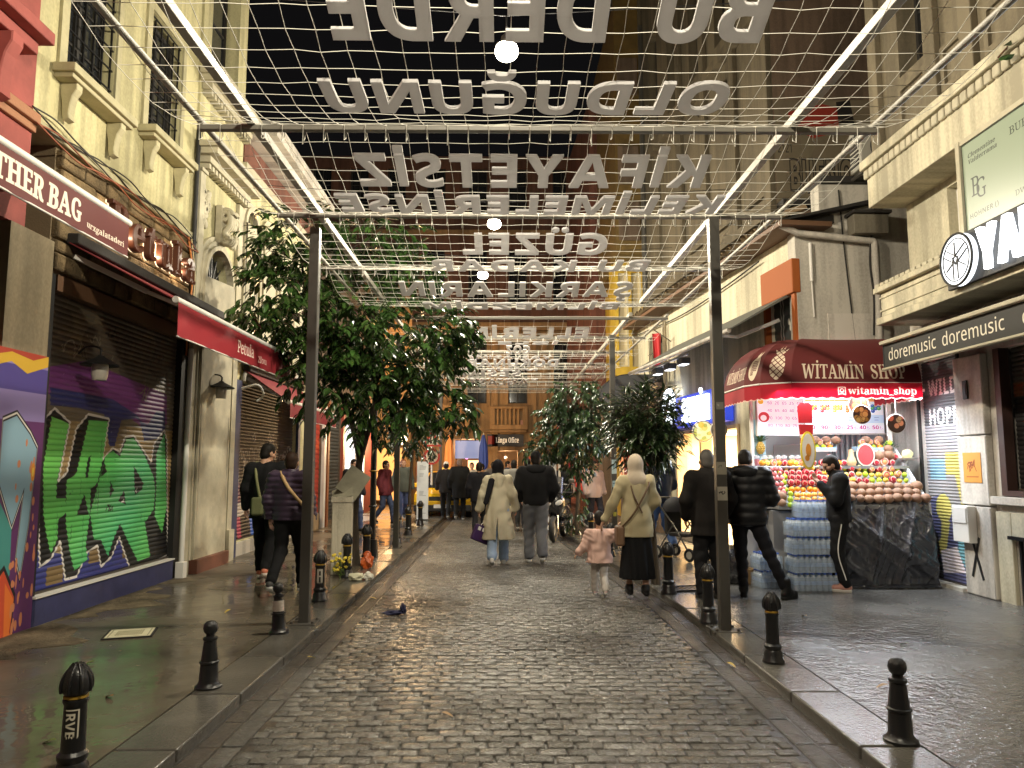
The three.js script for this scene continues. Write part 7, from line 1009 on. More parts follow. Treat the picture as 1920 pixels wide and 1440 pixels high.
  { const w = thing('squash', 'pale bottle shaped squash beside the watermelon', 'squash', [4.8, 1.637, -10.3]); M('skin', lathe([[0, 0], [0.05, 0.004], [0.068, 0.05], [0.055, 0.1], [0.034, 0.14], [0.032, 0.2], [0.026, 0.225], [0, 0.23]], 18), mat(0.72, 0.48, 0.24, 0.5), w); M('stalk', cy(0.01, 0.007, 0.03, 6).translate(0, 0.225, 0), X.wood, w); }
  const pineapple = (x, y, z, s, lab) => { const p = thing('pineapple', lab, 'pineapple', [x, y, z]); p.scale.setScalar(s); const sc = []; for (let r = 0; r < 7; r++) for (let i = 0; i < 10; i++) { const a = (i + (r % 2) / 2) * 0.628, q = 0.055 * Math.sin(0.5 + r * 0.36); sc.push(new THREE.OctahedronGeometry(0.019, 0).scale(1, 1, 0.7).rotateY(-a + 1.57).translate(q * Math.cos(a), 0.02 + r * 0.024, q * Math.sin(a))); } M('skin', sc.concat(ball(0.05, 1.7).translate(0, 0.09, 0)), mat(0.5, 0.33, 0.06, 0.5), p); const lf = leafGeo(0.16, 0.03), L = []; for (let i = 0; i < 14; i++) L.push(lf.clone().rotateX(-1.1 + (i % 3) * 0.25).rotateY(i * 0.9).translate(0, 0.17, 0)); M('leaves', L, mat(0.06, 0.16, 0.05, 0.5, { side: THREE.DoubleSide }), p); };
  pineapple(3.66, 1.8, -10.62, 1, 'pineapple standing against the blue post at the stall left end'); pineapple(5.44, 1.66, -10.5, 1.1, 'pineapple at the right end of the upper shelf'); pineapple(4.14, 1.6, -10.2, 0.8, 'small pineapple above the pomegranates by the oval sign');
  { const g = thing('grape_bunch', 'bunch of green grapes hanging at the right of the stall', 'grapes', [5.42, 1.98, -10.5]); M('grapes', mg(Array.from({ length: 34 }, (_, i) => { const y = -0.16 * rnd(), r = 0.055 * (1 + y / 0.2), a = rnd(6.28); return new THREE.SphereGeometry(0.017, 8, 6).translate(r * Math.cos(a), y, r * Math.sin(a)); })), mat(0.4, 0.58, 0.12, 0.25), g); M('stalk', bar(V(0, 0, 0), V(0, 0.08, 0), 0.005, 5), X.wood, g); }
  { const c = thing('cauliflower', 'pale cut melon at the far right end of the shelf', 'melon', [5.55, 1.8, -10.25]); M('flesh', crumple(0.075, 0.065, 0.06, 3, 0.08, 3), mat(0.75, 0.7, 0.36, 0.5), c); M('dish', lathe([[0.0, -0.08], [0.08, -0.075], [0.14, -0.055], [0.145, -0.05], [0.08, -0.065]], 20), X.white, c); M('bracket', bar(V(0, -0.08, 0), V(-0.03, -0.2, -0.02), 0.012, 6), X.white, c); c.name = numbered('cut_melon'); }
  // juice cups along the left shelf
  const cup0 = { g: lathe([[0.0, 0], [0.032, 0], [0.042, 0.11], [0.04, 0.11], [0.031, 0.006]], 14), f: lathe([[0.0, 0.004], [0.029, 0.004], [0.037, 0.095], [0.0, 0.098]], 12), l: lathe([[0.044, 0.11], [0.036, 0.14], [0.0, 0.155]], 14) };
  [['#d84a6a', 'pink'], ['#e8c838', 'yellow'], ['#7ab83a', 'green'], ['#e07a28', 'orange'], ['#c83048', 'red'], ['#e8d850', 'pale yellow'], ['#d8505c', 'rose'], ['#88b848', 'lime']].forEach(([col, nm], i) => { const c = thing('juice_cup', `clear lidded cup of ${nm} cut fruit on the stall's left shelf`, 'cup', [3.52 + i * 0.095, 1.637, -10.38 + 0.04 * (i % 2)], 0); M('cup', cup0.g, phys(0.95, 0.95, 0.97, 0.08, { transmission: 0.9 }), c); const m = mat(0.5, 0.5, 0.5, 0.5, { bump: dimple, bs: 0.006 }); m.color.set(col); M('filling', cup0.f, m, c); M('lid', cup0.l, phys(0.9, 0.93, 0.95, 0.15, { transmission: 0.7 }), c); });
}
{ // black tarpaulin over the counter front
  const b = thing('tarpaulin', 'creased black plastic sheet covering the stall front', 'sheet'), g = new THREE.PlaneGeometry(1.2, 1.12, 90, 70), p = g.attributes.position; const ridge = (v) => 1 - Math.abs(Math.sin(v));
  for (let i = 0; i < p.count; i++) { const x = p.getX(i), y = p.getY(i), k = (0.56 - y) / 1.12; const f = 0.07 * Math.pow(ridge(x * 3.1 + y * 3.3 + 0.8 * Math.sin(y * 3)), 2) * k + 0.05 * Math.pow(ridge(x * 5.3 - y * 2.2 + Math.sin(x * 4) + 1), 3) + 0.025 * Math.pow(ridge(x * 9 + y * 7 + 2 * Math.sin(y * 5 + x * 2)), 3) + 0.016 * Math.pow(ridge(x * 19 - y * 11 + Math.sin(x * 9) * 2), 2) + 0.006 * Math.sin(x * 60 + y * 41 + 3 * Math.sin(y * 20)); const bulge = 0.1 * Math.sin(Math.PI * Math.min(1, k * 1.1)) ; p.setZ(i, f + bulge + 0.1 * k); p.setX(i, x * (1 + 0.06 * k)); if (k > 0.98) p.setZ(i, p.getZ(i) + 0.05); }
  g.computeVertexNormals(); M('sheet', keep(uvm(g)).translate(4.9, 0.665, -9.76), phys(0.03, 0.032, 0.042, 0.16, { clearcoat: 1, clearcoatRoughness: 0.1, side: THREE.DoubleSide, bumpMap: rep(T.setts, 0.4), bumpScale: 0.008 }), b);
  const top = new THREE.PlaneGeometry(1.22, 0.1, 60, 4).rotateX(-1.1), q = top.attributes.position; for (let i = 0; i < q.count; i++) q.setY(i, q.getY(i) + 0.01 * Math.sin(q.getX(i) * 23) + rnd(0.006)); top.computeVertexNormals(); M('folded_edge', top.translate(4.9, 1.2, -9.76), phys(0.03, 0.03, 0.036, 0.22, { clearcoat: 0.8, side: THREE.DoubleSide }), b);
}
{ // shrink-wrapped packs of water bottles, bottles as parts
  const bot = lathe([[0, 0], [0.03, 0], [0.034, 0.01], [0.034, 0.05], [0.031, 0.06], [0.034, 0.07], [0.034, 0.14], [0.026, 0.17], [0.014, 0.19], [0.014, 0.2]], 12), capG = cy(0.016, 0.016, 0.018, 10).translate(0, 0.198, 0), lbl = lathe([[0.0348, 0.075], [0.0348, 0.12]], 12);
  const wm = phys(0.86, 0.91, 0.96, 0.08, { transmission: 0.6 }), cpm = mat(0.08, 0.16, 0.55, 0.4), lm = mat(0.5, 0.6, 0.78, 0.4), film = phys(0.85, 0.9, 0.95, 0.12, { transmission: 0.86, bumpMap: rep(T.grime, 0.5), bumpScale: 0.004, side: THREE.DoubleSide });
  const pack = (nx, nz, lab, pos, turn) => { const b = thing('water_pack', lab, 'bottle pack', pos, turn); for (let i = 0; i < nx; i++) for (let k = 0; k < nz; k++) { const o = M('bottle', bot, wm, b); o.position.set((i - (nx - 1) / 2) * 0.072, 0.002, (k - (nz - 1) / 2) * 0.072); M('cap', capG, cpm, o); M('bottle_label', lbl, lm, o); } const w = nx * 0.036 + 0.004, d = nz * 0.036 + 0.004; M('shrink_film', mg([bx(-w, w, 0.004, 0.17, d, d + 0.001), bx(-w, w, 0.004, 0.17, -d - 0.001, -d), bx(-w - 0.001, -w, 0.004, 0.17, -d, d), bx(w, w + 0.001, 0.004, 0.17, -d, d)]), film, b); return b; };
  const order = ['lowest', 'second', 'third', 'fourth'];
  for (let i = 0; i < 4; i++) pack(8, 4, `shrink wrapped pack of water bottles, ${order[i]} from the ground in the tall stack`, [3.88, 0.1 + i * 0.222, -9.52], 0.03 * (i % 2));
  pack(6, 3, 'topmost pack of water bottles with blue caps on the tall stack', [3.92, 0.99, -9.55], 0);
  for (let i = 0; i < 2; i++) pack(4, 4, `shrink wrapped pack of water bottles, ${['lower', 'upper'][i]} in the short stack by the tall one`, [3.38, 0.1 + i * 0.222, -9.75], 0.1);
  const t = thing('crate_trolley', 'silver trolley frame beside the water bottles under the stall corner', 'trolley', [3.45, 0.1, -10.15]); M('frame', mg([bar(V(-0.02, 0.4, 0.1), V(0.0, 1.0, 0.05), 0.016, 8), bar(V(0.0, 1.0, 0.05), V(0.3, 0.72, 0.05), 0.016, 8), bar(V(0, 0.66, 0.08), V(0.3, 0.62, 0.05), 0.014, 8), bar(V(-0.02, 0.0, 0.1), V(-0.02, 0.4, 0.1), 0.016, 8)]), X.chrome, t); M('sack', crumple(0.13, 0.4, 0.1, 4, 0.08, 7).translate(-0.13, 0.6, 0.0), phys(0.6, 0.62, 0.68, 0.3, { clearcoat: 0.4 }), t);
  const s = thing('black_sack', 'black rubbish sack on the ground by the water bottles', 'sack', [3.05, 0.1, -10.0]); M('sack', crumple(0.16, 0.24, 0.15, 4, 0.09, 9).translate(0, 0.22, 0), phys(0.02, 0.02, 0.024, 0.2, { clearcoat: 0.8 }), s); M('box', rb(0.08, 0.26, 0, 0.2, -0.1, 0.1), mat(0.25, 0.15, 0.06, 0.8), s);
}
{ const b = thing('drain_grate', 'dark open drain grate in the right pavement by the tied tree', 'drain', [2.35, 0.1, -9.55], 0.3); M('frame', mg([bx(-0.32, 0.32, 0.002, 0.03, 0.14, 0.17), bx(-0.32, 0.32, 0.002, 0.03, -0.17, -0.14), bx(-0.32, -0.29, 0.002, 0.03, -0.14, 0.14), bx(0.29, 0.32, 0.002, 0.03, -0.14, 0.14)]), X.iron, b); M('bars', mg(Array.from({ length: 10 }, (_, i) => bx(-0.27 + i * 0.06, -0.25 + i * 0.06, 0.002, 0.024, -0.14, 0.14))), X.iron, b); }
// ---------- people: every body is one continuous surface, clothes are shells over it ----------
function nets(f, lo, hi, h) {                                     // naive surface nets over a signed distance
  const n = [0, 1, 2].map((i) => Math.max(2, Math.ceil((hi[i] - lo[i]) / h) + 1)), [nx, ny, nz] = n, D = new Float32Array(nx * ny * nz), id = new Int32Array(nx * ny * nz).fill(-1), P = [], I = [];
  for (let k = 0, q = 0; k < nz; k++) for (let j = 0; j < ny; j++) for (let i = 0; i < nx; i++, q++) D[q] = f(lo[0] + i * h, lo[1] + j * h, lo[2] + k * h);
  const C = [0, 1, nx, nx + 1, nx * ny, nx * ny + 1, nx * ny + nx, nx * ny + nx + 1], E = [[0, 1], [2, 3], [4, 5], [6, 7], [0, 2], [1, 3], [4, 6], [5, 7], [0, 4], [1, 5], [2, 6], [3, 7]];
  for (let k = 0; k < nz - 1; k++) for (let j = 0; j < ny - 1; j++) for (let i = 0; i < nx - 1; i++) {
    const q = i + nx * (j + ny * k); let m = 0; for (let c = 0; c < 8; c++) if (D[q + C[c]] < 0) m |= 1 << c; if (m === 0 || m === 255) continue;
    let x = 0, y = 0, z = 0, c = 0; for (const [a, b] of E) { const da = D[q + C[a]], db = D[q + C[b]]; if ((da < 0) === (db < 0)) continue; const t = da / (da - db); x += (a & 1) + t * ((b & 1) - (a & 1)); y += ((a >> 1) & 1) + t * (((b >> 1) & 1) - ((a >> 1) & 1)); z += (a >> 2) + t * ((b >> 2) - (a >> 2)); c++; }
    id[q] = P.length / 3; P.push(lo[0] + (i + x / c) * h, lo[1] + (j + y / c) * h, lo[2] + (k + z / c) * h);
  }
  const S = [1, nx, nx * ny];
  for (let k = 1; k < nz - 1; k++) for (let j = 1; j < ny - 1; j++) for (let i = 1; i < nx - 1; i++) {
    const q = i + nx * (j + ny * k); for (let a = 0; a < 3; a++) { const s0 = D[q] < 0, s1 = D[q + S[a]] < 0; if (s0 === s1) continue; const u = S[(a + 1) % 3], w = S[(a + 2) % 3], A = id[q], B = id[q - u], Cc = id[q - u - w], Dd = id[q - w]; if (A < 0 || B < 0 || Cc < 0 || Dd < 0) continue; if (s0) I.push(A, B, Cc, A, Cc, Dd); else I.push(A, Cc, B, A, Dd, Cc); }
  }
  const g = new THREE.BufferGeometry(); g.setAttribute('position', new THREE.Float32BufferAttribute(P, 3)); g.setIndex(I); g.computeVertexNormals(); return uvm(g);
}
const cap = (a, b, ra, rb = ra, sx = 1, sz = 1) => ({ a, b, ra, rb, sx, sz });        // tapered capsule, optionally flattened
const ell = (c, r) => ({ c, r });
function dist(list, K = 0.03) {
  return (x, y, z) => {
    let d = 1e3;
    for (const p of list) {
      let e;
      if (p.c) { const u = (x - p.c[0]) / p.r[0], v = (y - p.c[1]) / p.r[1], w = (z - p.c[2]) / p.r[2], k0 = Math.sqrt(u * u + v * v + w * w), k1 = Math.sqrt((u / p.r[0]) ** 2 + (v / p.r[1]) ** 2 + (w / p.r[2]) ** 2); e = k1 > 1e-9 ? k0 * (k0 - 1) / k1 : -Math.min(...p.r); } else { const ax = (x - p.a[0]) / p.sx, ay = y - p.a[1], az = (z - p.a[2]) / p.sz, bx0 = (p.b[0] - p.a[0]) / p.sx, by = p.b[1] - p.a[1], bz = (p.b[2] - p.a[2]) / p.sz, h = Math.max(0, Math.min(1, (ax * bx0 + ay * by + az * bz) / (bx0 * bx0 + by * by + bz * bz + 1e-9))); e = Math.hypot(ax - bx0 * h, ay - by * h, az - bz * h) - (p.ra + (p.rb - p.ra) * h); e *= Math.min(1, p.sx, p.sz); }
      const q = Math.max(K - Math.abs(d - e), 0) / K; d = Math.min(d, e) - q * q * K * 0.25;
    }
    return d;
  };
}
const bounds = (list, pad) => { const lo = [1e3, 1e3, 1e3], hi = [-1e3, -1e3, -1e3]; for (const p of list) for (let i = 0; i < 3; i++) { const r = p.c ? p.r[i] : Math.max(p.ra, p.rb) * (i === 0 ? p.sx : i === 2 ? p.sz : 1); for (const q of p.c ? [p.c] : [p.a, p.b]) { lo[i] = Math.min(lo[i], q[i] - r - pad); hi[i] = Math.max(hi[i], q[i] + r + pad); } } return [lo, hi]; };
function shell(list, o = {}) { const d = dist(list, o.k ?? 0.03), [lo, hi] = bounds(list, 0.035); return nets((x, y, z) => { let v = d(x, y, z); if (o.fold) v += o.fold(x, y, z); if (o.y0 !== undefined) v = Math.max(v, o.y0 - y); if (o.y1 !== undefined) v = Math.max(v, y - o.y1); if (o.cut) v = Math.max(v, o.cut(x, y, z)); return v; }, lo, hi, o.h || 0.014); }
const headG = (() => {                                           // head with brow, nose, lips, chin and ears; origin at the centre of the skull
  const L = [ell([0, 0.025, -0.012], [0.075, 0.098, 0.095]), ell([0, -0.055, 0.022], [0.055, 0.062, 0.062]), ell([0, -0.1, 0.05], [0.026, 0.02, 0.024]), ell([0.052, -0.02, 0.045], [0.026, 0.025, 0.03]), ell([-0.052, -0.02, 0.045], [0.026, 0.025, 0.03]), cap([0, 0.01, 0.084], [0, -0.03, 0.106], 0.009, 0.014), ell([0, 0.03, 0.066], [0.055, 0.016, 0.022]), ell([0, -0.065, 0.078], [0.024, 0.008, 0.012]), ell([0.078, -0.01, -0.01], [0.011, 0.03, 0.02]), ell([-0.078, -0.01, -0.01], [0.011, 0.03, 0.02]), cap([0, -0.06, -0.02], [0, -0.19, -0.035], 0.05, 0.055)], d = dist(L, 0.018), s1 = dist([ell([0.032, 0.006, 0.092], [0.016, 0.01, 0.014]), ell([-0.032, 0.006, 0.092], [0.016, 0.01, 0.014])], 0.005);
  return nets((x, y, z) => Math.max(d(x, y, z), -s1(x, y, z)), [-0.12, -0.2, -0.13], [0.12, 0.15, 0.14], 0.006);
})();
const handG = (() => {                                           // relaxed hand hanging along -y, palm towards -x, thumb forward (+z)
  const L = [cap([0, 0.0, 0], [0, -0.03, 0], 0.022, 0.026, 0.75, 1.1), ell([0, -0.055, 0.0], [0.016, 0.045, 0.04])];
  [[0.028, 0.075], [0.009, 0.085], [-0.01, 0.078], [-0.028, 0.06]].forEach(([z, l], i) => { const b = [0, -0.09, z], m = [-0.012, -0.09 - l * 0.5, z * 1.05], t = [-0.036, -0.09 - l * 0.86, z]; L.push(cap(b, m, 0.0092, 0.0085), cap(m, t, 0.0085, 0.0072)); });
  L.push(cap([-0.004, -0.04, 0.032], [-0.016, -0.07, 0.052], 0.012, 0.01), cap([-0.016, -0.07, 0.052], [-0.026, -0.1, 0.05], 0.01, 0.008));
  return nets(dist(L, 0.008), [-0.07, -0.2, -0.07], [0.05, 0.04, 0.09], 0.0045);
})();
const handM = (() => { const g = handG.clone().scale(-1, 1, 1); const ix = g.index.array; for (let i = 0; i < ix.length; i += 3) { const t = ix[i]; ix[i] = ix[i + 1]; ix[i + 1] = t; } g.computeVertexNormals(); return g; })();
const skinM = [mat(0.46, 0.26, 0.17, 0.55), mat(0.36, 0.2, 0.13, 0.55)];
const cloth = {}, clothB = rep(T.fine, 0.16); const clothM = (c, r = 0.85) => cloth[c.join() + r] ||= phys(...c, r, { bumpMap: clothB, bumpScale: 0.0012, specularIntensity: Math.max(...c) < 0.05 ? 0.35 : 0.7 });
const STAND = [{ k: [0.1, 0.5, 0.03], a: [0.11, 0.09, -0.02] }, { k: [-0.1, 0.5, 0.03], a: [-0.11, 0.09, -0.02] }];
const WALK = (s = 1) => { const f = { k: [0.1, 0.5, 0.16], a: [0.1, 0.1, 0.2] }, r = { k: [0.09, 0.5, -0.02], a: [0.09, 0.17, -0.28], t: [0, -0.09, 0.1] }; const m = (q) => ({ k: [-q.k[0], q.k[1], q.k[2]], a: [-q.a[0], q.a[1], q.a[2]], t: q.t }); return s > 0 ? [f, m(r)] : [r, m(f)]; };
const HANG = [{ e: [0.26, 1.15, -0.04], w: [0.28, 0.91, 0.05] }, { e: [-0.26, 1.15, -0.04], w: [-0.28, 0.91, 0.05] }];
function person(o) {
  const b = thing('person', o.label, 'person', [o.at[0], o.at[1], o.at[2]], o.turn || 0), s = (o.h || 1.74) / 1.74, far = o.far; b.scale.setScalar(s);
  const legs = o.legs || STAND, arms = o.arms || HANG, lean = o.lean || 0, w = o.w || 1, H = far ? 0.024 : 0.0135;
  const L = (x, y, z) => [x, y, z + lean * Math.max(0, y - 0.95)];
  const hip = [[0.088, 0.92, 0], [-0.088, 0.92, 0]], sh = [L(0.175 * w, 1.415, -0.015), L(-0.175 * w, 1.415, -0.015)], toe = legs.map((q) => q.t || [0, -0.045, 0.13]);
  const torso = [ell(L(0, 1.26, -0.005), [0.165 * w, 0.22, 0.115]), ell(L(0, 1.06, 0.0), [0.145 * w, 0.17, 0.11]), ell([0, 0.94, 0], [0.165, 0.12, 0.12]), cap(sh[0], sh[1], 0.062)];
  const head = o.head || [0, 0, 0], hc = L(head[0], 1.62 + (head[1] || 0), 0.025 + (head[2] || 0));
  const bodyL = [...torso, cap(L(0, 1.4, -0.02), [hc[0], hc[1] - 0.12, hc[2] - 0.035], 0.06, 0.054)];
  legs.forEach((q, i) => bodyL.push(cap(hip[i], q.k, 0.085, 0.055), cap(q.k, q.a, 0.053, 0.036), cap(q.a, [q.a[0] + toe[i][0], q.a[1] + toe[i][1], q.a[2] + toe[i][2]], 0.036, 0.028)));
  arms.forEach((q, i) => bodyL.push(cap(sh[i], q.e, 0.052, 0.042), cap(q.e, q.w, 0.04, 0.027)));
  const hm = new THREE.Matrix4().makeRotationFromEuler(new THREE.Euler(o.nod || 0, o.look || 0, o.tip || 0, 'YXZ')).scale(V(o.headS || 1, o.headS || 1, o.headS || 1)).setPosition(...hc);
  const G = [shell(bodyL, { h: far ? 0.024 : 0.015, k: 0.04 }), headG.clone().applyMatrix4(hm)];
  arms.forEach((q, i) => { const d = V(...q.w).sub(V(...q.e)).normalize(), m = new THREE.Matrix4().makeRotationFromQuaternion(new THREE.Quaternion().setFromUnitVectors(V(0, -1, 0), d)).multiply(new THREE.Matrix4().makeRotationY(q.roll || 0)).setPosition(...q.w); if (!far) G.push((i ? handM : handG).clone().applyMatrix4(m)); });
  M('body', mg(G.map((g) => { g.userData.uvm = true; return g; })), skinM[o.skin || 0], b);
  if (!far) { for (const e of [0.03, -0.03]) M('eye', new THREE.SphereGeometry(0.0105, 10, 8).translate(e, 0.006, 0.08).applyMatrix4(hm), X.black, b); }
  // hair, scarf or cap
  const inv = hm.clone().invert().elements, loc = (x, y, z) => [inv[0] * x + inv[4] * y + inv[8] * z + inv[12], inv[1] * x + inv[5] * y + inv[9] * z + inv[13], inv[2] * x + inv[6] * y + inv[10] * z + inv[14]];
  const hs = (list, cut, h, m, name, k) => { const d = dist(list, k || 0.02), g = nets((x, y, z) => Math.max(d(x, y, z), cut(x, y, z)), [-0.22, -0.36, -0.26], [0.22, 0.2, 0.2], h); M(name, g.applyMatrix4(hm), m, b); };
  if (o.hair) { const c = clothM(o.hair.c, 0.6), long = o.hair.long || 0; hs([ell([0, 0.035, -0.018], [0.083, 0.104, 0.102]), ...(long ? [cap([0, 0.0, -0.05], [0, -long, -0.075], 0.08, 0.06, 1.15, 0.6)] : [ell([0, -0.03, -0.05], [0.07, 0.07, 0.065])])], (x, y, z) => Math.min(0.3, Math.max(z - 0.045 - Math.max(0, y - 0.045) * 1.2 + 0.004 * Math.sin(x * 190) * Math.sin(y * 140), (y < -0.0 && !long ? z + 0.0 - (y + 0.03) * 0.6 : -1))) + 0.005 * Math.sin(x * 170 + y * 60 + 3 * Math.sin(z * 60)) * Math.sin(z * 150 + y * 50), far ? 0.016 : 0.007, c, 'hair'); }
  if (o.beard) hs([ell([0, -0.055, 0.022], [0.06, 0.065, 0.066]), ell([0, -0.1, 0.05], [0.03, 0.024, 0.028])], (x, y, z) => Math.max(y + 0.03 - Math.max(0, -z + 0.03) * 0.5, -0.015 - z), 0.007, clothM([0.02, 0.014, 0.01], 0.8), 'beard');
  if (o.scarf) hs([ell([0, 0.035, -0.02], [0.096, 0.116, 0.114]), cap([0, -0.02, -0.03], [0, -0.17, -0.04], 0.09, 0.12, 1, 0.85), ...(o.scarf.tail || [])], (x, y, z) => (z > 0.03 ? 0.045 - Math.hypot(x, (y + 0.02) * 0.7) + (z < 0.05 ? 0.05 - z : 0) * 0 - 0 : -1) - 0.004 * Math.sin(x * 60 + y * 35) - (z > 0.03 ? 0 : 0), far ? 0.016 : 0.009, clothM(o.scarf.c, 0.85), 'headscarf', 0.05);
  if (o.beanie) hs([ell([0, 0.045, -0.015], [0.085, 0.1, 0.102])], (x, y) => 0.02 - y + 0.003 * Math.sin(x * 300), far ? 0.016 : 0.007, clothM(o.beanie, 0.9), 'beanie');
  // garments
  const wr = (x, y, z) => 0.004 * Math.sin(y * 13 + x * 31 + 2.2 * Math.sin(x * 11 - y * 8 + z * 9)) + 0.002 * Math.sin(y * 44 - x * 30 + 2 * Math.sin(y * 9)) * Math.max(0, Math.min(1, (Math.abs(x) - 0.12) * 9));
  if (o.top) {
    const t = o.top, e = t.e ?? 0.022, list = torso.slice(0, t.hem > 0.9 ? 3 : 3).map((p) => ell(p.c, p.r.map((v) => v + e))).concat(cap(sh[0], sh[1], 0.062 + e));
    if (t.hem < 0.86) list.push(cap([0, 1.02, 0], [0, t.hem - 0.05, t.kick || 0], 0.125 + e, t.flare || 0.17, 1.28, 0.95));
    arms.forEach((q, i) => { const f = t.sleeve ?? 0.97; const we = q.e.map((v, k) => v + (q.w[k] - v) * f); list.push(cap(sh[i], q.e, 0.055 + e, 0.046 + e * 0.9), cap(q.e, we, 0.044 + e * 0.9, (t.cuff || 0.034) + e * 0.7)); });
    if (t.collar) list.push(cap(L(0, 1.45, -0.01), L(0, 1.5, 0), 0.075, 0.078));
    if (t.hood) list.push(ell(L(0, 1.47, -0.1), [0.13, 0.07, 0.075]), ell(L(0, 1.4, -0.125), [0.09, 0.09, 0.045]));
    const q = t.quilt; const g = shell(list, { h: H, k: 0.045, y0: t.hem, y1: t.neck || 1.54, fold: (x, y, z) => wr(x, y, z) * (t.wr ?? 1) + (q ? -0.013 * Math.abs(Math.sin(y * Math.PI / q)) + 0.006 : 0) + (t.pleat ? 0.012 * Math.max(0, Math.min(1, (1.05 - y) * 2)) * Math.sin(Math.atan2(x, z) * 7 + y * 3) : 0), cut: t.split ? (x, y, z) => (z < 0 && y < t.hem + 0.4 && Math.abs(x) < 0.25 ? 0.02 * (1 - (y - t.hem) / 0.4) - Math.abs(x - 0.01) : -1) : undefined });
    M(t.name || 'jacket', g, clothM(t.c, t.r), b);
    if (t.waistband) M('waistband', shell([ell([0, t.hem + 0.02, 0], [0.178, 0.05, 0.135])], { h: 0.014, y0: t.hem - 0.03, y1: t.hem + 0.05 }), clothM(t.c.map((v) => v * 0.8), t.r), b);
    if (t.hoodPart) M('hood', shell([cap(L(0.1, 1.48, -0.06), L(-0.1, 1.48, -0.06), 0.065), ell(L(0, 1.47, -0.11), [0.14, 0.075, 0.06]), cap(L(0.11, 1.47, -0.05), L(0.06, 1.43, 0.1), 0.045, 0.03), cap(L(-0.11, 1.47, -0.05), L(-0.06, 1.43, 0.1), 0.045, 0.03)], { h: H }), clothM(t.c.map((v) => v * 1.15), t.r), b);
    if (o.stripe) {}
  }
  if (o.skirt) { const t = o.skirt; M('skirt', shell([ell([0, 0.94, 0], [0.19, 0.13, 0.145]), cap([0, 0.9, 0], [t.dx || 0, t.hem - 0.02, t.dz || 0], 0.16, t.flare || 0.19, 1.1, 0.85)], { h: H, y0: t.hem, y1: 1.02, fold: (x, y, z) => 0.016 * Math.max(0, Math.min(1, (0.95 - y) * 1.6)) * Math.sin(Math.atan2(x, z) * 8 + y * 4) }), clothM(t.c), b); }
  if (o.legsC) { const t = o.legsC, e = t.e ?? 0.016, list = [ell([0, 0.94, 0], [0.172 + e * 0.4, 0.12, 0.128 + e * 0.4])]; legs.forEach((q, i) => { const end = q.k.map((v, k) => v + (q.a[k] - v) * (t.len ?? 0.97)); list.push(cap(hip[i], q.k, 0.09 + e, 0.058 + e), cap(q.k, end, 0.056 + e, (t.cuff || 0.045) + e)); }); M('trousers', shell(list, { h: H, k: 0.035, y1: t.y1 || 1.03, fold: (x, y, z) => 0.004 * Math.sin(y * 46 + x * 20 + 2 * Math.sin(z * 20)) }), clothM(t.c), b); if (t.stripe) legs.forEach((q, i) => M('side_stripe', [tube([V(hip[i][0] + Math.sign(hip[i][0]) * 0.125, 0.86, 0), V(q.k[0] + Math.sign(q.k[0]) * 0.094, q.k[1], q.k[2]), V(q.a[0] + Math.sign(q.a[0]) * 0.078, q.a[1] + 0.06, q.a[2])], 0.007, 14, 5)], X.white, b)); }
  (o.shoes || []).length && legs.forEach((q, i) => { const [c, so] = o.shoes, t = toe[i], hl = [q.a[0] - t[0] * 0.3, q.a[1] - 0.045 + (t[1] + 0.045) * -0.3, q.a[2] - 0.035], tp = [q.a[0] + t[0], q.a[1] + t[1], q.a[2] + t[2]]; const sh0 = M('shoe', shell([cap(hl, tp, 0.042, 0.038, 1, 1), cap(q.a, [q.a[0] + t[0] * 0.3, q.a[1] - 0.02, q.a[2] + 0.03], 0.05, 0.048), ...(o.boots ? [cap([q.a[0], q.a[1] + 0.1, q.a[2]], q.a, 0.052, 0.05)] : [])], { h: far ? 0.018 : 0.011, k: 0.03 }), clothM(c, 0.5), b); M('sole', shell([cap([hl[0], hl[1] - 0.032, hl[2]], [tp[0], tp[1] - 0.03, tp[2]], 0.04, 0.038, 1.05, 1)], { h: far ? 0.018 : 0.011, cut: t[1] > -0.06 ? (x, y) => y - hl[1] + 0.012 : undefined }), clothM(so || [0.5, 0.48, 0.44], 0.7), sh0); });
  return b;
}
const away = Math.PI;
// left pavement couple
person({ label: 'man in black jacket with khaki shoulder strap walking by the scrawled shutter', at: [-3.25, 0.115, -10.4], turn: away + 0.05, h: 1.82, w: 1.12, look: -0.7, nod: 0.25, hair: { c: [0.012, 0.01, 0.008] }, legs: WALK(1), top: { c: [0.012, 0.012, 0.013], hem: 0.78, e: 0.03 }, legsC: { c: [0.012, 0.012, 0.013], e: 0.024 }, shoes: [[0.62, 0.2, 0.12], [0.7, 0.6, 0.52]] });
person({ label: 'woman in purple quilted jacket and black trousers beside the left pergola post', at: [-2.62, 0.115, -9.3], turn: away - 0.15, h: 1.68, w: 1.1, look: 0.2, hair: { c: [0.03, 0.016, 0.01] }, legs: WALK(-1), top: { c: [0.05, 0.034, 0.06], hem: 0.9, e: 0.045, quilt: 0.072, r: 0.4, collar: true }, legsC: { c: [0.01, 0.01, 0.011], e: 0.02 }, shoes: [[0.06, 0.06, 0.06], [0.6, 0.6, 0.58]] });
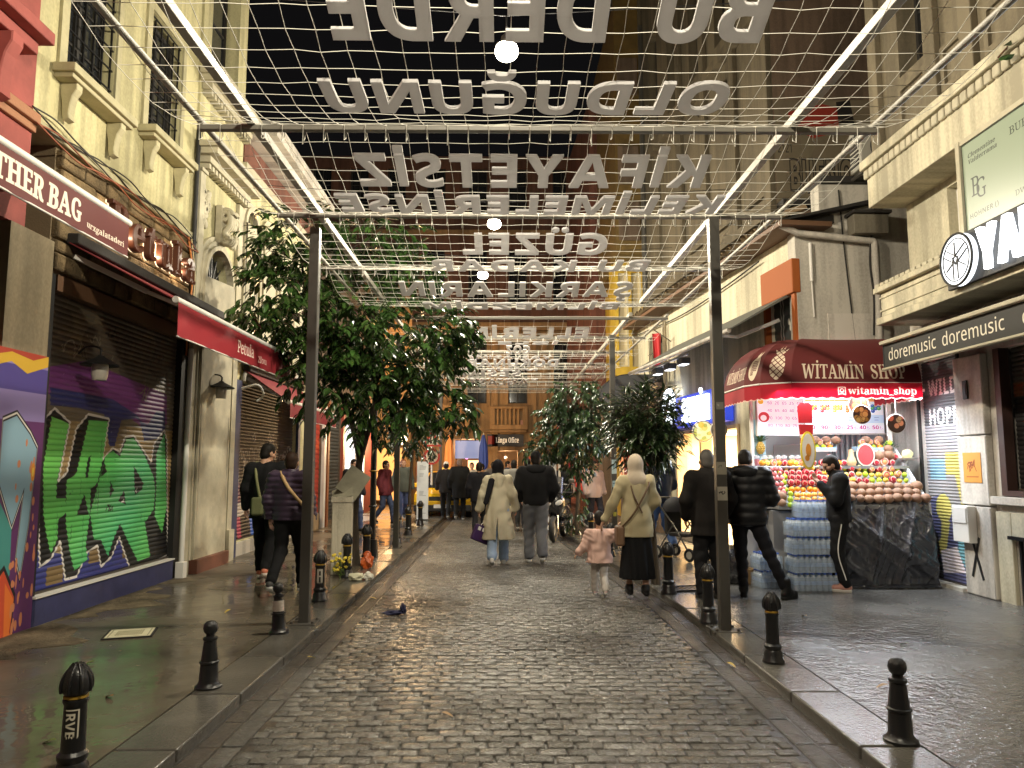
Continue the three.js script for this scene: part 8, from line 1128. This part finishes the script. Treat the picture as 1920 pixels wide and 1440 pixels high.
{ const g = thing('shoulder_bag', 'khaki bag on a strap across the back of the man in black', 'bag', [-3.25, 0.12, -10.4], away + 0.05); M('strap', [tube([V(0.14, 1.55, 0.1), V(0.15, 1.56, -0.02), V(0.1, 1.35, -0.17), V(0.03, 1.05, -0.19)], 0.02, 18, 6), tube([V(0.03, 1.1, -0.19), V(-0.15, 1.1, -0.19), V(-0.24, 1.2, -0.08)], 0.014, 14, 6)], mat(0.22, 0.22, 0.1, 0.8), g); M('pouch', rb(-0.02, 0.14, 0.86, 1.1, -0.27, -0.18, 0.03), mat(0.13, 0.14, 0.06, 0.8, { bump: fineB }), g); }
{ const g = thing('shoulder_strap', 'tan bag strap across the back of the woman in purple', 'strap', [-2.62, 0.12, -9.3], away - 0.15); M('strap', [tube([V(0.12, 1.42, 0.06), V(0.1, 1.44, -0.06), V(-0.06, 1.26, -0.19), V(-0.23, 1.05, -0.14), V(-0.27, 0.95, 0.02)], 0.022, 22, 5).scale(1, 1, 1)], mat(0.4, 0.26, 0.12, 0.7), g); M('pouch', rb(-0.33, -0.26, 0.72, 0.95, -0.1, 0.14, 0.03), mat(0.3, 0.19, 0.09, 0.6), g); }
// couple in the middle of the street
person({ label: 'woman in cream coat and black headscarf walking up the middle of the street', at: [-0.09, 0.045, -12.3], turn: away, h: 1.67, w: 0.94, legs: WALK(-1), arms: [{ e: [0.27, 1.16, -0.02], w: [0.31, 0.93, 0.06] }, { e: [-0.26, 1.17, -0.06], w: [-0.3, 0.95, 0.06] }], scarf: { c: [0.012, 0.011, 0.014], tail: [cap([0.06, -0.16, -0.1], [0.15, -0.32, -0.2], 0.055, 0.03)] }, top: { name: 'coat', c: [0.56, 0.5, 0.36], hem: 0.43, e: 0.024, flare: 0.24, pleat: true, wr: 1.6, hood: true, cuff: 0.06, split: true }, legsC: { c: [0.3, 0.4, 0.56], e: 0.026, cuff: 0.06 }, shoes: [[0.7, 0.68, 0.62], [0.5, 0.48, 0.45]] });
{ const g = thing('scarf_tail', 'black end of the headscarf hanging down the cream coat', 'scarf', [-0.09, 0, -12.3], away); M('cloth', shell([cap([0.1, 1.4, -0.16], [0.19, 1.05, -0.2], 0.045, 0.035, 1.2, 0.5)], { h: 0.012 }), clothM([0.012, 0.011, 0.014]), g);
  const p = thing('shopping_bag', 'purple shopping bag with white letters in the hand of the woman in cream', 'bag', [-0.4, 0.42, -12.25], away + 0.4); p.rotation.z = 0.4; M('bag', rb(-0.15, 0.15, 0, 0.26, -0.05, 0.05, 0.02), mat(0.045, 0.012, 0.09, 0.5, { bump: coarseB, bs: 0.01 }), p); M('print', mg([0, 1, 2].map((i) => bx(-0.1 + i * 0.08, -0.05 + i * 0.08, 0.17, 0.23, -0.054, -0.05))), X.white, p); M('handle', [new THREE.TorusGeometry(0.06, 0.008, 5, 14, Math.PI).translate(0, 0.26, 0)], X.white, p); }
person({ label: 'man in black hooded top and grey joggers walking up the middle of the street', at: [0.54, 0.045, -12.55], turn: away, h: 1.82, w: 1.16, legs: WALK(1), beanie: [0.02, 0.02, 0.021], hair: { c: [0.015, 0.012, 0.01] }, arms: [{ e: [0.3, 1.16, 0.0], w: [0.24, 0.99, 0.14] }, { e: [-0.3, 1.16, 0.0], w: [-0.24, 0.99, 0.14] }], top: { name: 'hooded_top', c: [0.011, 0.011, 0.012], hem: 0.9, e: 0.042, hoodPart: true, waistband: true }, legsC: { c: [0.15, 0.155, 0.17], e: 0.034, cuff: 0.05 }, shoes: [[0.03, 0.03, 0.03], [0.62, 0.62, 0.6]] });
// mother and child
person({ label: 'woman in beige jacket, pale headscarf and long black skirt holding the child', at: [1.62, 0.1, -9.2], turn: away, h: 1.66, w: 0.92, legs: [{ k: [0.09, 0.5, 0.06], a: [0.09, 0.1, 0.06] }, { k: [-0.09, 0.5, 0.0], a: [-0.09, 0.11, -0.08] }], arms: [{ e: [0.3, 1.14, -0.02], w: [0.4, 0.94, 0.04] }, { e: [-0.25, 1.16, 0.02], w: [-0.18, 1.0, 0.16] }], scarf: { c: [0.5, 0.42, 0.32], tail: [ell([0, -0.2, -0.07], [0.15, 0.1, 0.08])] }, top: { name: 'jacket', c: [0.42, 0.36, 0.22], hem: 0.72, e: 0.022, flare: 0.18, wr: 1.4 }, skirt: { c: [0.01, 0.01, 0.011], hem: 0.2, flare: 0.2 }, shoes: [[0.02, 0.02, 0.02], [0.03, 0.03, 0.03]] });
{ const g = thing('shoulder_bag', 'brown bag on a crossed strap on the woman in beige', 'bag', [1.64, 0.1, -9.2], away); M('strap', [tube([V(-0.13, 1.36, -0.04), V(-0.1, 1.3, -0.18), V(0.08, 0.98, -0.2), V(0.22, 0.8, -0.1)], 0.012, 20, 6), tube([V(0.1, 1.36, -0.04), V(0.08, 1.2, -0.19), V(-0.02, 0.98, -0.2)], 0.01, 14, 6)], mat(0.12, 0.07, 0.035, 0.6), g); M('bag', rb(0.18, 0.28, 0.58, 0.82, -0.13, 0.1, 0.03), mat(0.16, 0.09, 0.05, 0.5), g); }
person({ label: 'small child in a fluffy pink coat holding a hand at the right kerb', at: [1.2, 0.045, -9.45], turn: away, h: 0.92, w: 1.3, legs: WALK(1), head: [0, 0.14, 0], headS: 1.5, arms: [{ e: [0.34, 1.14, 0.0], w: [0.5, 0.98, 0.02] }, { e: [-0.3, 1.36, 0.0], w: [-0.42, 1.58, 0.0] }], hair: { c: [0.014, 0.011, 0.01] }, top: { name: 'coat', c: [0.6, 0.4, 0.34], hem: 0.76, e: 0.075, flare: 0.27, hood: true, wr: 2.4 }, legsC: { c: [0.5, 0.46, 0.42], e: 0.03, cuff: 0.05 }, shoes: [[0.7, 0.5, 0.48], [0.8, 0.76, 0.72]] });
// right pavement
person({ label: 'man in navy sweater and blue jeans pushing a pushchair on the right pavement', at: [2.78, 0.1, -13.3], turn: away + 0.3, h: 1.78, w: 1.1, legs: WALK(1), hair: { c: [0.03, 0.022, 0.016] }, look: -0.3, nod: 0.2, arms: [{ e: [0.27, 1.16, 0.04], w: [0.24, 1.04, 0.26] }, { e: [-0.27, 1.16, 0.04], w: [-0.24, 1.04, 0.26] }], top: { c: [0.02, 0.03, 0.06], hem: 0.86, e: 0.03 }, legsC: { c: [0.06, 0.12, 0.3], e: 0.022 }, shoes: [[0.05, 0.05, 0.05]] });
person({ label: 'grey haired man in dark coat behind the right pergola post', at: [2.42, 0.1, -8.9], turn: away + 0.1, h: 1.72, w: 1.1, hair: { c: [0.11, 0.1, 0.09] }, skin: 0, arms: [{ e: [0.28, 1.16, -0.02], w: [0.24, 0.94, 0.12] }, { e: [-0.28, 1.16, -0.02], w: [-0.24, 0.94, 0.12] }], top: { name: 'coat', c: [0.014, 0.012, 0.011], hem: 0.74, e: 0.034, collar: true }, legsC: { c: [0.012, 0.012, 0.013], e: 0.024 }, shoes: [[0.02, 0.02, 0.02], [0.03, 0.03, 0.03]] });
person({ label: 'man in black padded jacket standing wide legged before the fruit stall', at: [2.92, 0.1, -9.05], turn: away - 0.35, h: 1.74, w: 1.14, nod: 0.55, head: [0, -0.02, 0.05], hair: { c: [0.015, 0.012, 0.01] }, legs: [{ k: [0.08, 0.5, 0.02], a: [0.06, 0.1, -0.03] }, { k: [-0.24, 0.51, 0.0], a: [-0.42, 0.1, -0.06], t: [-0.09, -0.045, 0.1] }], boots: true, arms: [{ e: [0.28, 1.16, 0.02], w: [0.14, 1.08, 0.24] }, { e: [-0.29, 1.16, 0.02], w: [-0.16, 1.1, 0.24] }], top: { c: [0.012, 0.012, 0.013], hem: 0.84, e: 0.05, quilt: 0.11, r: 0.4, hoodPart: true, waistband: true }, legsC: { c: [0.011, 0.011, 0.014], e: 0.014, len: 0.9 }, shoes: [[0.012, 0.012, 0.012], [0.02, 0.02, 0.02]] });
person({ label: 'bearded man in black tracksuit eating beside the stall, seen from the side', at: [4.2, 0.1, -9.42], turn: -Math.PI / 2 - 0.3, h: 1.68, w: 1.1, nod: 0.42, look: 0.15, head: [0, -0.02, 0.05], skin: 1, beard: true, hair: { c: [0.018, 0.013, 0.01] }, legs: [{ k: [0.09, 0.5, 0.05], a: [0.1, 0.1, -0.03] }, { k: [-0.09, 0.5, 0.07], a: [-0.1, 0.1, 0.08] }], arms: [{ e: [0.26, 1.16, 0.06], w: [0.14, 1.36, 0.22], roll: 1.2 }, { e: [-0.26, 1.15, -0.04], w: [-0.2, 1.0, 0.16] }], top: { c: [0.01, 0.01, 0.011], hem: 0.88, e: 0.034, collar: true, waistband: true }, legsC: { c: [0.011, 0.011, 0.012], e: 0.026, stripe: true }, shoes: [[0.6, 0.3, 0.24], [0.7, 0.66, 0.6]] });
// farther walkers
const farP = (label, x, d, h, top, legsC, o = {}) => person({ label, at: [x, x < -2.2 || x > 1.9 ? 0.1 : 0.045, -d], turn: o.turn ?? away, h, far: true, legs: o.legs || WALK(d % 1 > 0.5 ? 1 : -1), hair: { c: [0.014, 0.011, 0.009], ...(o.hair || {}) }, top: { c: top, hem: 0.8, e: 0.035, ...(o.top || {}) }, legsC: { c: legsC }, shoes: [[0.03, 0.03, 0.03]], ...o.more });
farP('person in dark clothes and white cap before the yellow taxi', -1.72, 22.6, 1.7, [0.02, 0.018, 0.018], [0.012, 0.012, 0.012], { more: { beanie: [0.72, 0.68, 0.6] } });
farP('man in long black coat walking before the yellow taxi', -1.3, 22.4, 1.78, [0.01, 0.01, 0.01], [0.01, 0.01, 0.01], { top: { hem: 0.62, e: 0.05 }, hair: { c: [0.16, 0.1, 0.07] } });
farP('person in white jacket by the far crossing', -1.05, 25, 1.68, [0.6, 0.55, 0.44], [0.03, 0.03, 0.03], { turn: 0 });
farP('stooping person in dark clothes just behind the woman in cream', -0.56, 17.4, 1.66, [0.014, 0.014, 0.018], [0.012, 0.012, 0.014]);
farP('man in grey hooded coat ahead of the couple', 0.26, 18.6, 1.72, [0.2, 0.19, 0.17], [0.02, 0.02, 0.02], { top: { hem: 0.62, e: 0.05, hood: true } });
farP('man in dark jacket partly hidden by the man in joggers', 0.58, 18.2, 1.76, [0.018, 0.018, 0.022], [0.02, 0.02, 0.025]);
farP('person in grey coat near the far office sign', -0.35, 25.5, 1.7, [0.1, 0.09, 0.085], [0.03, 0.03, 0.03], { top: { hem: 0.6, e: 0.05 } });
farP('red haired woman with orange scarf facing us on the left pavement', -2.85, 21.4, 1.72, [0.09, 0.1, 0.085], [0.05, 0.07, 0.16], { turn: 0.3, hair: { c: [0.24, 0.07, 0.02], long: 0.2 } });
farP('person in maroon jacket on the left pavement under the tree', -3.1, 19.8, 1.66, [0.12, 0.02, 0.03], [0.05, 0.07, 0.14], { turn: 1.2 });
farP('person in dark jacket and jeans by the bright left shop', -3.5, 17.6, 1.68, [0.02, 0.02, 0.024], [0.05, 0.07, 0.15], { turn: 0.8 });
farP('person in black beside the parked scooter', 1.5, 19.4, 1.66, [0.012, 0.012, 0.012], [0.012, 0.012, 0.014], { top: { hem: 0.6, e: 0.06 } });
farP('woman in pale striped top under the right hand tree', 2.25, 18.6, 1.64, [0.5, 0.4, 0.38], [0.03, 0.03, 0.04], { turn: 0.4 });
farP('woman with pale bag in a brown coat at the far crossing', -0.75, 27, 1.64, [0.16, 0.1, 0.06], [0.02, 0.02, 0.025], { top: { hem: 0.6, e: 0.05 } });
farP('man in dark blue jacket crossing by the far office', 0.15, 27.5, 1.74, [0.03, 0.04, 0.08], [0.02, 0.02, 0.02], { turn: 1.5 });
farP('person in black coat left of the road sign', -2.62, 26, 1.7, [0.02, 0.018, 0.018], [0.02, 0.02, 0.02], { turn: -1.4 });
farP('person in dark red jacket near the far parasols', -0.95, 28.2, 1.66, [0.14, 0.03, 0.03], [0.03, 0.03, 0.04], { turn: 0.4 });
{ const g = thing('shopping_bag', 'yellow shopping bag hanging by the person in white jacket', 'bag', [-1.22, 0.62, -24.9]); M('bag', rb(-0.12, 0.12, 0, 0.42, -0.05, 0.05, 0.02), mat(0.7, 0.42, 0.02, 0.5), g); M('handle', [new THREE.TorusGeometry(0.06, 0.01, 5, 12, Math.PI).translate(0, 0.42, 0)], X.white, g); }
renderer.render(scene, camera);
